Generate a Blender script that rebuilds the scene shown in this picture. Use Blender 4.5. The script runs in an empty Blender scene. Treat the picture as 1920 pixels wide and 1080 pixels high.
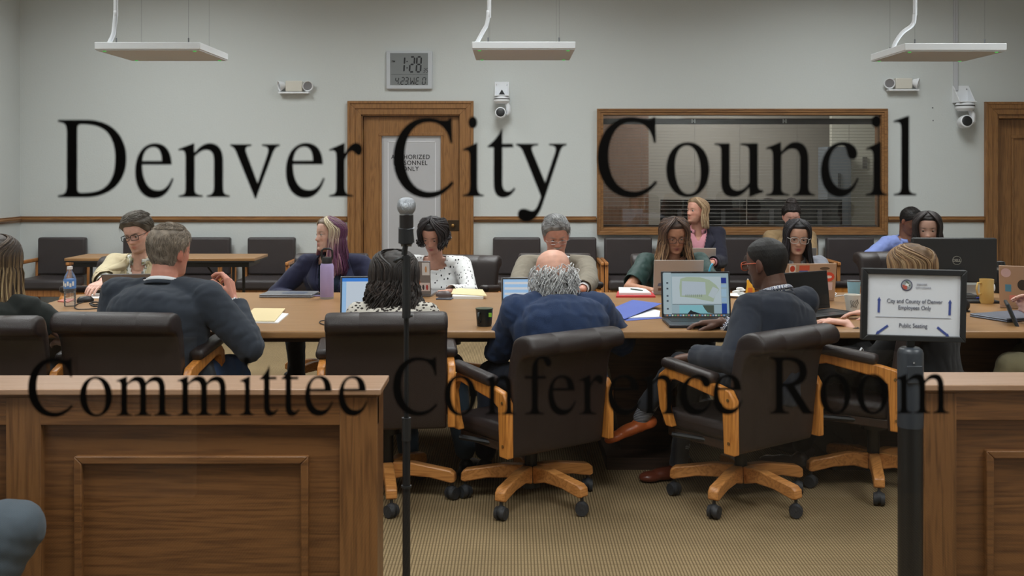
import bpy, bmesh, math, random
import numpy as np
from mathutils import Vector, Matrix, noise
from mathutils.bvhtree import BVHTree
random.seed(7); np.random.seed(7)
scene = bpy.context.scene
COL = scene.collection
PI = math.pi

# ------------------------------------------------------------ camera, world, exposure
EYE = 1.485; FPX = 2000.0; HOR = 320.0
cam_data = bpy.data.cameras.new('camera'); cam = bpy.data.objects.new('camera', cam_data); COL.objects.link(cam)
cam.location = (0, 0, EYE); cam.rotation_euler = (PI/2, 0, 0)
cam_data.sensor_width = 36; cam_data.lens = 36*FPX/1920
cam_data.shift_y = -(540-HOR)/1920; cam_data.clip_start = 0.05
cam_data.dof.use_dof = True; cam_data.dof.focus_distance = 5.7; cam_data.dof.aperture_fstop = 8.0
scene.camera = cam
world = bpy.data.worlds.new('world'); scene.world = world; world.use_nodes = True
world.node_tree.nodes['Background'].inputs[0].default_value = (0.8, 0.85, 1, 1)
world.node_tree.nodes['Background'].inputs[1].default_value = 0.02
vs = scene.view_settings
vs.view_transform = 'Standard'; vs.look = 'None'; vs.exposure = 0.0; vs.gamma = 1.0
vs.use_curve_mapping = False

def at(px, py, d):                      # pixel of the photograph at distance d -> point
    return Vector(((px-960)/FPX*d, d, EYE-(py-HOR)/FPX*d))
def dz(py, z):                          # distance at which height z falls on row py
    return FPX*(EYE-z)/(py-HOR)

# ------------------------------------------------------------ small helpers
def lin(c):
    c = c/255.0
    return c/12.92 if c <= 0.04045 else ((c+0.055)/1.055)**2.4
def S(r, g, b, k=1.0):                  # sRGB bytes -> linear colour / k
    return tuple(min(0.92, lin(v)/k) for v in (r, g, b))

class MB:
    """collects shapes, builds one mesh object"""
    def __init__(s): s.v = []; s.f = []; s.c = []; s.smooth = False
    def add(s, vs_, fs_, col=None):
        o = len(s.v)
        s.v.extend([tuple(map(float, v)) for v in vs_]); s.f.extend([tuple(int(i)+o for i in f) for f in fs_])
        s.c.extend([col]*len(vs_))
        return s
    def box(s, c, d, rz=0.0, M=None, col=None):
        x, y, z = d[0]/2, d[1]/2, d[2]/2
        p = [Vector(q) for q in ((-x,-y,-z),(x,-y,-z),(x,y,-z),(-x,y,-z),(-x,-y,z),(x,-y,z),(x,y,z),(-x,y,z))]
        R = M if M is not None else Matrix.Rotation(rz, 3, 'Z')
        p = [R @ q + Vector(c) for q in p]
        return s.add(p, [(0,3,2,1),(4,5,6,7),(0,1,5,4),(1,2,6,5),(2,3,7,6),(3,0,4,7)], col)
    def b2(s, x0, x1, y0, y1, z0, z1, col=None):
        return s.box(((x0+x1)/2,(y0+y1)/2,(z0+z1)/2), (abs(x1-x0),abs(y1-y0),abs(z1-z0)), col=col)
    def loft(s, rings, cap=True, closed=True, col=None):
        n = len(rings[0]); vs_ = [p for r in rings for p in r]; fs_ = []
        for i in range(len(rings)-1):
            for j in range(n if closed else n-1):
                k = (j+1) % n
                fs_.append((i*n+j, i*n+k, (i+1)*n+k, (i+1)*n+j))
        if cap and closed:
            fs_.append(tuple(reversed(range(n)))); fs_.append(tuple((len(rings)-1)*n+j for j in range(n)))
        return s.add(vs_, fs_, col)
    def cyl(s, p0, p1, r0, r1=None, n=16, col=None):
        r1 = r0 if r1 is None else r1
        p0, p1 = Vector(p0), Vector(p1); a = (p1-p0).normalized()
        t = Vector((0,0,1)) if abs(a.z) < .9 else Vector((1,0,0))
        u = a.cross(t).normalized(); w = a.cross(u)
        ring = lambda p, r: [p+(u*math.cos(2*PI*i/n)+w*math.sin(2*PI*i/n))*r for i in range(n)]
        return s.loft([ring(p1, r1), ring(p0, r0)], col=col)
    def tube(s, pts, r, n=8, col=None, flat=1.0):
        pts = [Vector(p) for p in pts]; rr = r if isinstance(r, (list, tuple)) else [r]*len(pts)
        rings = []; prev = None
        for i, p in enumerate(pts):
            a = (pts[min(i+1, len(pts)-1)]-pts[max(i-1, 0)]).normalized()
            if prev is None:
                t = Vector((0,0,1)) if abs(a.z) < .9 else Vector((1,0,0)); u = a.cross(t).normalized()
            else: u = (prev-a*prev.dot(a)).normalized()
            w = a.cross(u); prev = u
            rings.append([p+(u*math.cos(-2*PI*k/n)+w*math.sin(-2*PI*k/n)*flat)*rr[i] for k in range(n)])
        return s.loft(rings, col=col)
    def rev(s, prof, c=(0,0,0), n=28, col=None, M=None):
        c = Vector(c); R = M or Matrix.Identity(3)
        rings = [[c+R @ Vector((r*math.cos(2*PI*k/n), r*math.sin(2*PI*k/n), z)) for k in range(n)] for r, z in prof]
        return s.loft(rings, col=col)
    def sph(s, c, r, n=16, m=10, M=None, col=None):
        r = r if isinstance(r, (tuple, list)) else (r, r, r); c = Vector(c); R = M or Matrix.Identity(3)
        rings = []
        for i in range(m+1):
            th = PI*(i/m); e = max(1e-3, math.sin(th))
            rings.append([c+R @ Vector((r[0]*e*math.cos(2*PI*k/n), r[1]*e*math.sin(2*PI*k/n), -r[2]*math.cos(th))) for k in range(n)])
        return s.loft(rings, col=col)
    def prism(s, poly, y0, y1, axis='y', col=None):
        """poly of (a,b): axis y -> (x,z); axis x -> (y,z); axis z -> (x,y)"""
        f = {'y': lambda a, b, t: (a, t, b), 'x': lambda a, b, t: (t, a, b), 'z': lambda a, b, t: (a, b, t)}[axis]
        n = len(poly); area = sum(poly[i][0]*poly[(i+1) % n][1]-poly[(i+1) % n][0]*poly[i][1] for i in range(n))
        vs_ = [f(a, b, y0) for a, b in poly]+[f(a, b, y1) for a, b in poly]
        fs_ = [tuple(range(n)), tuple(reversed(range(n, 2*n)))]+[(i, i+n, (i+1) % n+n, (i+1) % n) for i in range(n)]
        flip = (area < 0) != (axis == 'y') 
        if (y1 < y0): flip = not flip
        if not flip and axis != 'y': fs_ = [tuple(reversed(q)) for q in fs_]
        elif flip and axis == 'y': fs_ = [tuple(reversed(q)) for q in fs_]
        return s.add(vs_, fs_, col)
    def build(s, name, mat, parent=None, bevel=0, smooth=None, seg=2, sub=0, loc=None, rot=None):
        me = bpy.data.meshes.new(name); me.from_pydata(s.v, [], s.f); me.validate(); me.update()
        bm_ = bmesh.new(); bm_.from_mesh(me); bmesh.ops.recalc_face_normals(bm_, faces=bm_.faces); bm_.to_mesh(me); bm_.free(); me.update()
        if mat: me.materials.append(mat)
        if any(c is not None for c in s.c) and len(me.vertices) == len(s.c):
            at_ = me.color_attributes.new('col', 'FLOAT_COLOR', 'POINT')
            at_.data.foreach_set('color', [q for c in s.c for q in ((*c, 1.0) if c is not None else (1, 1, 1, 1))])
        o = bpy.data.objects.new(name, me); COL.objects.link(o)
        if parent is not None: o.parent = parent
        if loc is not None: o.location = loc
        if rot is not None: o.rotation_euler = rot
        if smooth is None: smooth = s.smooth
        if smooth: me.shade_smooth()
        if smooth and smooth != 'all':
            me.set_sharp_from_angle(angle=math.radians(40))
        if bevel:
            m = o.modifiers.new('bevel', 'BEVEL'); m.width = bevel; m.segments = seg; m.limit_method = 'ANGLE'; m.angle_limit = math.radians(38)
            m.harden_normals = False
            for p in me.polygons: p.use_smooth = True
            me.set_sharp_from_angle(angle=math.radians(60))
        if sub:
            m = o.modifiers.new('sub', 'SUBSURF'); m.levels = sub; m.render_levels = sub
        return o

def tag(o, label=None, cat=None, group=None, kind=None):
    if label: o['label'] = label
    if cat: o['category'] = cat
    if group: o['group'] = group
    if kind: o['kind'] = kind
    return o
def empty(name, loc, rz=0, label=None, cat=None, group=None):
    o = bpy.data.objects.new(name, None); COL.objects.link(o); o.location = loc; o.rotation_euler = (0, 0, rz)
    o.empty_display_size = .1
    return tag(o, label, cat, group)
def copy_tree(o, parent=None):
    c = o.copy(); COL.objects.link(c); c.parent = parent
    for ch in list(o.children): copy_tree(ch, c)
    return c
def dup(o, loc, rz, label, group=None):
    c = copy_tree(o); c.location = loc; c.rotation_euler = (0, 0, rz); c['label'] = label
    if group: c['group'] = group
    return c

# ------------------------------------------------------------ materials
def newmat(name):
    m = bpy.data.materials.new(name); m.use_nodes = True
    return m, m.node_tree.nodes, m.node_tree.links, m.node_tree.nodes['Principled BSDF']
def plain(name, c, rough=.6, metal=0, bump=0, bscale=200, var=0, vscale=6, spec=.5, stretch=None, attr=False, coat=0, sheen=0):
    m, N, L, P = newmat(name)
    P.inputs['Base Color'].default_value = (*c, 1); P.inputs['Roughness'].default_value = rough
    P.inputs['Metallic'].default_value = metal; P.inputs['Specular IOR Level'].default_value = spec
    if coat: P.inputs['Coat Weight'].default_value = coat; P.inputs['Coat Roughness'].default_value = .25
    if sheen: P.inputs['Sheen Weight'].default_value = sheen
    tc = N.new('ShaderNodeTexCoord'); src = None
    mp = N.new('ShaderNodeMapping'); L.new(tc.outputs['Object'], mp.inputs[0])
    if stretch: mp.inputs['Scale'].default_value = stretch
    if attr:
        a = N.new('ShaderNodeAttribute'); a.attribute_name = 'col'; src = a.outputs['Color']; L.new(src, P.inputs['Base Color'])
    if var:
        nz = N.new('ShaderNodeTexNoise'); nz.inputs['Scale'].default_value = vscale; nz.inputs['Detail'].default_value = 4
        L.new(mp.outputs[0], nz.inputs['Vector'])
        mr = N.new('ShaderNodeMapRange'); mr.inputs['To Min'].default_value = 1-var; mr.inputs['To Max'].default_value = 1+var
        mr.inputs['From Min'].default_value = .25; mr.inputs['From Max'].default_value = .75
        L.new(nz.outputs['Fac'], mr.inputs[0])
        mx = N.new('ShaderNodeVectorMath'); mx.operation = 'SCALE'
        if src is not None: L.new(src, mx.inputs[0])
        else: mx.inputs[0].default_value = c
        L.new(mr.outputs[0], mx.inputs['Scale']); L.new(mx.outputs[0], P.inputs['Base Color'])
    if bump:
        nb = N.new('ShaderNodeTexNoise'); nb.inputs['Scale'].default_value = bscale; nb.inputs['Detail'].default_value = 3
        L.new(mp.outputs[0], nb.inputs['Vector'])
        b = N.new('ShaderNodeBump'); b.inputs['Strength'].default_value = bump; b.inputs['Distance'].default_value = .01
        L.new(nb.outputs['Fac'], b.inputs['Height']); L.new(b.outputs[0], P.inputs['Normal'])
    return m
def wood(name, c1, c2, axis='x', rough=.42, sc=1.0, spec=.5):
    m, N, L, P = newmat(name)
    tc = N.new('ShaderNodeTexCoord'); mp = N.new('ShaderNodeMapping'); L.new(tc.outputs['Object'], mp.inputs[0])
    st = {'x': (.55, 9, 9), 'y': (9, .55, 9), 'z': (9, 9, .55)}[axis]
    mp.inputs['Scale'].default_value = [q*sc for q in st]
    n1 = N.new('ShaderNodeTexNoise'); n1.inputs['Scale'].default_value = 1.3; n1.inputs['Detail'].default_value = 3; n1.inputs['Distortion'].default_value = .6
    L.new(mp.outputs[0], n1.inputs['Vector'])
    ms = N.new('ShaderNodeMath'); ms.operation = 'MULTIPLY'; ms.inputs[1].default_value = 9; L.new(n1.outputs['Fac'], ms.inputs[0])
    fr = N.new('ShaderNodeMath'); fr.operation = 'PINGPONG'; fr.inputs[1].default_value = .5; L.new(ms.outputs[0], fr.inputs[0])
    n2 = N.new('ShaderNodeTexNoise'); n2.inputs['Scale'].default_value = 14; n2.inputs['Detail'].default_value = 5
    L.new(mp.outputs[0], n2.inputs['Vector'])
    ad = N.new('ShaderNodeMath'); ad.operation = 'MULTIPLY_ADD'; ad.inputs[1].default_value = .9; L.new(n2.outputs['Fac'], ad.inputs[2]); L.new(fr.outputs[0], ad.inputs[0])
    rp = N.new('ShaderNodeValToRGB'); L.new(ad.outputs[0], rp.inputs[0])
    e = rp.color_ramp.elements; e[0].position = .3; e[0].color = (*c2, 1); e[1].position = .85; e[1].color = (*c1, 1)
    L.new(rp.outputs[0], P.inputs['Base Color']); P.inputs['Roughness'].default_value = rough; P.inputs['Specular IOR Level'].default_value = spec
    b = N.new('ShaderNodeBump'); b.inputs['Strength'].default_value = .06; b.inputs['Distance'].default_value = .01
    L.new(n2.outputs['Fac'], b.inputs['Height']); L.new(b.outputs[0], P.inputs['Normal'])
    return m
def glow(name, c, st):
    m, N, L, P = newmat(name)
    P.inputs['Base Color'].default_value = (0, 0, 0, 1); P.inputs['Emission Color'].default_value = (*c, 1); P.inputs['Emission Strength'].default_value = st
    P.inputs['Roughness'].default_value = .3
    return m
def glass_mat(name, tint=(1, 1, 1), ior=1.45, rough=0.0, body=0.0, bodyc=(.8, .8, .8)):
    m, N, L, P = newmat(name); N.remove(P)
    out = N['Material Output']; tr = N.new('ShaderNodeBsdfTransparent'); tr.inputs[0].default_value = (*tint, 1)
    gl = N.new('ShaderNodeBsdfGlossy'); gl.inputs['Roughness'].default_value = rough
    fr = N.new('ShaderNodeFresnel'); fr.inputs[0].default_value = ior
    mx = N.new('ShaderNodeMixShader'); L.new(fr.outputs[0], mx.inputs[0]); L.new(tr.outputs[0], mx.inputs[1]); L.new(gl.outputs[0], mx.inputs[2])
    last = mx.outputs[0]
    if body:
        df = N.new('ShaderNodeBsdfDiffuse'); df.inputs[0].default_value = (*bodyc, 1)
        m2 = N.new('ShaderNodeMixShader'); m2.inputs[0].default_value = body; L.new(last, m2.inputs[1]); L.new(df.outputs[0], m2.inputs[2]); last = m2.outputs[0]
    L.new(last, out.inputs[0])
    return m

M_wall = plain('painted_plaster', S(204, 208, 207), .85, bump=.12, bscale=60)
M_ceil = plain('ceiling_paint', S(190, 189, 184), .9)
OAK1, OAK2 = S(196, 134, 74), S(140, 84, 38)
M_oakx = wood('oak_grain_x', OAK1, OAK2, 'x'); M_oakz = wood('oak_grain_z', OAK1, OAK2, 'z'); M_oaky = wood('oak_grain_y', OAK1, OAK2, 'y')
M_trim = wood('oak_trim', S(146, 104, 62), S(108, 72, 40), 'x', sc=1.3); M_trimz = wood('oak_trim_z', S(150, 106, 62), S(116, 77, 42), 'z', sc=1.3)
M_chairwood = wood('chair_oak', S(208, 138, 64), S(160, 94, 36), 'z', rough=.35)
M_tabletop = wood('table_oak', S(158, 118, 76), S(142, 103, 63), 'x', rough=.38, sc=.7)
M_darkwood = wood('dark_walnut', S(62, 44, 34), S(36, 26, 21), 'x', rough=.5)
M_black = plain('black_plastic', S(26, 27, 29), .45)
M_rubber = plain('black_rubber', S(40, 42, 46), .6)
M_blackmetal = plain('black_metal', S(24, 25, 27), .38, metal=.2)
M_white = plain('white_enamel', S(232, 234, 238), .45)
M_chrome = plain('chrome', S(210, 210, 212), .2, metal=1)
M_brass = plain('aged_brass', S(150, 118, 70), .4, metal=.8)
M_leather = plain('brown_vinyl', S(44, 35, 34), .34, bump=.25, bscale=350, var=.08, vscale=9)
M_leather2 = plain('dark_brown_vinyl', S(60, 54, 55), .36, bump=.25, bscale=350, var=.08, vscale=9)
M_fabricback = plain('brown_chair_back', S(42, 35, 34), .6, bump=.3, bscale=500)
M_paper = plain('white_paper', S(236, 236, 234), .8)
M_alu = plain('brushed_aluminium', S(168, 166, 164), .4, metal=.6)
M_greymetal = plain('grey_metal', S(120, 122, 126), .4, metal=.7)

def carpet_mat():
    m, N, L, P = newmat('loop_carpet')
    tc = N.new('ShaderNodeTexCoord'); sx = N.new('ShaderNodeSeparateXYZ'); L.new(tc.outputs['Object'], sx.inputs[0])
    outs = []
    for ax, per in (('X', .0125), ('Y', .0125)):
        a = N.new('ShaderNodeMath'); a.operation = 'MULTIPLY'; a.inputs[1].default_value = 2*PI/per; L.new(sx.outputs[ax], a.inputs[0])
        b = N.new('ShaderNodeMath'); b.operation = 'SINE'; L.new(a.outputs[0], b.inputs[0]); outs.append(b.outputs[0])
    mn = N.new('ShaderNodeMath'); mn.operation = 'MINIMUM'; L.new(outs[0], mn.inputs[0]); L.new(outs[1], mn.inputs[1])
    mr = N.new('ShaderNodeMapRange'); mr.inputs['From Min'].default_value = -1; mr.inputs['From Max'].default_value = .5; L.new(mn.outputs[0], mr.inputs[0])
    nz = N.new('ShaderNodeTexNoise'); nz.inputs['Scale'].default_value = 2.2; nz.inputs['Detail'].default_value = 5; L.new(tc.outputs['Object'], nz.inputs['Vector'])
    rp = N.new('ShaderNodeValToRGB'); L.new(mr.outputs[0], rp.inputs[0])
    e = rp.color_ramp.elements; e[0].color = (*S(98, 82, 59), 1); e[1].color = (*S(170, 148, 113), 1)
    m2 = N.new('ShaderNodeMapRange'); m2.inputs['From Min'].default_value = .3; m2.inputs['From Max'].default_value = .7; m2.inputs['To Min'].default_value = .88; m2.inputs['To Max'].default_value = 1.08
    L.new(nz.outputs['Fac'], m2.inputs[0])
    sc = N.new('ShaderNodeVectorMath'); sc.operation = 'SCALE'; L.new(rp.outputs[0], sc.inputs[0]); L.new(m2.outputs[0], sc.inputs['Scale'])
    L.new(sc.outputs[0], P.inputs['Base Color']); P.inputs['Roughness'].default_value = .95; P.inputs['Specular IOR Level'].default_value = .1
    b = N.new('ShaderNodeBump'); b.inputs['Strength'].default_value = .5; b.inputs['Distance'].default_value = .004; L.new(mr.outputs[0], b.inputs['Height']); L.new(b.outputs[0], P.inputs['Normal'])
    return m
M_carpet = carpet_mat()

# ------------------------------------------------------------ the room shell
D = 10.5; SB = FPX/D
XL = at(38, 0, D).x; XR = 5.9; CEIL = 3.75; YF = 1.25; WT = .15
def bx(px): return (px-960)/SB
def bz(py): return EYE-(py-HOR)/SB
def struct(name, mb, mat, bevel=0, smooth=None, parent=None):
    o = mb.build(name, mat, parent, bevel=bevel, smooth=smooth)
    if parent is None: o['kind'] = 'structure'
    return o
struct('floor', MB().b2(XL-.2, XR+.2, YF-4.2, D+3.4, -.1, 0), M_carpet)
struct('ceiling', MB().b2(XL-.2, XR+.2, YF-.1, D+3.4, CEIL, CEIL+.1), M_ceil)
struct('wall_left', MB().b2(XL-WT, XL, YF, D+WT, 0, CEIL), M_wall)
struct('wall_right', MB().b2(XR, XR+WT, YF, D+WT, 0, CEIL), M_wall)
# back wall with openings: door 1, the observation window, door 2
W1 = (bx(664), bx(876), 0, bz(203)); W2 = (bx(1127), bx(1655), bz(432), bz(211)); W3 = (bx(1852), bx(1852)+1.2, 0, bz(200))
mb = MB()
xs = [XL-WT, W1[0], W1[1], W2[0], W2[1], W3[0], W3[1], XR+WT]
for i in range(7):
    a, b = xs[i], xs[i+1]
    if i in (1, 5): mb.b2(a, b, D, D+WT, (W1, 0, W3)[0 if i == 1 else 2][3], CEIL)
    elif i == 3: mb.b2(a, b, D, D+WT, 0, W2[2]); mb.b2(a, b, D, D+WT, W2[3], CEIL)
    else: mb.b2(a, b, D, D+WT, 0, CEIL)
struct('wall_back', mb, M_wall)
# chair rail (moulded profile) in runs between the openings
def rail_prof(z): return [(0, z-.028), (-.012, z-.028), (-.016, z-.018), (-.03, z-.006), (-.03, z+.008), (-.02, z+.016), (-.024, z+.028), (0, z+.028)]
zr = bz(411)
for k, (a, b) in enumerate(((XL, bx(651)), (bx(888.5), bx(1118)), (bx(1664), bx(1844)))):
    rings = [[(x, D+y, z) for y, z in rail_prof(zr)] for x in (a, b)]
    struct('trim_%d' % (k+1), MB().loft(rings), M_trim)
rings = [[(XL-y, yy, z) for y, z in rail_prof(zr)] for yy in (D-.001, YF)]
struct('trim_4', MB().loft(rings), wood('oak_trim_y', S(150, 108, 68), S(100, 66, 38), 'y'))
struct('baseboard_back', MB().b2(XL, bx(651), D-.015, D, 0, .12).b2(bx(889), bx(1844), D-.015, D, 0, .12), M_trim, bevel=.004)
struct('baseboard_left', MB().b2(XL, XL+.015, YF, D-.02, 0, .12), M_trim, bevel=.004)

# ---- doors
def frame_mb(x0, x1, z1, w, y0=0.0, th=.05, z0=0.0, bottom=False):
    """mitred casing between outer (x0,x1,z1) and inner by w"""
    m = MB()
    for (ww, t) in ((w, th), (w*.55, th*1.35), (w*.18, th*1.6)):
        ei = {w: 0, w*.55: .0015, w*.18: .003}.get(ww, 0); a, b, c = x0+ei, x1-ei, z1-ei
        def seg(P):
            m.prism(P, D+y0-t, D+y0+.01, 'y')
        seg([(a, c), (a, z0+(0 if not bottom else 0)), (a+ww, z0+(ww if bottom else 0)), (a+ww, c-ww)])
        seg([(b, c), (b-ww, c-ww), (b-ww, z0+(ww if bottom else 0)), (b, z0)])
        seg([(a, c), (a+ww, c-ww), (b-ww, c-ww), (b, c)])
        if bottom: seg([(a, z0), (b, z0), (b-ww, z0+ww), (a+ww, z0+ww)])
    return m
M_frost, N, L, P = newmat('frosted_glass')
P.inputs['Base Color'].default_value = (*S(196, 196, 200), 1); P.inputs['Roughness'].default_value = .33; P.inputs['Metallic'].default_value = .25
M_textdark = plain('dark_lettering', S(30, 30, 32), .6)
def text(body, size, mat, parent=None, loc=(0,0,0), rot=(PI/2,0,0), name='lettering', ext=.0004, align='CENTER', sx=1.0, spacing=1.0, line=1.0, bold=0):
    cu = bpy.data.curves.new(name, 'FONT'); cu.body = body; cu.size = size; cu.align_x = align; cu.extrude = ext
    cu.space_character = spacing; cu.space_line = line; cu.offset = bold
    o = bpy.data.objects.new(name, cu); COL.objects.link(o)
    me = bpy.data.meshes.new_from_object(o.evaluated_get(bpy.context.evaluated_depsgraph_get()))
    bpy.data.objects.remove(o); bpy.data.curves.remove(cu)
    me.materials.clear(); me.materials.append(mat)
    o = bpy.data.objects.new(name, me); COL.objects.link(o)
    o.parent = parent; o.location = loc; o.rotation_euler = rot; o.scale = (sx, 1, 1)
    return o
def door(idx, ox0, ox1, ztop, cw, lx0, lx1, lz, recess, glass):
    d = frame_mb(ox0, ox1, ztop, cw, 0, .03).build('door_%d' % idx, M_trimz, bevel=.003)
    d['kind'] = 'structure'
    jamb = MB().b2(ox0+cw*.9, lx0, D-.01, D+recess+.05, 0, lz+.02).b2(lx1, ox1-cw*.9, D-.01, D+recess+.05, 0, lz+.02).b2(ox0+cw*.9, ox1-cw*.9, D-.01, D+recess+.05, lz, ztop-cw*.9)
    jamb.build('door_frame', M_trimz, d, bevel=.003)
    y = D+recess
    g = .004; st = .17*(lx1-lx0)
    lf = MB()
    lf.b2(lx0+g, lx0+st, y, y+.045, .01, lz-g).b2(lx1-st, lx1-g, y, y+.045, .01, lz-g)
    zt = lz-.17; zb = .25
    lf.b2(lx0+st, lx1-st, y, y+.045, zt, lz-g).b2(lx0+st, lx1-st, y, y+.045, .01, zb)
    leaf = lf.build('door_leaf', M_trimz, d, bevel=.003)
    bead = MB(); w = .022
    bead.b2(lx0+st, lx0+st+w, y-.008, y+.04, zb, zt).b2(lx1-st-w, lx1-st, y-.008, y+.04, zb, zt).b2(lx0+st-.005, lx1-st+.005, y-.012, y+.04, zt-w, zt+.008).b2(lx0+st, lx1-st, y-.008, y+.04, zb, zb+w)
    bead.build('glazing_bead', M_trimz, leaf, bevel=.003)
    if glass:
        gp = MB().b2(lx0+st+w-.003, lx1-st-w+.003, y+.015, y+.022, zb, zt-w+.003).build('frosted_pane', M_frost, leaf)
        tag(gp, 'frosted glass pane with black letters')
        a, b, zz = lx0+st+w+.06, lx1-st-w-.05, zt-.075
        t = .006; ln = MB().b2(a, a+t, y+.011, y+.016, zb+.1, zz).b2(b-t, b, y+.011, y+.016, zb+.1, zz).b2(a, b, y+.011, y+.016, zz-t, zz)
        ln.build('etched_border', plain('etched_white', S(235, 235, 240), .5), leaf)
        text('AUTHORIZED\nPERSONNEL\nONLY', .062, M_textdark, leaf, (bx(769), y+.012, bz(298)), spacing=1.1, line=.95, bold=.0004, sx=.92)
    else:
        MB().b2(lx0+st+w-.003, lx1-st-w+.003, y+.012, y+.03, zb, zt-w+.003).build('door_panel', M_trimz, leaf)
    return d, leaf, y
d1, leaf1, y1 = door(1, bx(652), bx(888), bz(189.5), .135, bx(680), bx(861), bz(218), .03, True)
kp = MB().b2(bx(839), bx(861), y1-.006, y1, bz(433), bz(413)).build('lock_plate', plain('dark_bronze', S(70, 56, 40), .45, metal=.6), leaf1, bevel=.002)
MB().sph((bx(849), y1-.02, bz(423)), .02).build('door_knob', M_brass, leaf1, smooth='all')
for z in (bz(255), bz(403)):
    MB().cyl((bx(679.5), y1-.01, z-.06), (bx(679.5), y1-.01, z+.06), .008).build('hinge', M_brass, leaf1, smooth=True)
d2, leaf2, y2 = door(2, bx(1845), bx(1845)+1.3, bz(191), .125, bx(1872), bx(1845)+1.16, bz(222), .10, False)

# ---- observation window with blinds, dark booth behind
wf = frame_mb(bx(1119), bx(1663), bz(204), .062, 0, .028, z0=bz(440), bottom=True).build('window_1', M_trim, bevel=.002)
wf['kind'] = 'structure'
ix0, ix1, iz0, iz1 = bx(1130.5), bx(1650), bz(426), bz(216)
fl = MB().b2(bx(1127), ix0, D-.005, D+WT, iz0-.03, iz1+.03).b2(ix1, bx(1655), D-.005, D+WT, iz0-.03, iz1+.03).b2(ix0, ix1, D-.005, D+WT, iz1, iz1+.03).b2(ix0, ix1, D-.005, D+WT, iz0-.03, iz0)
fl.build('window_frame', M_trim, wf)
MB().b2(ix0, ix1, D+.02, D+.026, iz0, iz1).build('window_pane', glass_mat('window_glass', (.9, .9, .9), ior=1.6), wf)
bl = empty('window_blind', ((ix0+ix1)/2, D+.09, iz0), 0, 'open grey horizontal blind behind the wide observation window', 'blind')
w_ = (ix1-ix0)/2-.01; hh = iz1-iz0
M_slat = plain('blind_slat', S(128, 126, 122), .5)
MB().b2(-w_, w_, -.03, .03, hh-.085, hh-.03).build('headrail', plain('blind_headrail', S(92, 90, 92), .5), bl)
sl = MB(); z = .02
while z < hh-.1:
    sl.box((0, 0, z), (2*w_, .025, .0018), M=Matrix.Rotation(math.radians(4), 3, 'X')); z += .0385 if z < .3 else .031
tag(sl.build('slat', M_slat, bl), kind='stuff')
MB().b2(-w_, w_, -.013, .013, .003, .016).build('bottom_rail', M_slat, bl)
for fx in (-.72, -.33, 0, .42, .8): MB().cyl((fx*w_, -.014, .01), (fx*w_, -.014, hh-.05), .0015, n=6).build('ladder_cord', M_slat, bl)
for px in (1302, 1474):
    MB().b2(bx(px)-bl.location.x-.02, bx(px)-bl.location.x-.006, -.036, -.03, hh-.075, hh-.035).b2(bx(px)-bl.location.x+.006, bx(px)-bl.location.x+.02, -.036, -.03, hh-.075, hh-.035).b2(bx(px)-bl.location.x-.01, bx(px)-bl.location.x+.01, -.036, -.03, hh-.06, hh-.05).build('valance_clip', M_white, bl)
# booth
BY = D+2.9; M_booth = plain('booth_wall', S(150, 146, 138), .8)
struct('wall_booth', MB().b2(ix0-.6, ix1+1.2, BY, BY+.1, 0, 3.0).b2(ix0-.7, ix0-.6, D+WT, BY, 0, 3.0).b2(ix1+1.2, ix1+1.3, D+WT, BY, 0, 3.0).b2(ix0-.7, ix1+1.3, D+WT, BY, 3.0, 3.1), M_booth)
def bp(px, d): return (px-960)/FPX*d
def bpz(py, d): return EYE-(py-HOR)/FPX*d
MB().b2(bp(1128, BY), bp(1215, BY), BY-.06, BY, 0, 2.5).build('door_3', wood('booth_door', S(120, 92, 74), S(96, 72, 56), 'z'))['kind'] = 'structure'
struct('wall_booth_side', MB().b2(bp(1560, BY-.5), bp(1700, BY-.5), BY-.5, BY-.4, 0, 3.0), plain('booth_white', S(212, 212, 200), .7))
cb = empty('storage_cabinet', (bp(1572, BY-.9), BY-.9, 0), 0, 'tall grey steel cabinet seen through the blind, right side', 'cabinet')
MB().b2(-.13, .15, 0, .38, 0, bpz(275, BY-.9)).build('body', plain('cabinet_grey', S(120, 128, 136), .5), cb, bevel=.006)
for sx in (-.008, .012): MB().b2(sx, sx+.006, -.02, 0, bpz(350, BY-.9), bpz(325, BY-.9)).build('handle', M_black, cb)
wsw = MB().b2(bp(1617, BY-.5), bp(1625, BY-.5), BY-.52, BY-.5, bpz(316, BY-.5), bpz(294, BY-.5)).build('wall_control', plain('control_grey', S(120, 118, 112), .5))
tag(wsw, 'small grey control plate on white wall in the booth behind the blind', 'switch')
# booth desk with a bank of screens
dk = empty('control_desk', (bx(1400), D+.9, 0), 0, 'dark control desk behind the observation window', 'desk')
MB().b2(-1.1, 1.0, -.3, .35, .70, .74).build('desk_top', M_darkwood, dk); MB().b2(-1.05, .95, .3, .34, 0, .7).build('modesty_panel', M_darkwood, dk)
for sx in (-1.06, .96): MB().b2(sx-.02, sx+.02, -.28, .33, 0, .7).build('leg', M_darkwood, dk)
dd = D+.75
mons = [(1238, 1309, 'leftmost of the black screens seen from behind through the blind'), (1310, 1400, 'second black screen from the left behind the blind'), (1401, 1490, 'third black screen from the left behind the blind'), (1491, 1580, 'rightmost black screen behind the blind')]
for i, (a, b, lb) in enumerate(mons):
    xa, xb = bp(a, dd), bp(b, dd); cx = (xa+xb)/2; zt, zb_ = bpz(374, dd), .86
    m_ = empty('computer_monitor', (cx, dd, .74), 0, lb, 'monitor', 'screens in the booth')
    MB().b2(xa-cx+.003, xb-cx-.003, 0, .03, zb_-.74, zt-.74).build('screen_housing', M_black, m_, bevel=.006)
    MB().b2(-.022, .022, -.035, -.005, 0.012, zt-.74-.10).build('stand', M_greymetal, m_)
    MB().b2(-.1, .1, -.09, .08, 0, .012).build('stand_base', M_greymetal, m_)

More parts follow.
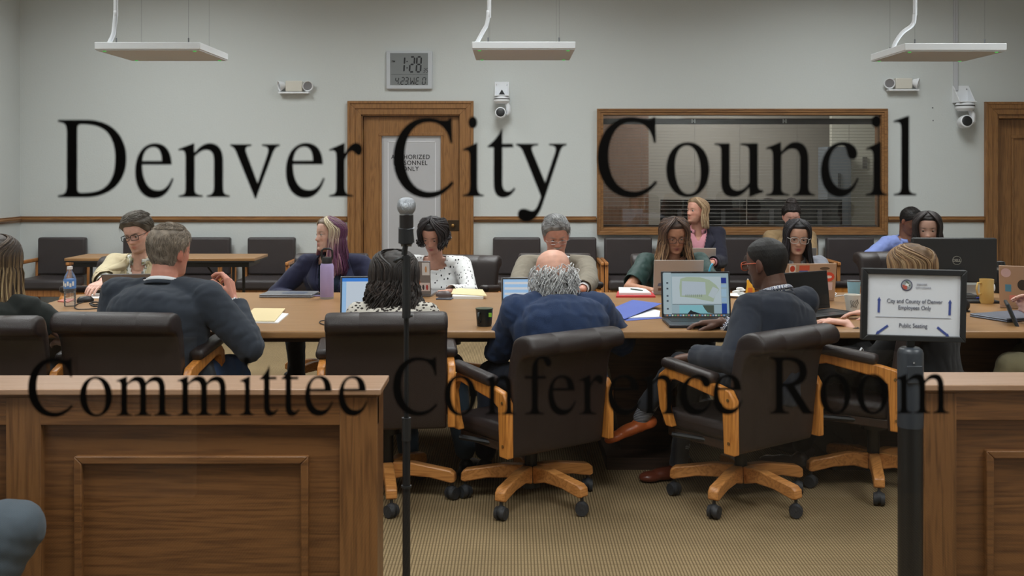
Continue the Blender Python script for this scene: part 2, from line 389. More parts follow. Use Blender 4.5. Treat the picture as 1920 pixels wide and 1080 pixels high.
# ---- front wall with the glass we look through
GY = 1.2
struct('wall_front', MB().b2(XL-WT, -1.35, GY-.06, GY+.06, 0, CEIL).b2(1.45, XR+WT, GY-.06, GY+.06, 0, CEIL).b2(-1.35, 1.45, GY-.06, GY+.06, 2.6, CEIL), M_wall)
win = MB().b2(-1.36, -1.28, GY-.05, GY+.05, 0, 2.6).b2(1.38, 1.46, GY-.05, GY+.05, 0, 2.6).b2(-1.28, 1.38, GY-.05, GY+.05, 2.52, 2.6).b2(-1.28, 1.38, GY-.05, GY+.05, 0, .08).build('window_2', M_trimz)
win['kind'] = 'structure'
MB().b2(-1.28, 1.38, GY, GY+.008, .08, 2.52).build('window_pane', glass_mat('entry_glass', (.97, .975, .965), ior=1.5), win)

# ---- lights of the room: recessed ceiling fixtures
M_diff = glow('lit_diffuser', (1, .99, .98), 1.2)
fx = None
LIGHTS = []
k = 0
for yy in (1.95, 5.2, 7.2, 8.5):
    for xx in (-3.2, 0.0, 3.2):
        nm = {1.95: 'nearest the glass', 5.2: 'over the near side of the table', 7.2: 'over the far side of the table', 8.5: 'nearest the back wall'}[yy]
        sd = {-3.2: 'left', 0.0: 'middle', 3.2: 'right'}[xx]
        lb = 'square recessed ceiling light, %s one of the row %s' % (sd, nm)
        if fx is None:
            fx = empty('ceiling_light', (xx, yy, CEIL), 0, lb, 'light', 'recessed ceiling lights'); 
            MB().b2(-.62, .62, -.62, -.58, -.03, 0).b2(-.62, .62, .58, .62, -.03, 0).b2(-.62, -.58, -.58, .58, -.03, 0).b2(.58, .62, -.58, .58, -.03, 0).build('housing', M_white, fx)
            MB().b2(-.58, .58, -.58, .58, -.02, -.012).build('diffuser', M_diff, fx)
        else: dup(fx, (xx, yy, CEIL), 0, lb)
        ld = bpy.data.lights.new('ceiling_lamp', 'AREA'); ld.shape = 'SQUARE'; ld.size = 1.1
        ld.energy = {1.95: 56, 5.2: 22, 7.2: 28, 8.5: 48}[yy]*1.1; ld.color = (.95, .985, 1); ld.spread = math.radians(150 if yy > 8 else 128)
        lo = bpy.data.objects.new('ceiling_lamp', ld); COL.objects.link(lo); lo.location = (xx, yy, CEIL-.05)

bf = empty('ceiling_light', (bx(1400), D+1.5, 3.0), 0, 'unseen ceiling light added to brighten the observation booth', 'light')  # unseen fixture and lamp, added to bring up the booth walls
MB().b2(-.6, .6, -.3, .3, -.04, 0).build('housing', M_white, bf); MB().b2(-.57, .57, -.27, .27, -.05, -.041).build('diffuser', M_diff, bf)
ld = bpy.data.lights.new('booth_fill_lamp', 'AREA'); ld.shape = 'RECTANGLE'; ld.size = 1.2; ld.size_y = .6; ld.energy = 66; ld.color = (1, .97, .92)
lo = bpy.data.objects.new('booth_fill_lamp', ld); COL.objects.link(lo); lo.location = (bx(1400), D+1.5, 2.93)

# the corridor on our side of the glass (seen only as faint reflections in the pane)
struct('wall_corridor', MB().b2(-4.2, 4.2, -2.6, -2.5, 0, 3.2), plain('corridor_plaster', S(96, 92, 86), .8))
struct('trim_5', MB().b2(-2.5, -1.45, -2.5, -2.44, 0, .72).b2(.75, 1.75, -2.5, -2.44, 0, .66), plain('pale_veil_panel', S(206, 196, 180), .6))  # unseen pale panels, added for light patches reflected in the entry glass
struct('ceiling_corridor', MB().b2(-4.2, 4.2, -2.6, YF-.15, 3.2, 3.3), M_ceil)
ld = bpy.data.lights.new('corridor_fill_lamp', 'AREA'); ld.shape = 'RECTANGLE'; ld.size = 2.4; ld.size_y = .4; ld.energy = 30; ld.color = (1, .96, .9)  # unseen lamp, added so the corridor's reflection veils the pane
lo = bpy.data.objects.new('corridor_fill_lamp', ld); COL.objects.link(lo); lo.location = (.3, -1.0, 3.15)
# ============================================================ lettering on the glass (serif outlines, 1000 units to the em)
GLYPH = {
'D': "M16 662 L16 643 C80 638 102 623 102 553 L102 109 C102 39 83 24 16 19 L16 0 L288 0 C400 0 510 33 577 90 C648 150 685 233 685 329 C685 424 650 505 590 562 C520 629 417 662 285 662 Z M204 581 C204 614 215 624 248 624 C360 624 445 604 500 552 C550 502 576 425 576 330 C576 225 548 150 490 98 C440 55 365 38 250 38 C214 38 204 48 204 80 Z",
'C': "M633 113 C560 30 470 -14 375 -14 C170 -14 28 130 28 328 C28 530 175 676 365 676 C440 676 500 652 545 652 C570 652 585 660 594 676 L613 676 L621 455 L598 455 C572 575 500 636 385 636 C235 636 142 515 142 345 C142 160 245 40 395 40 C480 40 545 68 617 136 Z",
'R': "M17 662 L294 662 C460 662 559 600 559 491 C559 405 500 345 372 325 L598 42 C615 26 630 21 659 19 L659 0 L497 0 L243 317 L204 317 L204 109 C204 40 220 24 294 19 L294 0 L17 0 L17 19 C88 24 102 43 102 120 L102 553 C102 623 88 636 17 643 Z M204 590 C204 617 215 625 245 625 C380 625 447 580 447 490 C447 400 370 356 204 354 Z",
'e': "M408 164 L424 157 C385 45 315 -10 222 -10 C100 -10 25 78 25 218 C25 365 110 460 232 460 C340 460 400 398 405 277 L97 277 C100 135 160 57 262 57 C325 57 365 85 408 164 Z M99 309 L303 309 C300 390 270 428 213 428 C150 428 108 385 99 309 Z",
'c': "M398 156 L412 147 C370 40 305 -10 215 -10 C100 -10 25 82 25 212 C25 360 125 460 252 460 C335 460 398 415 398 357 C398 330 378 312 350 312 C322 312 305 328 296 360 L290 382 C283 415 270 428 240 428 C165 428 109 355 109 260 C109 140 170 57 263 57 C320 57 355 85 398 156 Z",
'o': "M250 460 C380 460 470 365 470 228 C470 90 378 -10 247 -10 C118 -10 29 88 29 226 C29 364 120 460 250 460 Z M242 432 C168 432 119 365 119 255 C119 120 172 18 257 18 C335 18 380 82 380 192 C380 332 325 432 242 432 Z",
'n': "M161 458 L155 460 L16 411 L16 396 C22 398 30 399 39 399 C70 399 80 385 80 334 L80 77 C80 30 70 18 17 15 L17 0 L238 0 L238 15 C180 19 164 33 164 70 L164 348 C214 392 237 402 270 402 C320 402 341 372 341 310 L341 102 C341 40 328 18 275 15 L275 0 L485 0 L485 15 C440 19 425 30 425 81 L425 306 C425 405 380 460 303 460 C258 460 220 442 161 378 Z",
'm': "M161 458 L155 460 L16 411 L16 396 C22 398 30 399 39 399 C70 399 80 385 80 334 L80 77 C80 30 68 17 16 15 L16 0 L238 0 L238 15 C180 19 164 31 164 74 L164 352 C200 390 245 402 275 402 C320 402 345 372 345 305 L345 85 C345 30 330 17 268 15 L268 0 L506 0 L506 15 C445 17 429 30 429 80 L429 352 C465 388 500 402 540 402 C590 402 610 375 610 310 L610 85 C610 32 595 19 540 15 L540 0 L775 0 L775 15 C710 19 694 30 694 80 L694 297 C694 405 655 460 570 460 C510 460 465 435 423 385 C405 440 370 460 312 460 C262 460 230 445 161 378 Z",
'i': "M181 458 L176 460 L20 405 L20 390 C28 392 40 393 50 393 C85 393 97 375 97 331 L97 102 C97 35 80 18 16 15 L16 0 L253 0 L253 15 C195 18 181 35 181 102 Z M129 683 C158 683 180 660 180 632 C180 604 158 582 129 582 C101 582 79 604 79 632 C79 660 101 683 129 683 Z",
'l': "M182 681 L178 683 L19 639 L19 623 C30 624 45 625 55 625 C88 625 98 610 98 568 L98 87 C98 32 84 18 21 15 L21 0 L257 0 L257 15 C198 18 182 30 182 84 Z",
'r': "M160 458 L155 460 L5 405 L5 390 C15 393 25 395 35 395 C65 395 76 380 76 340 L76 84 C76 32 65 20 5 15 L5 0 L245 0 L245 15 C180 18 160 33 160 90 L160 311 C180 355 205 390 230 390 C245 390 255 382 270 368 C282 357 293 353 303 353 C322 355 335 374 335 400 C335 437 313 460 277 460 C235 460 207 437 160 369 Z",
't': "M255 450 L154 450 L154 566 C154 576 153 579 147 579 C130 545 90 480 13 432 L13 418 L70 418 L70 117 C70 30 100 -10 160 -10 C212 -10 250 15 279 66 L266 77 C246 53 228 43 206 43 C172 43 154 68 154 120 L154 418 L260 418 Z",
'u': "M479 50 L479 29 C430 18 395 8 350 -10 L344 -7 L344 72 C285 10 245 -10 190 -10 C115 -10 73 30 73 120 L73 370 C73 425 60 434 9 436 L9 450 L157 450 L157 130 C157 75 180 47 238 47 C280 47 320 80 344 115 L344 375 C344 420 325 430 261 433 L261 450 L428 450 L428 105 C428 56 437 51 479 50 Z",
'v': "M19 450 L215 450 L215 435 C172 432 162 424 162 405 C162 395 165 385 170 372 L272 117 L356 345 C365 370 370 385 370 400 C370 422 355 432 313 435 L313 450 L477 450 L477 435 C445 430 430 418 410 368 L268 14 L258 -14 L248 -14 L82 365 C62 412 50 428 19 435 Z",
'y': "M475 450 L475 435 C440 431 430 420 415 380 L260 -60 C225 -160 180 -218 105 -218 C60 -218 30 -190 30 -155 C30 -125 50 -105 80 -105 C100 -105 115 -110 135 -118 C145 -122 152 -124 160 -124 C180 -124 200 -105 217 -65 L238 -12 C241 -4 240 2 236 12 L88 360 C65 412 50 428 14 435 L14 450 L217 450 L217 435 C172 433 158 426 158 408 C158 396 163 384 170 368 L280 118 L362 350 C372 378 375 392 375 402 C375 425 360 433 315 435 L315 450 Z",
'f': "M20 450 L115 450 L115 480 C115 610 170 683 275 683 C340 683 383 650 383 605 C383 580 365 562 340 562 C318 562 305 575 290 610 C278 640 265 650 245 650 C212 650 199 630 199 570 L199 450 L309 450 L309 418 L199 418 L199 104 C199 38 215 20 283 15 L283 0 L22 0 L22 15 C95 20 115 35 115 104 L115 418 L20 418 Z"}
def glyph_obj(ch, x0, x1, yb, su, mat, parent, y):
    """outline glyph fitted between x0..x1 (metres), baseline z yb, su metres per unit"""
    subs = []; cur = None; toks = GLYPH[ch].replace('M', ' M ').replace('L', ' L ').replace('C', ' C ').replace('Z', ' Z ').split()
    i = 0; cmd = None
    while i < len(toks):
        t = toks[i]
        if t in 'MLCZ': cmd = t; i += 1
        if cmd == 'M': cur = [(float(toks[i]), float(toks[i+1]))]; subs.append(cur); i += 2; cmd = 'L'
        elif cmd == 'L': cur.append((float(toks[i]), float(toks[i+1]))); i += 2
        elif cmd == 'C':
            p = [cur[-1]]+[(float(toks[i+2*k]), float(toks[i+2*k+1])) for k in range(3)]; i += 6
            for s_ in range(1, 13):
                t_ = s_/12; a = (1-t_)**3; b = 3*t_*(1-t_)**2; c = 3*t_*t_*(1-t_); d_ = t_**3
                cur.append((a*p[0][0]+b*p[1][0]+c*p[2][0]+d_*p[3][0], a*p[0][1]+b*p[1][1]+c*p[2][1]+d_*p[3][1]))
    xs_ = [q[0] for s_ in subs for q in s_]; lo, hi = min(xs_), max(xs_); sx = (x1-x0)/(hi-lo)
    cu = bpy.data.curves.new('letter', 'CURVE'); cu.dimensions = '2D'; cu.fill_mode = 'BOTH'; cu.extrude = .0002
    for s_ in subs:
        if s_[0] == s_[-1]: s_ = s_[:-1]
        sp = cu.splines.new('POLY'); sp.points.add(len(s_)-1); sp.use_cyclic_u = True
        for k, (a, b) in enumerate(s_): sp.points[k].co = (x0+(a-lo)*sx, yb+b*su, 0, 1)
    o = bpy.data.objects.new('letter', cu); COL.objects.link(o)
    me = bpy.data.meshes.new_from_object(o.evaluated_get(bpy.context.evaluated_depsgraph_get()))
    bpy.data.objects.remove(o); bpy.data.curves.remove(cu)
    me.materials.clear(); me.materials.append(mat)
    o = bpy.data.objects.new('letter', me); COL.objects.link(o); o.parent = parent
    o.rotation_euler = (PI/2, 0, 0); o.location = (0, y, 0)
    return o
M_vinyl = plain('black_vinyl_film', S(12, 12, 12), .5, spec=.3)
ROW1 = [('D',108.8,237),('e',253.5,325.4),('n',334.8,430.6),('v',431.7,524.6),('e',536,609),('r',617.3,679),('C',737.3,850.8),('i',867.5,907),('t',914.4,966.5),('y',967.5,1062.3),
        ('C',1119.8,1232.3),('o',1249,1330),('u',1339.6,1431),('n',1436.5,1527.7),('c',1539,1610),('i',1623.5,1664),('l',1675.6,1718)]
ROW2 = [('C',52.5,136.7),('o',149.8,210.2),('m',218.5,320.6),('m',333,434.4),('i',450,476.6),('t',487.5,521.3),('t',528,562),('e',571.9,624.4),('e',635,689),
        ('C',736.5,820.3),('o',833.5,893),('n',910,966.5),('f',984,1034),('e',1028,1080),('r',1086,1131),('e',1139.5,1201),('n',1204,1269),('c',1275,1334),('e',1337,1392.5),
        ('R',1444,1526),('o',1537,1595),('o',1607,1665.5),('m',1681,1780)]
# rows keep the little rotation they have on the pane
def row(rows, yl, yr, su_px, label):
    yy = GY-.0009; k = yy/FPX
    r = empty('window_lettering', (0, 0, 0), 0, label, 'sign', 'black lettering on the entry glass')
    for ch, a, b in rows:
        f = (a-100)/1620.0; base = yl+(yr-yl)*f
        glyph_obj(ch, (a-960)*k, (b-960)*k, EYE-(base-HOR)*k, su_px*k, M_vinyl, r, yy)
    return r
row(ROW1, 370.0, 366.6, .2195, 'upper line of black serif lettering on the glass, Denver City Council')
row(ROW2, 779.8, 774.8, .1605, 'lower line of black serif lettering on the glass, Committee Conference Room')

# ============================================================ things on the back wall
# digital clock
ck = empty('wall_clock', (bx(768), D, bz(132)), 0, 'square digital wall clock reading 1:28 with silver rim above the oak door', 'clock')
cw, chh = 87/SB/2, 72/SB/2
MB().b2(-cw, cw, -.035, 0, -chh, chh).build('case', plain('silver_plastic', S(196, 200, 206), .35), ck, bevel=.012, seg=3)
lw, lh0, lh1 = 70/SB/2, -.145, .155
MB().b2(-lw-.004, lw, -.037, -.034, -chh+.042, chh-.022).build('display', plain('lcd_grey', S(128, 132, 134), .3), ck)
SEG = {'0':'abcdef','1':'bc','2':'abged','3':'abgcd','4':'fgbc','5':'afgcd','8':'abcdefg','E':'afged','W':'','D':'abcdef'}
def seven(m, ch, x, z, w, h, t, y=-.0385, sl=.12):
    def bar(x0, z0, x1, z1):
        if abs(z1-z0) < 1e-6:
            P_ = [(x0+t*.3, z0), (x0+t*.62, z0+t/2), (x1-t*.62, z0+t/2), (x1-t*.3, z0), (x1-t*.62, z0-t/2), (x0+t*.62, z0-t/2)]
        else:
            P_ = [(x0, z0+t*.3), (x0-t/2, z0+t*.62), (x0-t/2, z1-t*.62), (x0, z1-t*.3), (x0+t/2, z1-t*.62), (x0+t/2, z0+t*.62)]
        m.prism([(x+a+sl*b, z+b) for a, b in P_], y, y+.0012, 'y')
    s_ = {'a': (0, h, w, h), 'g': (0, h/2, w, h/2), 'd': (0, 0, w, 0), 'b': (w, h/2, w, h), 'c': (w, 0, w, h/2), 'f': (0, h/2, 0, h), 'e': (0, 0, 0, h/2)}
    for q in SEG[ch]: bar(*s_[q])
dg = MB()
def cx_(px): return bx(px)-ck.location.x
def cz_(py): return bz(py)-ck.location.z
for ch, px in (('1', 750), ('2', 768.5), ('8', 781.0)):
    seven(dg, ch, cx_(px), cz_(135.5), 8.0/SB, 28/SB, 2.9/SB, sl=.06)
for py in (116, 128): dg.b2(cx_(764)-.006, cx_(764)+.006, -.0385, -.037, cz_(py)-.006, cz_(py)+.006)
seven(dg, '3', cx_(794), cz_(136.5), 3.2/SB, 7.5/SB, 1.0/SB); seven(dg, '5', cx_(799), cz_(136.5), 3.2/SB, 7.5/SB, 1.0/SB)
for ch, px in (('4', 741.5), ('2', 752), ('3', 759.5), ('E', 780), ('D', 792)):
    seven(dg, ch, cx_(px), cz_(159), 5.5/SB, 13/SB, 1.5/SB)
for px in (770, 776.5): dg.b2(cx_(px), cx_(px)+.006, -.0385, -.037, cz_(159), cz_(146))
dg.prism([(cx_(770), cz_(159)), (cx_(771.6), cz_(159)), (cx_(774.4), cz_(152.5)), (cx_(773.2), cz_(151.5))], -.0385, -.037).prism([(cx_(777.6), cz_(159)), (cx_(776), cz_(159)), (cx_(773.2), cz_(152.5)), (cx_(774.4), cz_(151.5))], -.0385, -.037)
for px in (749, 766.5): dg.b2(cx_(px), cx_(px)+.006, -.0385, -.037, cz_(159.5), cz_(158))
dg.b2(cx_(734), cx_(803), -.0375, -.0365, cz_(140.3), cz_(139.8))
dg.build('digits', plain('lcd_black', S(24, 26, 32), .5), ck)
text('PM', .026, M_textdark, ck, (cx_(738.5), -.0385, cz_(117.5)), bold=.0006)
# emergency lights
def elight(px, py, label, turn):
    e = empty('emergency_light', (bx(px), D, bz(py)), 0, label, 'light', 'twin-head emergency lights')
    MB().b2(-.08, .085, -.07, 0, -.055, .05).build('housing', plain('cream_plastic', S(212, 208, 198), .5), e, bevel=.008)
    MB().b2(-.15, .15, -.075, 0, -.075, -.058).build('base_tray', M_white, e, bevel=.003)
    for s_, dr in ((-1, turn[0]), (1, turn[1])):
        R = Matrix.Rotation(dr, 3, 'Z') @ Matrix.Rotation(PI/2+.25, 3, 'X')
        h = MB().rev([(.004, -.05), (.03, -.045), (.05, 0), (.053, .012), (.046, .012), (.03, -.02), (.002, -.025)], (0, 0, 0), 24, M=R)
        ho = h.build('lamp_head', M_white, e, smooth=True, loc=(s_*.135, -.055, .0))
        MB().rev([(.002, .004), (.045, .004), (.045, .0), (.002, .0)], (0, 0, 0), 24, M=R).build('lens', plain('lamp_lens', S(190, 192, 198), .15, metal=.6), ho, smooth=True)
elight(553, 162, 'white twin-head emergency light on wall left of the clock', (-1.1, .35))
elight(1690, 157, 'white twin-head emergency light on wall above right end of the wide window', (-.3, 1.1))
# pan-tilt cameras
def ptz(px, py, s, label, tri):
    c = empty('security_camera', (bx(px), D, bz(py)), 0, label, 'camera', 'white pan-tilt cameras')
    MB().b2(-.07*s, .07*s, -.006, 0, .02*s, .16*s).prism([(-.006, .16*s), (-.006, .02*s), (-.14*s, .02*s)], -.068*s, -.06*s, 'x').prism([(-.006, .16*s), (-.006, .02*s), (-.14*s, .02*s)], .06*s, .068*s, 'x').b2(-.07*s, .07*s, -.16*s, 0, .012*s, .02*s).build('wall_bracket', M_white, c, bevel=.001)
    if tri: MB().prism([(-.03, .035), (.03, .035), (0, .085)], -.008, -.0065, 'y').build('bracket_cutout', M_black, c)
    for sx in (-.05, .05): MB().cyl((sx*s, -.01, .13*s), (sx*s, -.006, .13*s), .007*s).build('screw', M_chrome, c)
    MB().rev([(.01, .012*s), (.065*s, .01*s), (.078*s, -.005*s), (.078*s, -.04*s), (.06*s, -.06*s), (.01, -.062*s)], (0, -.09*s, 0)).build('base_dome', M_white, c, smooth=True)
    MB().rev([(.05*s, -.012*s), (.0795*s, -.012*s), (.0795*s, -.02*s), (.05*s, -.02*s)], (0, -.09*s, 0)).build('status_band', M_black, c, smooth=True)
    MB().tube([(.045*s, -.09*s, -.05*s), (.062*s, -.09*s, -.09*s), (.066*s, -.09*s, -.15*s), (.05*s, -.09*s, -.17*s)], [.03*s, .034*s, .03*s, .02*s], 12, flat=.7).build('yoke_arm', M_white, c, smooth=True)
    h = MB().rev([(.005, .06*s), (.03*s, .055*s), (.05*s, .03*s), (.055*s, -.02*s), (.052*s, -.055*s), (.044*s, -.06*s), (.005, -.06*s)], (0, 0, 0), 26, M=Matrix.Rotation(-PI/2-.12, 3, 'X')).build('camera_head', M_white, c, smooth=True, loc=(-.012*s, -.1*s, -.155*s))
    MB().rev([(.002, -.066*s), (.03*s, -.068*s), (.043*s, -.062*s), (.043*s, -.05*s), (.002, -.05*s)], (0, 0, 0), 26, M=Matrix.Rotation(-PI/2-.12, 3, 'X')).build('lens', M_black, h, smooth=True)
    return c
ptz(941, 184, 1.0, 'white pan-tilt camera on wall between the oak door and wide window', True)
ptz(1801, 196, 1.15, 'white pan-tilt camera on wall under a conduit near the right door', False)
tag(MB().b2(bx(1787), bx(1795), D-.02, D, bz(170), CEIL).build('cable_raceway', plain('raceway_white', S(196, 198, 204), .5), bevel=.003), 'thin white cable raceway running up the wall above the right camera', 'conduit')
tag(MB().cyl((bx(1748.5), D-.004, bz(202)), (bx(1748.5), D+.001, bz(202)), .006).build('wall_anchor', M_greymetal), 'upper of two small wall anchors left of the right camera', 'screw')
tag(MB().cyl((bx(1749.5), D-.004, bz(226)), (bx(1749.5), D+.001, bz(226)), .006).build('wall_anchor', M_greymetal), 'lower of two small wall anchors left of the right camera', 'screw')

# ============================================================ suspended microphone panels
M_panel = plain('panel_white', S(236, 240, 244), .5); M_grille = plain('grille_beige', S(196, 200, 204), .8)
M_led = glow('green_led', (.15, 1, .2), .5)
def micpanel(pxl, pxr, pyt, label, cord):
    """near edge top-left/right pixels; panel .6 m square"""
    d = 0.605*FPX/(pxr-pxl); x0 = (pxl-960)/FPX*d; zt = EYE-(pyt-HOR)/FPX*d; h = 14.5/FPX*d
    c = empty('ceiling_microphone_panel', (x0+.3025, d, zt-h), 0, label, 'microphone panel', 'hanging white microphone panels')
    MB().b2(-.3025, .3025, 0, .605, 0.004, h).build('housing', M_panel, c, bevel=.003)
    MB().b2(-.298, .298, .004, .601, -.002, .004).build('grille', M_grille, c)
    for sx in (-.26, .26):
        for sy in (.04, .565): MB().sph((sx, sy, -.003), (.011, .011, .004), 12, 6).build('indicator_light', M_led, c)
    zc = CEIL-(zt-h)
    for sx in (-.21, .21):
        for sy in (.09, .51):
            MB().cyl((sx, sy, h), (sx, sy, zc), .0007, n=6).cyl((sx, sy, h), (sx, sy, h+.035), .004, n=10).build('suspension_wire', M_greymetal, c)
    pts = [Vector(q) for q in cord]; P_ = []
    for i in range(len(pts)-1):
        a = pts[max(i-1, 0)]; b = pts[i]; e = pts[i+1]; f = pts[min(i+2, len(pts)-1)]
        for k in range(6):
            t = k/6; P_.append(.5*((2*b)+(-a+e)*t+(2*a-5*b+4*e-f)*t*t+(-a+3*b-3*e+f)*t**3))
    P_.append(pts[-1])
    MB().tube(P_, .0125, 10).build('power_cord', M_white, c, smooth='all')
    return c, d, h
# panel in the photograph: left and right ones sit about 5.6 m out, the front edge 197 px wide
dpan = 6.2
hh_ = .045
micpanel(177, 375, 79, 'left hanging white square microphone panel', [(-.26, .1, hh_-.002), (-.233, .1, .097), (-.225, .1, .147), (-.217, .1, .24), (-.217, .1, .32), (-.214, .1, 1.57)])
micpanel(885, 1079.3, 78, 'middle hanging white square microphone panel', [(-.281, .1, hh_-.002), (-.243, .1, .114), (-.218, .1, .161), (-.208, .1, .24), (-.204, .1, .31), (-.198, .1, 1.55)])
micpanel(1696.7, 1888, 81, 'right hanging white square microphone panel', [(-.244, .35, hh_-.002), (-.236, .35, .085), (-.19, .35, .153), (-.125, .35, .205), (-.113, .35, .27), (-.11, .35, .38), (-.108, .35, 1.55)])

# ============================================================ the conference table
TX0, TX1 = -2.62, 3.20
TYN, TYF = dz(621, .74), dz(548, .74)
ct = empty('conference_table', ((TX0+TX1)/2, (TYN+TYF)/2, 0), 0, 'long oak-topped conference table with dark walnut base', 'table')
hw = (TX1-TX0)/2; hd = (TYF-TYN)/2
top = [(-hw+.05, -hd), (hw-.25, -hd), (hw, -hd+.25), (hw, hd-.25), (hw-.25, hd), (-hw+.2, hd), (-hw, hd-.12), (-hw, -hd+.05)]
MB().prism(top, .705, .74, 'z').build('table_top', M_tabletop, ct, bevel=.008, seg=3)
ap = MB(); ap.b2(-hw+.15, hw-.3, -hd+.22, -hd+.245, .655, .705).b2(-hw+.25, hw-.3, hd-.115, hd-.09, .645, .705).b2(-hw+.12, -hw+.145, -hd+.15, hd-.2, .645, .705).b2(hw-.25, hw-.225, -hd+.3, hd-.3, .645, .705)
ap.build('apron', M_darkwood, ct)
for x0, w0 in ((-2.0, .28), (.68, .22), (1.98, .42)):
    p = MB(); p.loft([[(x0-ct.location.x+sx*w, sy*dd_, z) for sx, sy in ((-1,-1),(1,-1),(1,1),(-1,1))] for z, w, dd_ in ((0, w0*.95, .45), (.06, w0*.95, .45), (.061, w0*.55, .3), (.5, w0*.9, .5), (.704, w0*1.2, .6))])
    p.build('pedestal', M_darkwood, ct)
MB().b2(2.17-ct.location.x, hw-.2, -hd+.35, -hd+.38, .1, .70).build('modesty_panel', M_darkwood, ct)

# folding table by the back wall
FTY = 9.1
ft = empty('folding_table', ((bx(106)+bx(487))/2*FTY/D+.02, FTY+.22, 0), 0, 'narrow folding table with wood top and black legs before the left wall chairs', 'table')
fw = .81
MB().b2(-fw, fw, -.25, .25, .715, .74).build('table_top', M_tabletop, ft, bevel=.004)
MB().b2(-fw+.001, fw-.001, -.253, .253, .705, .7155).b2(-fw+.06, fw-.06, -.2, .2, .66, .705).build('apron', M_black, ft)
for sx in (-1, 1):
    for sy in (-1, 1):
        MB().cyl((sx*(fw-.2), sy*.17, .66), (sx*(fw-.2), sy*.2, 0), .013, n=10).build('leg', M_black, ft, smooth=True)
    MB().cyl((sx*(fw-.2), -.17, .25), (sx*(fw-.2), .17, .25), .01, n=8).cyl((sx*(fw-.2), 0, .26), (sx*(fw-.48), 0, .66), .008, n=8).build('leg_brace', M_black, ft, smooth=True)

# ============================================================ chairs
def conf_chair(label):
    """office chair, origin on the floor under the hub, sitter faces +y"""
    r = empty('office_chair', (0, 0, 0), 0, label, 'chair', None)
    up = lambda o: o
    # back: padded slab with a rolled top, leaning a little
    W = .262
    cp = [(-.188, .37), (-.205, .50), (-.222, .63), (-.238, .73), (-.262, .782), (-.30, .798), (-.338, .812), (-.348, .845), (-.326, .878), (-.282, .888), (-.235, .878), (-.200, .85), (-.182, .79), (-.165, .70), (-.15, .58), (-.14, .47), (-.14, .37), (-.165, .362)]
    prof = []
    for i in range(len(cp)):
        a, b_, e, f = cp[i-1], cp[i], cp[(i+1) % len(cp)], cp[(i+2) % len(cp)]
        for k in range(4):
            t = k/4; prof.append(tuple(.5*((2*b_[q])+(-a[q]+e[q])*t+(2*a[q]-5*b_[q]+4*e[q]-f[q])*t*t+(-a[q]+3*b_[q]-3*e[q]+f[q])*t**3) for q in (0, 1)))
    rings = []
    for x, s_ in ((-W, .55), (-W+.003, .8), (-W+.009, .93), (-W+.022, 1.0), (-.122, 1.012), (-.118, .99), (-.114, .99), (-.11, 1.012), (.11, 1.012), (.114, .99), (.118, .99), (.122, 1.012), (W-.022, 1.0), (W-.009, .93), (W-.003, .8), (W, .55)):
        rg = []
        for y, z in prof:
            cy, cz = (-.275, .84) if z > .79 else (-.172-(z-.37)*.12, z)
            if z > .79: rg.append((x, cy+(y-cy)*s_, cz+(z-cz)*s_))
            else: rg.append((x, cy+(y-cy)*s_, .58+(z-.58)*(1-(1-s_)*.06)))
        rings.append(rg)
    MB().loft(rings).build('backrest', M_leather, r, smooth='all')
    MB().b2(-.24, .24, -.14, .27, .40, .48).build('seat', M_leather, r, bevel=.03, seg=4)
    MB().b2(-.22, .22, -.15, .24, .36, .402).build('seat_pan', M_darkwood, r, bevel=.006)
    for s_ in (-1, 1):
        x = s_*.283
        a = MB()
        # rear upright, top rail and bowed front post, cut from one flat board
        P_ = [(-.225, .37), (-.165, .37), (-.155, .575), (-.11, .60), (.12, .64), (.165, .63), (.18, .59), (.165, .50), (.135, .425), (.175, .425), (.215, .50), (.23, .60), (.22, .65), (.18, .68), (.12, .685), (-.12, .655), (-.195, .64), (-.222, .60)]
        a.prism(P_, x-.0175, x+.0175, 'x')
        ao = a.build('arm_frame', M_chairwood, r, bevel=.006)
        MB().box((x, .045, .6925), (.066, .31, .046), M=Matrix.Rotation(.10, 3, 'X')).build('arm_pad', M_leather, r, bevel=.02, seg=4)
        for yy, zz in ((-.195, .42), (-.19, .60)): MB().cyl((x+s_*.014, yy, zz), (x+s_*.021, yy, zz), .007, n=10).build('bolt', M_brass, ao)
        MB().cyl((s_*.2, .0, .38), (x, .15, .39), .012, n=8).build('arm_bracket', M_blackmetal, r)
    MB().cyl((0, 0, .09), (0, 0, .37), .028).cyl((0, 0, .30), (0, 0, .37), .06).cyl((0, 0, .085), (0, 0, .15), .043).build('gas_column', M_blackmetal, r, smooth=True)
    for k in range(5):
        an = math.radians(72*k); c_, s_ = math.cos(an), math.sin(an); R = Matrix.Rotation(an, 3, 'Z')
        lp = [(.03, .085), (.03, .165), (.12, .165), (.295, .135), (.315, .12), (.318, .085), (.30, .078), (.2, .10), (.1, .105)]
        m = MB(); vs_ = [R @ Vector((a, t, b)) for t in (-.024, .024) for a, b in lp]; n = len(lp)
        m.add(vs_, [tuple(range(n)), tuple(reversed(range(n, 2*n)))]+[(i, i+n, (i+1) % n+n, (i+1) % n) for i in range(n)])
        lg = m.build('base_leg', M_chairwood2, r, bevel=.006)
        cst = MB(); p = R @ Vector((.30, 0, 0)); q = Matrix.Rotation(an+1.0+k*.7, 3, 'Z')
        for s2 in (-1, 1):
            cst.cyl(p+q @ Vector((0, s2*.007, .03)), p+q @ Vector((0, s2*.024, .03)), .03, .026, n=20)
        cst.cyl((p.x, p.y, .03), (p.x, p.y, .085), .007, n=8)
        cst.sph(p+Vector((0, 0, .036)), (.026, .026, .028), 14, 8)
        cst.build('caster', M_rubber, lg, smooth=True)
    return r
M_chairwood2 = wood('chair_base_oak', S(196, 134, 74), S(150, 94, 44), 'x', rough=.35)
proto = conf_chair('x')
first = [True]
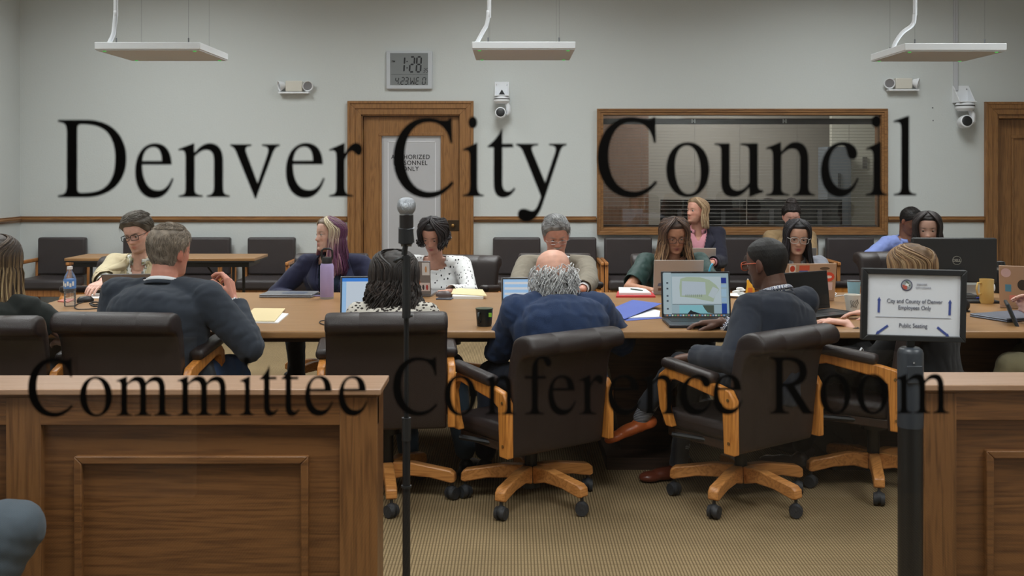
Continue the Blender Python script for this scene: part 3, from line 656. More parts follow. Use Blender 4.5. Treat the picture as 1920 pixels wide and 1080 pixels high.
def place_chair(x, y, yaw, label, group, dz_=0.0, rec=0.0, base=0.0):
    c = proto if first[0] else copy_tree(proto); first[0] = False
    c.location = (x, y, 0); c.rotation_euler = (0, 0, yaw); c['label'] = label; c['group'] = group
    for ch in c.children:
        nm = ch.name.split('.')[0]
        if nm == 'base_leg': ch.rotation_euler = (0, 0, base-yaw)
        elif nm == 'gas_column': ch.scale = (1, 1, 1+dz_/.37)
        else: ch.location = (0, 0, dz_)
    return c
R_ = math.radians
GN = 'brown vinyl office chairs on the near side of the table'
place_chair(-2.235, 4.70, R_(3), 'brown vinyl office chair at far left, woman in black T-shirt sitting in it', GN, -.005, base=R_(20))
place_chair(-1.655, 4.78, R_(-4), 'brown vinyl office chair under the grey-haired man in dark suit', GN, 0.0, base=R_(30))
place_chair(-.568, 4.86, R_(6), 'brown vinyl office chair behind the microphone stand, seat of dark-haired woman', GN, -.01, base=R_(-8))
place_chair(.085, 4.80, R_(37), 'brown vinyl office chair turned left, bald man in blue sitting in it', GN, -.09, base=R_(28))
place_chair(1.03, 4.80, R_(37), 'brown vinyl office chair turned left under man in navy suit', GN, -.078, base=R_(20))
place_chair(1.70, 5.02, R_(54), 'brown vinyl office chair mostly hidden behind the framed sign', GN, -.03, base=R_(40))
place_chair(2.75, 4.95, R_(75), 'brown vinyl office chair at far right under person in khaki trousers', GN, 0, base=R_(10))

M_sidewood = wood('side_chair_oak', S(190, 128, 72), S(140, 86, 42), 'z', rough=.4)
def side_chair(label):
    r = empty('armchair', (0, 0, 0), 0, label, 'chair', 'dark vinyl armchairs along the back wall')
    MB().b2(-.232, .232, -.25, -.17, .47, .835).build('backrest', M_leather2, r, bevel=.022, seg=4)
    MB().b2(-.232, .232, -.17, .30, .37, .47).build('seat', M_leather2, r, bevel=.03, seg=4)
    MB().b2(-.23, .23, -.2, .27, .31, .372).build('seat_rail', M_sidewood, r, bevel=.004)
    for s_ in (-1, 1):
        x = s_*.25
        MB().b2(x-.016, x+.016, -.25, -.20, 0, .60).build('leg', M_sidewood, r, bevel=.006)
        MB().b2(x-.016, x+.016, .22, .27, 0, .60).build('leg', M_sidewood, r, bevel=.006)
        MB().b2(x-.017, x+.017, -.26, .29, .60, .635).build('armrest', M_sidewood, r, bevel=.01, seg=3)
    return r
sp = side_chair('x'); CY = D-.30
spots = [(92, 'leftmost dark armchair against the back wall, left of the folding table'),
         (256, 'dark armchair against the wall hidden behind the man in beige blazer'),
         (371, 'dark armchair behind the folding table, beside the grey-haired man in dark suit'),
         (496, 'dark armchair against the wall left of the woman with purple hair'),
         (969, 'dark armchair against the wall just right of the oak door'),
         (1077, 'dark armchair behind the man in grey suit'),
         (1184, 'dark armchair against the wall under the left end of the wide window'),
         (1291, 'dark armchair occupied by the long-haired man with a laptop'),
         (1398, 'dark armchair under the wide window, behind the man in navy suit'),
         (1505, 'dark armchair occupied by the person with a hair bun'),
         (1612, 'dark armchair under the right end of the wide window'),
         (1719, 'dark armchair occupied by the man in blue shirt')]
for i, (px, lb) in enumerate(spots):
    x = (px-960)/FPX*(CY-.1)*1.0
    o = sp if i == 0 else copy_tree(sp)
    o.location = (x, CY, 0); o.rotation_euler = (0, 0, PI); o['label'] = lb
GF = 'brown vinyl office chairs on the far side of the table'
far = [(222, 7.15, 174, 'brown vinyl office chair under the man in beige blazer'), (610, 7.45, 180, 'brown vinyl office chair under the woman with purple hair'),
       (848, 7.3, 165, 'brown vinyl office chair under woman in dotted blouse, back showing at right'), (1043, 7.45, 180, 'brown vinyl office chair under the man in grey suit'),
       (1262, 7.4, 180, 'brown vinyl office chair under the woman in green blouse'), (1500, 7.4, 195, 'brown vinyl office chair under the woman in grey blazer'),
       (1705, 7.6, 190, 'brown vinyl office chair under the woman behind the big monitor')]
for px, y, a, lb in far:
    place_chair((px-960)/FPX*y, y, R_(a), lb, GF, 0, base=R_(15))
# ============================================================ foreground: low oak partitions
M_pox = wood('partition_oak_x', S(116, 77, 42), S(80, 49, 25), 'x'); M_poz = wood('partition_oak_z', S(124, 84, 47), S(88, 56, 29), 'z')
def partition(x0, x1, df, db, stiles, label, endcap, ztop=.86):
    """front face at df, back of cap at db; stiles = list of (x0, x1) uprights; recesses between them"""
    cx = (x0+x1)/2
    r = empty('partition', (cx, (df+db)/2, 0), 0, label, 'partition', 'low oak partitions')
    oy = (df+db)/2
    yf, yb = df+.02-oy, db-.02-oy
    MB().b2(x0-cx-(.012 if endcap < 0 else 0), x1-cx+(.012 if endcap > 0 else 0), df-oy, db-oy, ztop-.018, ztop).build('cap', wood('partition_cap_oak', S(158, 124, 98), S(142, 108, 80), 'x', rough=.4), r, bevel=.003)
    MB().b2(x0-cx+.004, x1-cx-.004, yf+.025, yb, .0, ztop-.018).build('core', M_pox, r)
    MB().b2(x0-cx, x1-cx, yf, yf+.03, .752, ztop-.018).b2(x0-cx, x1-cx, yf-.006, yf+.01, ztop-.026, ztop-.018).build('top_rail', M_pox, r, bevel=.002)
    MB().b2(x0-cx, x1-cx, yf, yf+.03, 0, .14).build('bottom_rail', M_pox, r, bevel=.002)
    for a, b in stiles: MB().b2(a-cx, b-cx, yf-.0015, yf+.03, .0, ztop-.027).build('stile', M_poz, r, bevel=.002)
    for (a, b), (c, d) in zip(stiles[:-1], stiles[1:]):
        p0, p1 = b-cx+.092, c-cx-.092; m = MB(); w = .022
        for P_ in ([(p0, .66), (p0, .22), (p0+w, .22+w), (p0+w, .66-w)], [(p1, .66), (p1-w, .66-w), (p1-w, .22+w), (p1, .22)], [(p0, .66), (p0+w, .66-w), (p1-w, .66-w), (p1, .66)], [(p0, .22), (p1, .22), (p1-w, .22+w), (p0+w, .22+w)]):
            m.prism(P_, yf+.006, yf+.03, 'y')
        m.build('panel_moulding', M_pox, r, bevel=.003)
    return r
partition(-3.9, -.387, 3.05, 3.26, [(-3.9, -3.6), (-2.65, -2.55), (-1.456, -1.356), (-.496, -.387)], 'low oak partition at the left, nearest the glass', 1)
partition(1.21, 3.9, 3.11, 3.31, [(1.21, 1.304), (2.3, 2.4), (3.5, 3.9)], 'low oak partition at the right behind the stanchion', -1)

# ---- microphone on its stand
ms_d = 2.85; ms_s = FPX/ms_d
def mz(py): return EYE-(py-HOR)/ms_s
mx = (762-960)/ms_s
st = empty('microphone_stand', (mx, ms_d, 0), 0, 'tall black microphone stand in front of the partition, holding a microphone', 'microphone stand')
MB().rev([(.002, .03), (.03, .03), (.10, .018), (.127, .012), (.127, 0), (.002, 0)][::-1]).build('base', M_blackmetal, st, smooth=True)
MB().cyl((0, 0, .01), (0, 0, mz(822)), .0105, n=18).build('lower_tube', plain('satin_black_tube', S(34, 35, 38), .35, metal=.4), st, smooth=True)
MB().cyl((0, 0, mz(825)), (0, 0, mz(480)), .0068, n=16).build('upper_tube', M_blackmetal, st, smooth=True)
MB().cyl((0, 0, mz(826)), (0, 0, mz(783)), .0125, n=18).cyl((0, 0, mz(914)), (0, 0, mz(910)), .0135, n=18).build('clutch', M_black, st, smooth=True)
MB().cyl((-.008, 0, mz(592)), (.017, 0, mz(592)), .0035, n=8).cyl((0, 0, mz(596)), (0, 0, mz(588)), .009, n=14).build('clamp_ring', M_black, st, smooth=True)
MB().cyl((0, 0, mz(596)), (0, 0, mz(480)), .0115, n=18).build('grip_clutch', M_black, st, smooth=True)
MB().tube([(-.004, 0, mz(487)), (-.016, -.004, mz(484)), (-.027, -.006, mz(487)), (-.030, -.006, mz(492))], [.004, .0045, .005, .006], 10).build('lever', M_black, st, smooth='all')
MB().cyl((0, 0, mz(484)), (0, 0, mz(478)), .008).cyl((-.006, 0, mz(478)), (-.002, 0, mz(458)), .008, .007).build('swivel_mount', M_black, st, smooth=True)
# clip
th = Matrix.Rotation(math.radians(-2), 3, 'Y') @ Matrix.Rotation(math.radians(4), 3, 'X')
MB().rev([(.0145, mz(430)-mz(455)), (.0195, mz(430)-mz(455)+.004), (.0215, .0), (.0185, -.0)], (0, 0, 0), 24, M=th).build('microphone_clip', M_black, st, smooth=True, loc=(0, 0, mz(455)))
MB().cyl((-.014, 0, mz(458)), (.014, 0, mz(458)), .006, n=12).build('pivot_screw', M_greymetal, st, smooth=True)
mic = empty('microphone', (mx, ms_d, mz(446)), 0, 'silver-headed black handheld microphone clipped on the tall stand', 'microphone')
k_ = 1/ms_s
M_mesh, N, L, P = newmat('mic_grille'); P.inputs['Base Color'].default_value = (*S(205, 206, 210), 1); P.inputs['Metallic'].default_value = .85; P.inputs['Roughness'].default_value = .4
tc = N.new('ShaderNodeTexCoord'); vo = N.new('ShaderNodeTexVoronoi'); vo.inputs['Scale'].default_value = 420; vo.inputs['Randomness'].default_value = .15
L.new(tc.outputs['Object'], vo.inputs['Vector']); bpn = N.new('ShaderNodeBump'); bpn.inputs['Strength'].default_value = 1; bpn.inputs['Distance'].default_value = .002
L.new(vo.outputs['Distance'], bpn.inputs['Height']); L.new(bpn.outputs[0], P.inputs['Normal'])
rp = N.new('ShaderNodeValToRGB'); L.new(vo.outputs['Distance'], rp.inputs[0]); rp.color_ramp.elements[0].color = (*S(70, 72, 76), 1); rp.color_ramp.elements[0].position = .15; rp.color_ramp.elements[1].color = (*S(178, 182, 188), 1); rp.color_ramp.elements[1].position = .5
L.new(rp.outputs[0], P.inputs['Base Color'])
MB().rev([(.013*1, -.024), (.0175, -.02), (.0235, -.01), (.0255, 0), (.0245, .01), (.019, .0195), (.010, .0235), (.001, .0245)], (0, 0, 0), 32).build('grille', M_mesh, mic, smooth='all', loc=(0, 0, (446-387)*k_))
MB().cyl((0, 0, (446-402)*k_), (0, 0, (446-406)*k_), .0185, n=28).build('grille_ring', M_chrome, mic, smooth=True)
MB().rev([(.0165, (446-458)*k_), (.019, (446-432)*k_), (.0188, (446-403)*k_), (.001, (446-402)*k_)], (0, 0, 0), 28).build('body', plain('mic_body', S(38, 34, 33), .4, metal=.3), mic, smooth=True)
MB().rev([(.0205, -.001), (.0225, 0), (.0205, .001)], (0, 0, 0), 28).build('clip_rim', M_greymetal, mic, smooth=True, loc=(0, 0, (446-427)*k_), rot=(.15, 0, 0))

# ---- stanchion with framed sign
sd = 2.9; ss = FPX/sd; sx0 = (1707-960)/ss
def sz(py): return EYE-(py-HOR)/ss
sn = empty('stanchion', (sx0, sd, 0), 0, 'black belt stanchion post holding the framed sign', 'stanchion')
MB().rev([(.002, 0), (.175, 0), (.175, .012), (.12, .03), (.04, .045), (.034, .06), (.002, .06)][:]).build('base', M_black, sn, smooth=True)
MB().cyl((0, 0, .05), (0, 0, sz(795)), .033, n=32).build('post', plain('stanchion_black', S(22, 22, 23), .4), sn, smooth=True)
M_head = plain('stanchion_head', S(46, 50, 56), .4)
MB().rev([(.002, sz(800)), (.034, sz(800)), (.034, sz(662)), (.031, sz(655)), (.024, sz(651)), (.002, sz(650))], (0, 0, 0), 36).build('belt_head', M_head, sn, smooth=True)
MB().b2(-.022, .02, -.036, -.030, sz(715), sz(682)).build('belt_end_clip', M_head, sn, bevel=.002)
MB().cyl((-.004, -.0365, sz(676)), (-.004, -.033, sz(676)), .0022).build('screw', M_chrome, sn)
MB().b2(-.010, .010, -.004, .004, sz(656), sz(636)).build('sign_bracket', M_black, sn)
ROT = Matrix.Rotation(math.radians(1.0), 3, 'Y')
sg = empty('framed_sign', (sx0+2.5/ss, sd-.012, sz(571)), 0, 'black framed white sign directing employees and public seating', 'sign'); sg.rotation_euler = (0, math.radians(1.1), math.radians(-3))
fw_, fh_ = 191/ss/2, 134/ss/2; b_ = 10.5/ss
fm = MB()
for P_ in ([(-fw_, fh_), (-fw_, -fh_), (-fw_+b_, -fh_+b_), (-fw_+b_, fh_-b_)], [(fw_, fh_), (fw_-b_, fh_-b_), (fw_-b_, -fh_+b_), (fw_, -fh_)], [(-fw_, fh_), (-fw_+b_, fh_-b_), (fw_-b_, fh_-b_), (fw_, fh_)], [(-fw_, -fh_), (fw_, -fh_), (fw_-b_, -fh_+b_), (-fw_+b_, -fh_+b_)]):
    fm.prism(P_, -.008, .012, 'y')
fm.build('frame', M_black, sg, bevel=.0018)
MB().b2(-fw_+b_*.7, fw_-b_*.7, .0, .008, -fh_+b_*.7, fh_-b_*.7).build('backing', M_black, sg)
MB().b2(-fw_+b_*.8, fw_-b_*.8, -.002, .0, -fh_+b_*.8, fh_-b_*.8).build('paper_sheet', plain('sign_paper', S(214, 216, 222), .5), sg)
M_sgt = plain('sign_text_grey', S(74, 78, 98), .6); M_arrow = plain('arrow_blue', S(58, 74, 140), .6)
def sp_(px, py): return ((px-1709.5)/ss, -(py-571)/ss)
def stext(s_, px, py, size, m=M_sgt, sx=1.0):
    a, b = sp_(px, py); text(s_, size/ss, m, sg, (a, -.0028, b), sx=sx, ext=.0002)
stext('City and County of Denver', 1711, 567.5, 11.2, sx=.82); stext('Employees Only', 1711, 579.5, 11.2, sx=.82); stext('Public Seating', 1709, 613, 11.2, sx=.85)
stext('DENVER', 1724, 534, 5.2, plain('sign_faint', S(150, 152, 164), .6)); stext('CITY COUNCIL', 1727, 540, 5.2, plain('sign_faint2', S(150, 152, 164), .6), sx=.8)
a, b = sp_(1640, 594.2); c, _ = sp_(1778, 594); MB().b2(a, c, -.0028, -.002, b-.0004, b+.0004).build('divider_line', M_sgt, sg)
def arrow(p0, p1, w=2.1, hw_=3.4, hl=6.5):
    a = Vector(sp_(*p0)); b = Vector(sp_(*p1)); d_ = (b-a).normalized(); n_ = Vector((-d_.y, d_.x)); k = 1/ss
    P_ = [a+n_*w*k, b-d_*hl*k+n_*w*k, b-d_*hl*k+n_*hw_*k, b, b-d_*hl*k-n_*hw_*k, b-d_*hl*k-n_*w*k, a-n_*w*k]
    MB().prism([tuple(q) for q in P_], -.003, -.002, 'y').build('arrow', M_arrow, sg)
arrow((1645.5, 586), (1646, 557)); arrow((1775.5, 588), (1776, 559)); arrow((1663, 610), (1640.5, 627)); arrow((1753.5, 611), (1776, 628.5))
a, b = sp_(1696, 534); sl_ = empty('seal_emblem', (a, -.003, b)); sl_.parent = sg
def disc(r_, y, m, nm, poly=None):
    P_ = poly or [(r_*math.cos(2*PI*i/36), r_*math.sin(2*PI*i/36)) for i in range(36)]
    return MB().prism(P_, y, y+.0004, 'y').build(nm, m, sl_)
kk = 1/ss
disc(10.6*kk, 0, plain('seal_navy', S(64, 62, 92), .6), 'ring'); disc(8.9*kk, -.0003, plain('seal_grey', S(150, 156, 160), .6), 'field')
disc(0, -.0006, plain('seal_red', S(176, 84, 70), .6), 'red_quarter', [(0, 0), (-8.5*kk, 1*kk), (-7*kk, -5*kk), (-3*kk, -8.2*kk), (1*kk, -7*kk)])
disc(0, -.0006, plain('seal_olive', S(84, 100, 84), .6), 'leaf', [(-3*kk, 7*kk), (0, 8.5*kk), (7*kk, 0), (4*kk, -2*kk)])
disc(0, -.0009, M_paper, 'blossom', [(-1*kk, 5*kk), (2*kk, 2*kk), (5*kk, 3*kk), (3*kk, 0), (4*kk, -3*kk), (0*kk, -1*kk), (-4*kk, 0), (-1*kk, 2*kk)])

# ============================================================ things on the table
TZ = .74
def tp(px, py, z=TZ):
    d = dz(py, z); return Vector(((px-960)/FPX*d, d, z))
def laptop(px, py, yaw, w, dp, h, lean, body, screen, label, keys=True, z=TZ, thick=.016):
    """screen hinge centre stands at pixel (px,py); user on local -y side"""
    p = tp(px, py, z) if not isinstance(px, Vector) else px
    r = empty('laptop', p, yaw, label, 'laptop', None)
    MB().b2(-w/2, w/2, -dp, 0, 0, thick).build('base', body, r, bevel=.004)
    kb = MB(); kb.b2(-w/2+.025, w/2-.025, -dp*.56, -.022, thick, thick+.0012).build('keyboard', M_black, r)
    MB().b2(-w*.16, w*.16, -dp*.96, -dp*.62, thick, thick+.0006).build('trackpad', plain('trackpad', S(60, 61, 64), .3), r)
    lid = empty_part('lid', r, (0, 0, thick), lean)
    lo_ = MB().b2(-w/2, w/2, 0, .006, 0.0, h).build('lid', body, r, bevel=.003, loc=(0, 0, thick), rot=(-lean, 0, 0))
    bpy.data.objects.remove(lid)
    MB().b2(-w/2+.003, w/2-.003, -.0012, .0, .004, h-.003).build('bezel', M_black, lo_)
    MB().b2(-w/2+.009, w/2-.009, -.0022, -.0012, .018, h-.010).build('screen', screen, lo_)
    return r, lo_
def empty_part(n, par, loc, lean):
    o = bpy.data.objects.new(n+'_pivot', None); COL.objects.link(o); o.parent = par; return o
M_spacegrey = plain('space_grey_aluminium', S(128, 128, 132), .4, metal=.4)
M_silverlap = plain('silver_aluminium', S(178, 168, 160), .42, metal=.3)
M_darklap = plain('dark_laptop', S(44, 46, 52), .4, metal=.2)
M_blacklap = plain('black_laptop', S(22, 22, 24), .45)
M_tanlap = plain('tan_aluminium', S(190, 158, 132), .5, metal=.15)
def scr_mat(name, c, st): return glow(name, c, st)
M_scrblue = scr_mat('screen_pale_blue', S(150, 190, 232), .9); M_scrwhite = scr_mat('screen_white', S(212, 224, 240), .75)
M_scrplan = scr_mat('screen_plan', S(150, 172, 182), .85); M_scroff = plain('screen_off', S(14, 14, 16), .25)
def patch(lid, w, x0, x1, z0, z1, mat, nm, y=-.0031, t=.0006):
    return MB().b2(x0, x1, y, y+t, z0, z1).build(nm, mat, lid)

l1, lid = laptop(1306, 601, 0, .345, .26, .228, .16, M_darklap, M_scrplan, 'dark laptop showing a site plan in front of the man in navy suit')
W_, H_ = .345, .228; sc_ = W_/128.0
def L1(px, py): return ((px-1304.5)*sc_*1.0, H_-(py-516.5)*H_/82.0)
def lp(x0, y0, x1, y1, c, nm='screen_image', y=-.0032, st=.8):
    a, b = L1(x0, y1); e, f = L1(x1, y0); MB().b2(a, e, y, y+.0006, b, f).build(nm, glow(nm, S(*c), st), lid)
def lpoly(pts, c, nm, y=-.0036, st=.8):
    MB().prism([L1(*q) for q in pts], y, y+.0004, 'y').build(nm, glow(nm, S(*c), st), lid)
lp(1245, 519, 1259, 593, (168, 186, 194), 'side_bar'); lp(1260.5, 526, 1351, 575, (186, 200, 208), 'plan_sheet'); lp(1260.5, 575.2, 1351, 576, (60, 66, 70), 'divider')
lpoly([(1276, 530), (1288, 526.5), (1312, 527), (1330, 532), (1342, 541), (1348, 549), (1340, 560), (1336, 571), (1318, 568), (1300, 564), (1275, 562), (1274, 545)], (166, 182, 160), 'plan_green')
lpoly([(1279, 534), (1322, 536), (1323, 558), (1278, 560)], (180, 192, 204), 'plan_building', -.004); lpoly([(1336, 544), (1347, 549), (1337, 565), (1327, 560)], (184, 196, 204), 'plan_annex', -.004)
for i in range(9): lp(1285+i*3.6, 558, 1286.6+i*3.6, 562.5, (130, 142, 132), 'plan_trees', -.0044)
lp(1273, 577, 1330, 592, (132, 190, 202), 'photo_sky', -.0036); lpoly([(1288, 592), (1294, 585.5), (1298, 588), (1312, 592)], (30, 32, 38), 'photo_roof', -.004); lpoly([(1316, 577), (1337, 577), (1337, 592), (1325, 590), (1320, 584)], (74, 84, 74), 'photo_tree', -.004)
lp(1351.5, 528, 1361, 538, (28, 50, 140), 'thumbnail', -.0036); lp(1351.5, 540, 1361, 545, (150, 184, 216), 'thumbnail', -.0036); lp(1351.5, 548, 1361, 562, (160, 190, 214), 'thumbnail', -.0036); lp(1351.5, 563.5, 1361, 572, (150, 180, 210), 'thumbnail', -.0036); lp(1351.5, 574, 1361, 592, (24, 64, 150), 'thumbnail', -.0036)
lp(1245, 593, 1365, 597, (120, 132, 140), 'dock_bar', -.0036, .4); lp(1299, 517.4, 1311, 520, (6, 6, 6), 'notch', -.004, 0)
for i, py in enumerate((536, 546, 559, 568, 582)): lp(1250, py, 1253.5, py+3, (70, 80, 92), 'tool_icon', -.0036)
for i in range(22): lp(1249+i*5.0, 593.7, 1251.6+i*5.0, 596.4, [(190, 120, 90), (120, 160, 200), (210, 210, 200), (110, 170, 110)][i % 4], 'dock_icon', -.0042)
l2, lid2 = laptop(694, 601, R_(3), .30, .21, .205, .2, M_spacegrey, M_scrwhite, 'laptop with bright blue-white screen in front of the dark-haired woman')
patch(lid2, .3, -.141, .141, .178, .195, scr_mat('title_bar_blue', S(52, 128, 220), .9), 'title_bar'); patch(lid2, .3, -.141, -.12, .018, .178, M_scrblue, 'side_column')
l3, lid3 = laptop(999, 601, R_(2), .31, .215, .20, .25, M_spacegrey, M_scrblue, 'laptop with pale blue screen in front of the bald man')
for i in range(6): patch(lid3, .3, -.14, .14, .03+i*.027, .042+i*.027, scr_mat('screen_row', S(222, 226, 234), .75), 'screen_row')
l4, lid4 = laptop(1271, 553, R_(180), .297, .21, .20, .18, M_silverlap, M_scrwhite, 'silver laptop seen from behind, in front of woman in green blouse')
MB().b2(.03, .12, .0062, .0068, .012, .028).build('sticker', plain('sticker_brown', S(120, 84, 66), .6), lid4)
MB().prism([(.095, .04), (.125, .04), (.118, .058), (.102, .06)], .0062, .0068, 'y').build('sticker', plain('sticker_slate', S(98, 104, 124), .6), lid4)
l5, lid5 = laptop(762, 556, R_(172), .30, .21, .20, .12, M_spacegrey, M_scrwhite, 'grey laptop covered in stickers in front of woman in dotted blouse')
def stick(lid, x0, x1, z0, z1, c, n=0, rr=.004):
    cx, cz = (x0+x1)/2, (z0+z1)/2; a, b = abs(x1-x0)/2, (z1-z0)/2
    P_ = [(cx-a, cz-b), (cx+a, cz-b), (cx+a, cz+b), (cx-a, cz+b)] if n == 0 else [(cx+a*math.cos(2*PI*i/n), cz+b*math.sin(2*PI*i/n)) for i in range(n)]
    MB().prism(P_, .0062, .0066+random.random()*.0004, 'y').build('sticker', plain('sticker_print', S(*c), .55), lid)
stick(lid5, -.145, -.10, .115, .19, (206, 210, 214)); stick(lid5, -.138, -.108, .125, .18, (150, 170, 196), 10); stick(lid5, -.13, -.116, .13, .17, (196, 150, 110), 8)
stick(lid5, -.145, -.085, .02, .07, (210, 200, 200)); stick(lid5, -.135, -.12, .025, .06, (170, 60, 60), 7); stick(lid5, -.112, -.098, .025, .06, (50, 50, 60), 7)
stick(lid5, -.085, -.03, .10, .19, (208, 190, 190), 9); stick(lid5, -.075, -.045, .03, .12, (150, 150, 90), 9); stick(lid5, -.09, -.06, .05, .09, (150, 90, 60), 8); stick(lid5, 0, .06, .06, .12, (190, 120, 90), 12)
l6, lid6 = laptop(1517, 565, R_(186), .30, .21, .205, .15, M_tanlap, M_scrwhite, 'tan laptop with red and orange stickers in front of woman in grey blazer')
for a in ((.09, .13, .155, .198, (224, 214, 204), 0), (.095, .125, .158, .194, (198, 70, 48), 14), (.01, .07, .165, .195, (206, 92, 66), 0), (.02, .07, .150, .165, (86, 100, 168), 0), (-.11, -.05, .168, .185, (96, 78, 62), 12), (-.045, .01, .12, .15, (206, 206, 210), 0), (-.14, -.07, .10, .155, (222, 80, 56), 12), (-.125, -.085, .118, .136, (232, 226, 222), 8), (-.13, -.095, .05, .095, (226, 200, 200), 0), (-.06, -.02, .05, .1, (216, 150, 120), 9)): stick(lid6, *a)
l7, lid7 = laptop(tp(1557, 583)-Vector((.33*math.cos(R_(30))/2, .33*math.sin(R_(30))/2, 0)), 0, R_(30), .33, .205, .20, .12, M_blacklap, M_scroff, 'black laptop with dark screen under the hands beside the sign')
l8, lid8 = laptop(Vector((2.79, 5.72, TZ)), 0, R_(150), .32, .22, .225, .22, M_tanlap, M_scrwhite, 'laptop with many stickers at the far right edge, beside yellow mug')
for a in ((.10, .15, .16, .21, (222, 190, 190), 14), (.02, .07, .09, .15, (60, 54, 50), 14), (.10, .13, .08, .12, (90, 150, 180), 0), (-.02, .02, .15, .21, (220, 120, 80), 0), (.06, .11, .03, .06, (226, 140, 130), 0), (-.07, -.02, .06, .12, (220, 100, 60), 12), (-.01, .03, .02, .06, (214, 90, 110), 10)): stick(lid8, *a)
# closed laptops
def closed(px, py, yaw, w, dp, m, label, t=.02):
    r = empty('laptop', tp(px, py), yaw, label, 'laptop'); MB().b2(-w/2, w/2, -dp/2, dp/2, 0, t*.55).build('base', m, r, bevel=.004); l = MB().b2(-w/2, w/2, -dp/2, dp/2, t*.6, t).build('lid', m, r, bevel=.004); return r, l
c1, cl = closed(543, 555, R_(-3), .31, .2, M_spacegrey, 'closed grey laptop on the table before the woman with purple hair')
MB().prism([(-.03, -.05), (.1, -.05), (.11, 0), (.09, .05), (0, .055), (-.05, .02)], .0202, .0208, 'z').build('sticker', plain('sticker_dark_blue', S(84, 92, 110), .35), cl)
closed(1897, 596, R_(24), .33, .23, plain('blue_grey_aluminium', S(112, 118, 132), .4, metal=.4), 'closed blue-grey laptop at the right edge of the table', t=.018)

# monitor
md = 6.3; msn = FPX/md; mn_ = empty('computer_monitor', ((1790-960)/msn, md, TZ), R_(-3), 'large black monitor seen from behind on the right part of the table', 'monitor')
def mzz(py): return EYE-(py-HOR)/msn-TZ
MB().b2(-78/msn, 78/msn, 0, .035, mzz(530), mzz(446)).build('screen_housing', M_black, mn_, bevel=.01)
MB().b2(-77/msn, 77/msn, -.008, .001, mzz(529), mzz(447)).build('rear_shell', plain('rear_shell_black', S(34, 35, 36), .5), mn_, bevel=.008)
MB().b2(-.05, .05, -.05, -.008, .01, mzz(505)).build('stand_neck', M_black, mn_, bevel=.006); MB().b2(-.13, .13, -.12, .09, 0, .012).build('stand_foot', M_black, mn_, bevel=.004)
rg_ = MB(); n = 40; r0, r1 = 8.2/msn, 7.4/msn
rg_.add([(r*math.cos(2*PI*i/n), y, r*math.sin(2*PI*i/n)) for y in (-.0105, -.008) for r in (r0, r1) for i in range(n)], [(i, (i+1) % n, n+(i+1) % n, n+i) for i in range(n)]+[(i, 2*n+i, 2*n+(i+1) % n, (i+1) % n) for i in range(n)])
M_logo = plain('logo_grey', S(150, 150, 142), .4)
rg_.build('logo_ring', M_logo, mn_, loc=(3/msn, 0, mzz(488)))
text('DELL', .022, M_logo, mn_, (3/msn, -.0085, mzz(488)-.0075), bold=.0006)
# small things
def revthing(name, px, py, prof, mat, label, cat, group=None, n=28, z=TZ):
    r = empty(name, tp(px, py, z), 0, label, cat, group); return r
def closed_prof(out, th): # outer profile list bottom->top, wall thickness
    inn = [(max(.001, r-th), z if z > .004 else .005) for r, z in reversed(out)]
    return [(.001, 0)]+out+inn+[(.001, .005)]
def cup(name, px, py, prof, mat, label, cat, inner=None, handle=None, th=.003):
    r = empty(name, tp(px, py), 0, label, cat)
    b = MB().rev(closed_prof(prof, th), n=32).build('body', mat, r, smooth=True)
    if inner: MB().rev([(prof[0][0]-th-.0005, .006), (prof[-1][0]-th-.0005, prof[-1][1]-.002), (prof[-1][0]-th-.0012, prof[-1][1]-.002), (prof[0][0]-th-.0012, .0075), (.001, .0075)], n=32).build('glazed_lining', inner, r, smooth=True)
    if handle:
        sx, sy, z0, z1, out = handle; R = (sx*prof[0][0]*1.0, sy*prof[0][0])
        d_ = Vector((sx, sy, 0)).normalized(); rr = prof[1][0]-.002
        MB().tube([d_*rr+Vector((0, 0, z1)), d_*(rr+out*.7)+Vector((0, 0, z1+.002)), d_*(rr+out)+Vector((0, 0, (z0+z1)/2)), d_*(rr+out*.7)+Vector((0, 0, z0)), d_*rr+Vector((0, 0, z0+.006))], .006, 10).build('handle', mat, r, smooth='all')
    return r
M_mug = plain('black_mug', S(30, 34, 32), .35); M_green = plain('lime_green', S(140, 196, 60), .4)
c = cup('mug', 908, 611, [(.034, 0), (.036, .01), (.0415, .085)], M_mug, 'black mug with lime green inside between the two laptops', 'mug', inner=M_green, handle=(-.5, -.85, .02, .065, .022))
MB().rev([(.0385, .0852), (.0425, .0852), (.0425, .083), (.0385, .083)], n=32).build('rim', plain('dark_rim', S(46, 60, 34), .4), c, smooth=True)
MB().b2(.022, .036, -.0395, -.030, .048, .066).build('logo_patch', M_green, c)
cup('paper_cup', 953, 551, [(.029, 0), (.031, .01), (.042, .088)], plain('cream_paper', S(226, 216, 196), .7), 'cream paper cup beside the man in grey suit', 'cup')
c = cup('paper_cup', 1599, 586, [(.031, 0), (.033, .01), (.0445, .095)], plain('ivory_paper', S(226, 222, 212), .7), 'ivory paper cup with dark scribbled print beside the sign', 'cup')
sc2 = MB()
for i in range(5):
    a0 = -PI/2-.55+i*.2; pts = [(.0405*math.cos(a0+.1*math.sin(k*1.3+i)+k*.02), .0405*math.sin(a0+.1*math.sin(k*1.3+i)+k*.02), .03+k*.008+.004*math.sin(k*2+i)) for k in range(6)]
    pts = [(x*(1+(z-.03)*2.2), y*(1+(z-.03)*2.2), z) for x, y, z in pts]; sc2.tube(pts, .0012, 5)
sc2.build('printed_script', plain('brown_print', S(80, 72, 62), .7), c)
c = cup('tumbler', 1601, 560, [(.03, 0), (.032, .01), (.038, .10)], plain('light_blue_enamel', S(140, 186, 206), .45), 'light blue tumbler with clear lid left of the sign', 'tumbler')
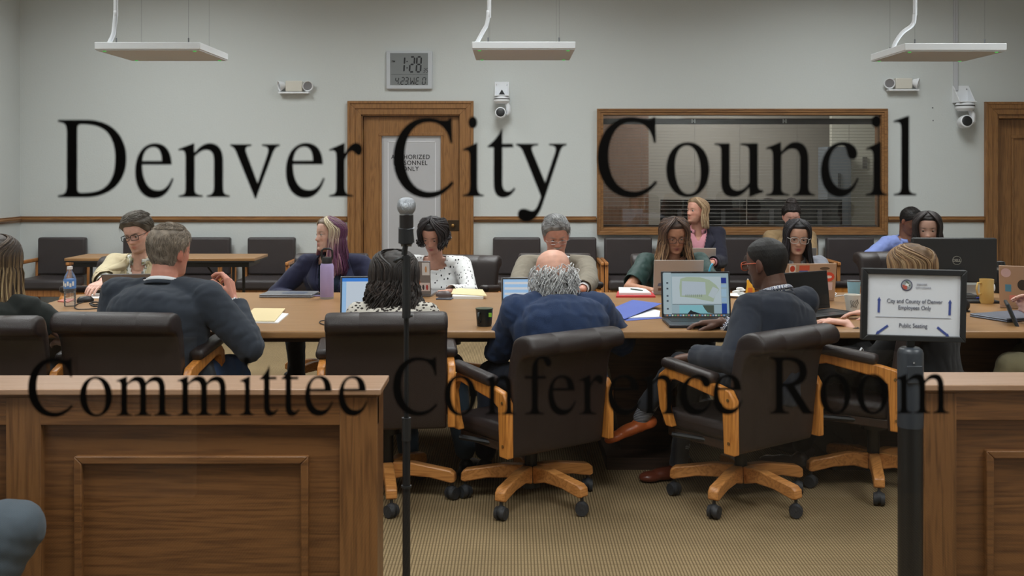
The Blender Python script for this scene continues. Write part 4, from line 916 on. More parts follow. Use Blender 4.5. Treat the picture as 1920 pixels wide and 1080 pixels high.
MB().rev([(.001, .1), (.0385, .1), (.0385, .106), (.001, .108)]).build('lid', M_greymetal, c, smooth=True)
c = cup('mug', 1850, 569, [(.033, 0), (.038, .012), (.037, .08), (.0385, .137)], plain('yellow_ceramic', S(206, 170, 100), .35), 'tall yellow ceramic mug right of the sign', 'mug', handle=(-1, -.25, .05, .115, .03), th=.004)
MB().sph((.034, -.018, .09), (.006, .006, .02), 10, 8).build('logo_patch', M_paper, c, smooth=True)
# lavender bottle
c = cup('water_bottle', 613, 560, [(.036, 0), (.039, .004), (.039, .19), (.033, .205)], plain('lavender_enamel', S(172, 158, 206), .4), 'lavender metal bottle with black handle lid before the purple-haired woman', 'bottle')
MB().rev([(.001, .0), (.0395, .0), (.0395, .012), (.001, .012)]).build('steel_base', M_alu, c, smooth=True)
MB().rev([(.001, .203), (.03, .203), (.03, .235), (.026, .242), (.001, .242)]).build('lid', M_black, c, smooth=True)
MB().tube([(-.027, 0, .225), (-.032, 0, .245), (-.03, 0, .28), (-.018, 0, .29), (.018, 0, .29), (.03, 0, .28), (.032, 0, .245), (.027, 0, .225)], .006, 8).build('handle', M_black, c, smooth='all')
# clear water bottle
M_pet = glass_mat('clear_plastic', (.93, .95, .97), ior=1.35, body=.10, bodyc=(.75, .78, .82))
c = empty('water_bottle', tp(131, 574), 0, 'clear plastic water bottle with blue label at the left end of the table', 'bottle')
pf = [(.001, 0), (.028, 0), (.031, .006)]
for i in range(6): pf += [(.0295, .014+i*.013), (.032, .02+i*.013)]
pf += [(.032, .095), (.0315, .15), (.028, .165), (.015, .19), (.0125, .194), (.0125, .205), (.001, .205)]
MB().rev(pf, n=32).build('body', M_pet, c, smooth=True)
MB().rev([(.001, .203), (.0145, .203), (.0145, .218), (.001, .219)]).build('cap', M_white, c, smooth=True)
MB().rev([(.0325, .098), (.0328, .103), (.0326, .148), (.0322, .15)]).build('label', plain('label_blue', S(92, 140, 208), .4), c, smooth=True)
for a in range(6):
    t = -PI/2-1.2+a*.42; MB().b2(-.005, .005, -.034, -.0325, .108+.006*(a % 2), .128+.01*(a % 2)).build('label_print', M_paper, c, rot=(0, 0, t+PI/2))
# can with blue straw, mustard bottle, napkin on plate
c = empty('tumbler', tp(1327, 558), 0, 'silver cup with bright blue straw behind the site-plan laptop', 'tumbler')
MB().rev([(.001, 0), (.026, 0), (.034, .01), (.034, .118), (.032, .122), (.001, .122)]).build('body', M_alu, c, smooth=True)
MB().rev([(.001, .121), (.035, .121), (.035, .128), (.001, .13)]).build('lid', plain('clear_lid', S(188, 192, 214), .2), c, smooth=True)
MB().tube([(0, 0, .12), (.008, 0, .15), (.018, 0, .185), (.03, 0, .20)], .0055, 10).build('straw', plain('blue_straw', S(70, 170, 208), .4), c, smooth='all')
c = empty('squeeze_bottle', tp(1406, 553), 0, 'yellow squeeze bottle beside white napkins on a plate', 'bottle')
MB().loft([[(x*sx+ox, y*sy, z) for x, y in [(math.cos(2*PI*i/20), math.sin(2*PI*i/20)) for i in range(20)]] for z, sx, sy, ox in ((0, .024, .014, 0), (.02, .027, .016, .002), (.05, .024, .014, .004), (.065, .014, .011, -.004), (.078, .009, .009, -.010), (.09, .006, .006, -.012))]).build('body', plain('mustard_yellow', S(232, 166, 40), .4), c, smooth=True)
MB().cyl((-.012, 0, .088), (-.012, 0, .096), .004).build('cap', M_paper, c); MB().b2(-.014, .012, -.0168, -.0155, .018, .045).build('label', plain('orange_label', S(214, 110, 40), .5), c)
c = tag(MB().rev([(.001, .002), (.05, .002), (.075, .014), (.078, .014), (.05, 0), (.001, 0)][::-1]).build('paper_plate', M_paper, smooth=True, loc=tp(1386, 557)), 'white paper plate holding crumpled napkins', 'plate')
nb = MB(); 
for i in range(5): nb.sph((random.uniform(-.025, .025), random.uniform(-.02, .02), .012+.008*i), (.028, .022, .008), 10, 6, M=Matrix.Rotation(random.uniform(-.5, .5), 3, 'X') @ Matrix.Rotation(i, 3, 'Z'))
tag(nb.build('napkin', M_paper, loc=tp(1386, 557)+Vector((0, 0, .006)), smooth=True), 'crumpled white paper napkins lying on the paper plate', 'napkin')
# papers and folders
def sheet(name, pts, z0, t, mat, parent=None, curl=0):
    """pts: pixel corners lying on the table"""
    P_ = [tp(x, y) for x, y in pts]; m = MB(); n = len(P_)
    m.prism([(p.x, p.y) for p in P_], TZ+z0, TZ+z0+t, 'z'); return m.build(name, mat, parent)
M_manila = plain('manila', S(226, 206, 160), .7)
o = sheet('paper_stack', [(456, 606), (488, 583), (541, 590), (521, 607)], 0.0, .006, M_paper); tag(o, 'loose white papers under the manila folder on the left', 'papers')
o = sheet('file_folder', [(451, 605), (476, 581.5), (535, 582), (515, 606)], .007, .004, M_manila); tag(o, 'cream manila folder on loose papers beside man in dark suit', 'folder')
o = sheet('paper_stack', [(848, 560.5), (852, 548), (908, 555), (906, 561)], 0, .016, M_paper); tag(o, 'white papers in a binder right of the dotted blouse woman', 'papers')
m = MB(); P_ = [tp(846, 557), tp(851, 546), tp(905, 553), tp(913, 561)]
m.add([P_[0]+Vector((0, 0, .018)), P_[1]+Vector((0, 0, .018)), P_[2]+Vector((0, 0, .03)), P_[3]+Vector((0, 0, .017)), P_[0]+Vector((0, 0, .021)), P_[1]+Vector((0, 0, .021)), P_[2]+Vector((0, 0, .033)), P_[3]+Vector((0, 0, .020))], [(0, 1, 2, 3), (7, 6, 5, 4), (0, 4, 5, 1), (1, 5, 6, 2), (2, 6, 7, 3), (3, 7, 4, 0)])
tag(m.build('file_folder', M_manila), 'manila folder lying open on a binder near the dotted blouse', 'folder')
o = sheet('notebook', [(1155, 558), (1158, 549), (1222, 549), (1229, 558)], 0, .01, plain('red_cover', S(196, 50, 56), .5)); tag(o, 'red notebook under white paper before woman in green blouse', 'notebook')
o = sheet('paper_pad', [(1161, 556), (1160, 545), (1207, 546), (1221, 556)], .0105, .012, M_paper); tag(o, 'white writing pad on the red notebook', 'papers')
p0 = tp(1183, 550)+Vector((0, 0, .027)); p1 = tp(1205, 553)+Vector((0, 0, .027)); tag(MB().cyl(p0, p1, .0045, .003, n=10).build('pen', plain('dark_green_pen', S(40, 62, 54), .4), smooth=True), 'dark green pen lying on the white writing pad', 'pen')
# blue folder with papers
m = MB(); A, B, C_, D_ = tp(1139, 586), tp(1186, 566), tp(1241, 578), tp(1171, 601)
m.add([A+Vector((0, 0, .012)), B+Vector((0, 0, .012)), C_+Vector((0, 0, .026)), D_+Vector((0, 0, .008)), A+Vector((0, 0, .010)), B+Vector((0, 0, .010)), C_+Vector((0, 0, .024)), D_+Vector((0, 0, .006))], [(3, 2, 1, 0), (4, 5, 6, 7), (0, 1, 5, 4), (1, 2, 6, 5), (2, 3, 7, 6), (3, 0, 4, 7)])
M_bluef = plain('blue_card', S(84, 104, 186), .5)
f_ = m.build('file_folder', M_bluef); tag(f_, 'bright blue folder lying half open beside the site-plan laptop', 'folder')
sheet('back_cover', [(1142, 588), (1190, 567), (1242, 597), (1175, 602)], 0, .002, M_bluef, f_); o = sheet('paper_stack', [(1175, 598), (1196, 574), (1238, 585), (1236, 596)], .0022, .004, M_paper); tag(o, 'papers sticking out of the blue folder', 'papers')
# mouse, phones, cables
def mouse(px, py, yaw, m, label):
    r = empty('computer_mouse', tp(px, py), yaw, label, 'mouse'); MB().loft([[(x*a, y*b+o_, z) for x, y in [(math.cos(2*PI*i/20), math.sin(2*PI*i/20)) for i in range(20)]] for z, a, b, o_ in ((0, .03, .053, 0), (.012, .031, .054, 0), (.024, .026, .045, -.004), (.032, .015, .028, -.008), (.034, .003, .006, -.01))]).build('shell', m, r, smooth=True)
    MB().b2(-.003, .003, .02, .038, .022, .029).build('scroll_wheel', M_rubber, r); return r
mouse(160, 566, R_(-30), M_black, 'black mouse under the hand of the man in beige blazer')
mouse(832, 556, R_(60), plain('brown_grey_plastic', S(88, 76, 76), .4), 'brown-grey mouse beside the stickered grey laptop')
def phone(px, py, yaw, m, label, w=.075, h=.15):
    r = empty('smartphone', tp(px, py), yaw, label, 'phone'); MB().b2(-w/2, w/2, -h/2, h/2, 0, .009).build('case', m, r, bevel=.003); MB().b2(-w/2+.004, w/2-.004, -h/2+.006, h/2-.006, .009, .0098).build('screen', M_scroff, r); return r
phone(834, 561, R_(80), plain('slate_case', S(92, 100, 116), .4), 'grey-blue phone lying before the brown-grey mouse', .07, .09)
phone(598, 554, R_(10), plain('violet_case', S(150, 140, 180), .5), 'violet phone beside the lavender bottle', .06, .12)
phone(96, 604, R_(70), plain('blue_case', S(60, 84, 140), .5), 'dark phone in blue case beside the long-haired woman', .08, .16)
def cable(pts, r, m, label, name='cable'):
    P_ = [tp(x, y)+Vector((0, 0, r+.001)) for x, y in pts]; Q = []
    for i in range(len(P_)-1):
        a = P_[max(i-1, 0)]; b = P_[i]; e = P_[i+1]; f = P_[min(i+2, len(P_)-1)]
        for k in range(5):
            t = k/5; Q.append(.5*((2*b)+(-a+e)*t+(2*a-5*b+4*e-f)*t*t+(-a+3*b-3*e+f)*t**3))
    Q.append(P_[-1]); return tag(MB().tube(Q, r, 6).build(name, m, smooth='all'), label, 'cable')
cable([(156, 568), (146, 571), (140, 576), (145, 581), (165, 581), (185, 580), (200, 584)], .003, M_black, 'black mouse cable curling over the table at left')
cable([(168, 571), (176, 568), (186, 569), (180, 573), (170, 572), (178, 576), (192, 574), (200, 578)], .004, M_black, 'bundle of black cable beside the man in dark suit')
cable([(1558, 552), (1562, 549), (1568, 552), (1563, 557), (1572, 556), (1582, 555), (1590, 557)], .0028, M_white, 'thin white cable looping beside the black laptop')
cable([(612, 602), (602, 603), (599, 606), (604, 609), (612, 611)], .0028, M_black, 'short black cable sticking out left of the microphone chair')
cable([(776, 550), (784, 546), (790, 551), (792, 557)], .003, M_black, 'thin black cable beside the stickered grey laptop')
o = sheet('paper_stack', [(168, 560), (174, 551), (196, 551), (196, 560)], 0, .004, M_paper); tag(o, 'white paper beside the man in beige blazer', 'papers')
o = sheet('notebook', [(108, 566), (122, 562), (140, 562), (128, 568)], 0, .006, plain('red_edge_cover', S(190, 110, 96), .6)); tag(o, 'small red-edged notepad behind the clear water bottle', 'notebook')
lq, lidq = laptop(246, 558, R_(188), .30, .21, .155, .55, M_spacegrey, M_scrwhite, 'grey laptop half hidden in front of the man in beige blazer')
# tray, pens, thermos, papers right
tr = tag(MB().b2(-.09, .09, -.05, .05, 0, .014).build('keyboard', M_black, loc=tp(1838, 567), rot=(0, 0, R_(-4)), bevel=.003), 'black keyboard edge lying behind the yellow mug', 'keyboard')
p = tp(1822, 563)+Vector((0, -.06, .02)); tag(MB().cyl(p, p+Vector((.055, .01, 0)), .004, n=10).build('pen', plain('blue_pen', S(60, 70, 170), .4), smooth=True), 'blue pen left of the yellow mug', 'pen')
p = tp(1868, 563)+Vector((0, -.06, .02)); tag(MB().cyl(p, p+Vector((.05, -.01, 0)), .004, n=10).build('pen', plain('red_pen', S(180, 60, 70), .4), smooth=True), 'red pen right of the yellow mug', 'pen')
c = empty('thermos', tp(1876, 549), 0, 'black and silver thermos standing behind the big monitor', 'thermos')
MB().rev([(.001, 0), (.04, 0), (.042, .01), (.042, .12), (.036, .14), (.001, .14)]).build('body', M_blackmetal, c, smooth=True); MB().rev([(.001, .139), (.036, .14), (.036, .155), (.001, .156)]).build('steel_band', M_alu, c, smooth=True); MB().rev([(.001, .155), (.03, .155), (.024, .19), (.001, .195)]).build('cap', M_black, c, smooth=True)
c = empty('conference_phone', tp(1806, 584), 0, 'small black ball-shaped table microphone just right of the sign', 'microphone'); MB().sph((0, 0, .034), .034, 20, 12).build('ball', M_black, c, smooth='all'); MB().cyl((0, 0, 0), (0, 0, .006), .035, n=24).build('base', M_black, c)
o = tag(MB().b2(-.045, .045, -.004, .0, 0, .06).build('note_card', M_paper, loc=tp(1821, 553), rot=(-.15, 0, 0)), 'white card standing under the monitor left of the yellow mug', 'card')
# ============================================================ people
A3 = lambda v: np.array(v, float)
def nrm(v): v = A3(v); return v/(np.linalg.norm(v)+1e-12)
class PM:
    """closed primitives in world space that are fused by a voxel remesh"""
    def __init__(s): s.v = []; s.f = []; s.n = 0
    def rings(s, R):
        n = len(R[0]); V = np.concatenate(R); m = len(R); o = s.n
        for i in range(m-1):
            for j in range(n):
                k = (j+1) % n; s.f.append((o+i*n+j, o+i*n+k, o+(i+1)*n+k, o+(i+1)*n+j))
        s.f.append(tuple(o+j for j in reversed(range(n)))); s.f.append(tuple(o+(m-1)*n+j for j in range(n)))
        s.v.append(V); s.n += len(V)
    def cap(s, p0, r0, p1, r1, n=14):
        p0, p1 = A3(p0), A3(p1); a = nrm(p1-p0); t = A3((0, 0, 1)) if abs(a[2]) < .9 else A3((1, 0, 0))
        u = nrm(np.cross(a, t)); w = np.cross(a, u); an = np.arange(n)*2*PI/n
        circ = np.outer(np.cos(an), u)+np.outer(np.sin(an), w); R = []
        for th in (85, 60, 35, 12): q = math.radians(th); R.append(p0-a*r0*math.sin(q)+circ*r0*math.cos(q))
        for th in (12, 35, 60, 85): q = math.radians(th); R.append(p1+a*r1*math.sin(q)+circ*r1*math.cos(q))
        s.rings(R)
    def ell(s, c, ax, r, n=20, m=12):
        c = A3(c); ax = [nrm(a) for a in ax]; R = []; an = np.arange(n)*2*PI/n
        if np.dot(np.cross(ax[0], ax[1]), ax[2]) < 0: ax[0] = -ax[0]
        for i in range(m+1):
            th = PI*i/m; e = max(.02, math.sin(th))
            R.append(c-ax[2]*r[2]*math.cos(th)+(np.outer(np.cos(an), ax[0])*r[0]+np.outer(np.sin(an), ax[1])*r[1])*e)
        s.rings(R)
    def loft(s, secs, n=32, ex=2.3):
        """secs: (centre, u, hu, v, hv); u x v must follow the sweep"""
        an = np.arange(n)*2*PI/n; c_, s_ = np.cos(an), np.sin(an); k = 2/ex
        C = np.sign(c_)*np.abs(c_)**k; Sn = np.sign(s_)*np.abs(s_)**k
        s.rings([A3(c)+np.outer(C, A3(u))*hu+np.outer(Sn, A3(v))*hv for c, u, hu, v, hv in secs])
def remesh(pm, name, vox, smooth=4):
    V = np.concatenate(pm.v); me = bpy.data.meshes.new(name+'_raw'); me.from_pydata(V.tolist(), [], pm.f); me.update()
    o = bpy.data.objects.new(name+'_raw', me); COL.objects.link(o)
    m = o.modifiers.new('r', 'REMESH'); m.mode = 'VOXEL'; m.voxel_size = vox; m.use_smooth_shade = True
    if smooth: k = o.modifiers.new('s', 'SMOOTH'); k.factor = .5; k.iterations = smooth
    dg = bpy.context.evaluated_depsgraph_get(); new = bpy.data.meshes.new_from_object(o.evaluated_get(dg))
    bpy.data.objects.remove(o); bpy.data.meshes.remove(me); new.name = name
    return new
def get_v(me):
    a = np.empty(len(me.vertices)*3); me.vertices.foreach_get('co', a); return a.reshape(-1, 3)
def get_n(me):
    a = np.empty(len(me.vertices)*3); me.vertex_normals.foreach_get('vector', a); return a.reshape(-1, 3)
def set_v(me, V): me.vertices.foreach_set('co', V.ravel()); me.update()
def set_col(me, C):
    a = me.color_attributes.get('col') or me.color_attributes.new('col', 'FLOAT_COLOR', 'POINT')
    C4 = np.ones((len(C), 4)); C4[:, :3] = C; a.data.foreach_set('color', C4.ravel())
def fnoise(V, f, seed=0.0):
    """cheap smooth 3-D noise: sum of rotated sines"""
    r = np.random.RandomState(int(seed*97)+5); out = np.zeros(len(V))
    for i in range(7):
        k = r.normal(size=3); k *= f*(.6+.9*r.rand())/np.linalg.norm(k); out += np.sin(V @ k*2*PI+r.rand()*6.28)
    return out/3.2
def kill(me, mask):
    """drop vertices where mask is True"""
    import bmesh
    bm = bmesh.new(); bm.from_mesh(me); bm.verts.ensure_lookup_table()
    bmesh.ops.delete(bm, geom=[bm.verts[i] for i in np.nonzero(mask)[0]], context='VERTS'); bm.to_mesh(me); bm.free(); me.update()
def mkobj(name, me, mat, parent, root):
    me.materials.clear(); me.materials.append(mat)
    V = get_v(me)-root; set_v(me, V)
    me.shade_smooth()
    o = bpy.data.objects.new(name, me); COL.objects.link(o)
    if parent is not None: o.parent = parent
    return o

# ---- head surface (local: x right, y forward, z up, origin between the ears at eye height)
HZ = [-.118, -.112, -.10, -.085, -.068, -.05, -.03, -.01, .01, .035, .06, .08, .096, .108, .115, .117]
HF = [.058, .074, .082, .081, .082, .083, .085, .086, .089, .091, .086, .074, .056, .034, .012, .002]
HB = [-.004, -.012, -.026, -.044, -.060, -.074, -.086, -.095, -.101, -.103, -.098, -.086, -.068, -.046, -.024, -.014]
HW = [.018, .031, .043, .051, .058, .063, .068, .0715, .074, .0755, .0735, .066, .053, .035, .015, .004]
def g2(x, z, cx, cz, sx, sz): return np.exp(-((x-cx)/sx)**2-((z-cz)/sz)**2)
def head_pts(a, z, female=False, face=True, jaw=1.0):
    """a: azimuth array, 0 = right ear (+x), pi/2 = face; z array"""
    f = np.interp(z, HZ, HF); b = np.interp(z, HZ, HB); w = np.interp(z, HZ, HW)
    w = w*(1+(jaw-1)*np.clip(-z/.08, 0, 1))
    cy = b+(f-b)*.46
    c, s = np.cos(a), np.sin(a)
    ex = 2.15; k = 2/ex
    C = np.sign(c)*np.abs(c)**k; Sn = np.sign(s)*np.abs(s)**k
    x = w*C; y = np.where(s > 0, cy+(f-cy)*Sn, cy+(cy-b)*Sn)
    if face:
        fr = np.clip(s*1.6-.15, 0, 1)
        nf = .85 if female else 1.0
        t = np.clip((.004-z)/.040, 0, 1)                      # nose ridge grows downward
        ridge = np.where(z > -.040, t**1.15*.0245, np.clip((z+.052)/.012, 0, 1)*.0245)*nf
        ridge = ridge*np.exp(-(x/(.0075+.0055*t))**2)
        d = ridge+.004*g2(x, z, 0, .002, .006, .012)
        for sx in (-1, 1):
            d = d+.008*nf*g2(x, z, sx*.0125, -.041, .0065, .007)
            d = d-.0125*g2(x, z, sx*.031, -.002, .0165, .0105)
            d = d+(.002 if female else .0045)*g2(x, z, sx*.028, .017, .018, .007)
            d = d+.0045*g2(x, z, sx*.043, -.028, .017, .015)
            d = d-.003*g2(x, z, sx*.030, -.052, .010, .018)
        d = d+.0065*g2(x, z, 0, -.066, .017, .0048)+.0065*g2(x, z, 0, -.0765, .014, .0050)-.0055*g2(x, z, 0, -.0712, .022, .0022)
        d = d-.003*g2(x, z, 0, -.087, .016, .006)+.006*g2(x, z, 0, -.102, .016, .010)
        y = y+d*fr
    return np.stack([x, y, z], -1)
def head_rings(F, scale, female, jaw=1.0, n=96):
    zz = np.concatenate([np.linspace(-.118, -.085, 9), np.linspace(-.081, .02, 44), np.linspace(.026, .10, 16), np.array([.105, .109, .112, .1145, .1162, .117])])
    an = np.arange(n)*2*PI/n; out = []
    for z in zz: out.append((head_pts(an, np.full(n, z), female, True, jaw)*scale) @ F[1]+F[0])
    return out
def frame(c, yaw, pitch, roll):
    """yaw 0 faces +y (away from camera), 180 faces the camera; pitch + looks down; rows = x right, y forward, z up"""
    y, p, r = map(math.radians, (yaw, pitch, roll))
    M = Matrix.Rotation(y, 3, 'Z') @ Matrix.Rotation(-p, 3, 'X') @ Matrix.Rotation(r, 3, 'Y')
    return (A3(c), A3(M.transposed()))
def ik(S_, W, l1, l2, hint):
    S_, W = A3(S_), A3(W); d = W-S_; L = np.linalg.norm(d)
    if L > l1+l2-.006: W = S_+d/L*(l1+l2-.006); d = W-S_; L = np.linalg.norm(d)
    a = (l1*l1-l2*l2+L*L)/(2*L); h = math.sqrt(max(0, l1*l1-a*a)); u = d/L
    hp = A3(hint)-u*np.dot(hint, u); return S_+u*a+nrm(hp)*h, W
def hand(pm, W, dh, pn, side, curl=(.5, .55, .6, .65), spread=1.0, sc=1.0, thumb=.5, tips=None):
    dh = nrm(dh); pn = nrm(A3(pn)-dh*np.dot(pn, dh)); lat = np.cross(dh, pn)*side
    W = A3(W)
    off = [.033, .011, -.011, -.031]; kl = [.088, .091, .086, .078]
    for i in range(4):
        K = W+(dh*kl[i]+lat*off[i]*spread)*sc
        pm.cap(W+lat*off[i]*.55*sc+dh*.01, .0155*sc, K, .0125*sc, 10)
        ln = [.078, .086, .080, .062][i]*sc; d = dh+lat*off[i]*(spread-.6)*4; d = nrm(d); p = K; r = .0092*sc
        ang = 0
        for q, (fr_, bend) in enumerate(((.45, .55), (.31, .95), (.24, .6))):
            ang += curl[i]*bend
            dd = nrm(d*math.cos(ang)+pn*math.sin(ang)); e = p+dd*ln*fr_
            pm.cap(p, r, e, r*.93, 10); p = e; r *= .93
    pm.cap(W+dh*.045*sc, .016*sc, W+dh*.07*sc, .014*sc, 10)
    t0 = W+dh*.02*sc+lat*.016*sc+pn*.006*sc; t1 = t0+nrm(dh*.75+lat*.75+pn*.3)*.042*sc; t2 = t1+nrm(dh+lat*.35+pn*thumb)*.034*sc; t3 = t2+nrm(dh*1.0+lat*.05+pn*(thumb+.2))*.026*sc
    pm.cap(t0, .016*sc, t1, .0125*sc, 10); pm.cap(t1, .0118*sc, t2, .0105*sc, 10); pm.cap(t2, .0105*sc, t3, .0088*sc, 10)

M_skin = plain('skin', (1, 1, 1), .5, attr=True, bump=.05, bscale=260, spec=.4)
M_hairm = plain('hair_strands', (1, 1, 1), .5, attr=True, bump=.3, bscale=60, stretch=(8, 8, 1.2), spec=.35)
M_eye = plain('eye', (1, 1, 1), .2, attr=True)
def cloth(name, c, rough=.85, bump=.25, bscale=600, var=.06, sheen=.1):
    return plain(name, c, rough, bump=bump, bscale=bscale, var=var, vscale=14, spec=.25, sheen=sheen)
def spotted(name, base, spot, scale, thr, stretch=(1, 1, .6), rnd=1.0):
    m, N, L, P = newmat(name); tc = N.new('ShaderNodeTexCoord'); mp = N.new('ShaderNodeMapping'); mp.inputs['Scale'].default_value = stretch
    mp.inputs['Rotation'].default_value = (.5, .4, .3)
    L.new(tc.outputs['Object'], mp.inputs[0]); vo = N.new('ShaderNodeTexVoronoi'); vo.inputs['Scale'].default_value = scale; vo.inputs['Randomness'].default_value = rnd; L.new(mp.outputs[0], vo.inputs['Vector'])
    rp = N.new('ShaderNodeValToRGB'); L.new(vo.outputs['Distance'], rp.inputs[0]); e = rp.color_ramp.elements; e[0].position = thr; e[0].color = (*spot, 1); e[1].position = thr+.05; e[1].color = (*base, 1)
    L.new(rp.outputs[0], P.inputs['Base Color']); P.inputs['Roughness'].default_value = .85; P.inputs['Specular IOR Level'].default_value = .2
    return m

TORSO = {  # t, half width, half depth, shift toward the front
 'm': [(-.20, .165, .12, .03), (-.10, .175, .135, .02), (0, .17, .132, .01), (.18, .158, .125, .012), (.35, .155, .122, .015), (.55, .165, .125, .01), (.72, .175, .125, 0), (.84, .165, .115, -.008), (.93, .125, .09, -.01), (.99, .085, .068, -.006), (1.04, .058, .056, 0)],
 'f': [(-.20, .165, .12, .03), (-.10, .175, .135, .02), (0, .168, .13, .01), (.18, .143, .112, .01), (.35, .132, .102, .012), (.55, .142, .118, .022), (.70, .150, .122, .018), (.84, .145, .098, -.004), (.93, .108, .078, -.008), (.99, .072, .058, -.005), (1.04, .050, .050, 0)]}
def spine(P, t):
    return P['pel']+(P['nb']-P['pel'])*t-P['f']*P.get('slouch', .03)*math.sin(PI*min(max(t, 0), 1))
def torso_loft(pm, P, infl=0.0, t1=1.1, t0=-.3, flare=0.0):
    g = P.get('girth', 1.0); secs = []
    rows = [r for r in TORSO[P['sex']] if t0 <= r[0] <= t1]
    for t, w, d, sh in rows:
        c = spine(P, t); k = g if t < .75 else 1+(g-1)*.5
        if t > .9: k = 1
        up = nrm(spine(P, t+.02)-spine(P, t-.02)); fv = nrm(P['f']-up*np.dot(P['f'], up)); rv = np.cross(fv, up)
        inf = infl*(1 if t < .95 else .8)+flare*max(0, .4-t)
        secs.append((c+fv*sh*P['s'], rv, (w*k*P['s']+inf), fv, (d*k*P['s']+inf)))
    pm.loft(secs, 36, 2.35)
def build_pose(P):
    s = P.setdefault('s', 1.0); H = A3(P['head']); ya = math.radians(P['yaw']); P['f'] = A3((-math.sin(ya), math.cos(ya), 0)); P['r'] = A3((math.cos(ya), math.sin(ya), 0))
    P['F'] = frame(H, P['yaw']+P.get('turn', 0), P.get('pitch', 0), P.get('roll', 0))
    hs = P.setdefault('hs', 1.0 if P['sex'] == 'm' else .95)
    lean = math.radians(P.get('lean', 8))
    fwd = P['F'][1][1]*np.array((1, 1, 0))
    P['nb'] = H-A3((0, 0, P.get('neck', .178)*hs))-P['f']*(.02+.10*math.sin(lean))-fwd*.02*hs
    pz = P.get('pz', .56)
    P['pel'] = A3((P['nb'][0], P['nb'][1], pz))-P['f']*math.tan(lean)*(P['nb'][2]-pz)+P['r']*P.get('side', 0)
    up = nrm(spine(P, .98)-spine(P, .75)); sw = P.get('sw', .175 if P['sex'] == 'm' else .155)*s
    P['up'] = up
    sh = spine(P, .905); rr = P['r']
    tilt = P.get('sh_tilt', 0.0)
    rise = P.get('shrug', 0.0)
    P['S'] = {+1: sh+rr*sw+A3((0, 0, tilt+rise)), -1: sh-rr*sw+A3((0, 0, -tilt+rise))}
    P['E'] = {}; P['W'] = {}
    l1, l2 = .285*s, .255*s
    for sd in (1, -1):
        hint = P.get('hintR' if sd == 1 else 'hintL', None)
        if hint is None: hint = A3((0, 0, -1))+rr*sd*.45-P['f']*.3
        W = P.get('wR' if sd == 1 else 'wL', None)
        if W is None: W = P['S'][sd]+P['f']*.34-A3((0, 0, .42))-rr*sd*.04
        P['E'][sd], P['W'][sd] = ik(P['S'][sd], W, l1, l2, hint)
    # legs
    P['hip'] = {sd: P['pel']+rr*sd*.095*s+A3((0, 0, -.015)) for sd in (1, -1)}
    P['knee'] = {}; P['ank'] = {}
    for sd in (1, -1):
        kn = P.get('kR' if sd == 1 else 'kL'); an = P.get('aR' if sd == 1 else 'aL')
        kn = A3(kn) if kn is not None else P['hip'][sd]+P['f']*.40*s+rr*sd*.05+A3((0, 0, -.03))
        an = A3(an) if an is not None else A3((*(kn-P['f']*.05)[:2], .10))
        P['knee'][sd] = kn; P['ank'][sd] = an
def arm_prims(pm, P, infl, t_end=1.0, sides=(1, -1), cuff=0.0):
    s = P['s']*P.get('arm', 1.0); k = .88 if P['sex'] == 'f' else 1.0
    for sd in sides:
        S_, E, W = P['S'][sd], P['E'][sd], P['W'][sd]
        sh0 = spine(P, .985)+P['r']*sd*.045*P['s']
        pm.cap(sh0, .042*s*k+infl*.5, S_+A3((0, 0, .004)), .056*s*k+infl, 16)
        pm.cap(spine(P, .74)+P['r']*sd*.09*P['s'], .075*s*k+infl*.5, S_+(E-S_)*.1, .054*s*k+infl, 16)
        a = min(1, t_end*2)
        pm.cap(S_, .056*s*k+infl, S_+(E-S_)*a, (.045*s*k if a == 1 else .050*s*k)+infl+(cuff if a < 1 else 0), 16)
        if t_end > .5:
            b = (t_end-.5)*2; pm.cap(E, .0445*s*k+infl, E+(W-E)*b, (.044-.016*b)*s*k+infl+cuff, 16)
def fold(V, nn, P, amp):
    d = fnoise(V*np.array([1, 1, .55]), 7, P.get('seed', 1))*amp+np.abs(fnoise(V, 13, P.get('seed', 1)+3))*amp*.7
    for sd in (1, -1):
        for J, n_ in ((P['E'][sd], P['W'][sd]-P['S'][sd]), (P['S'][sd], P['E'][sd]-P['S'][sd])):
            q = V-J; r_ = np.exp(-(np.linalg.norm(q, axis=1)/.085)**2); ax = nrm(n_); d += r_*amp*.75*np.sin((q @ ax)*2*PI/.045+fnoise(V, 7, 2)*3.0)*(.5+.5*fnoise(V, 9, 8))
    return V+nn*d[:, None]
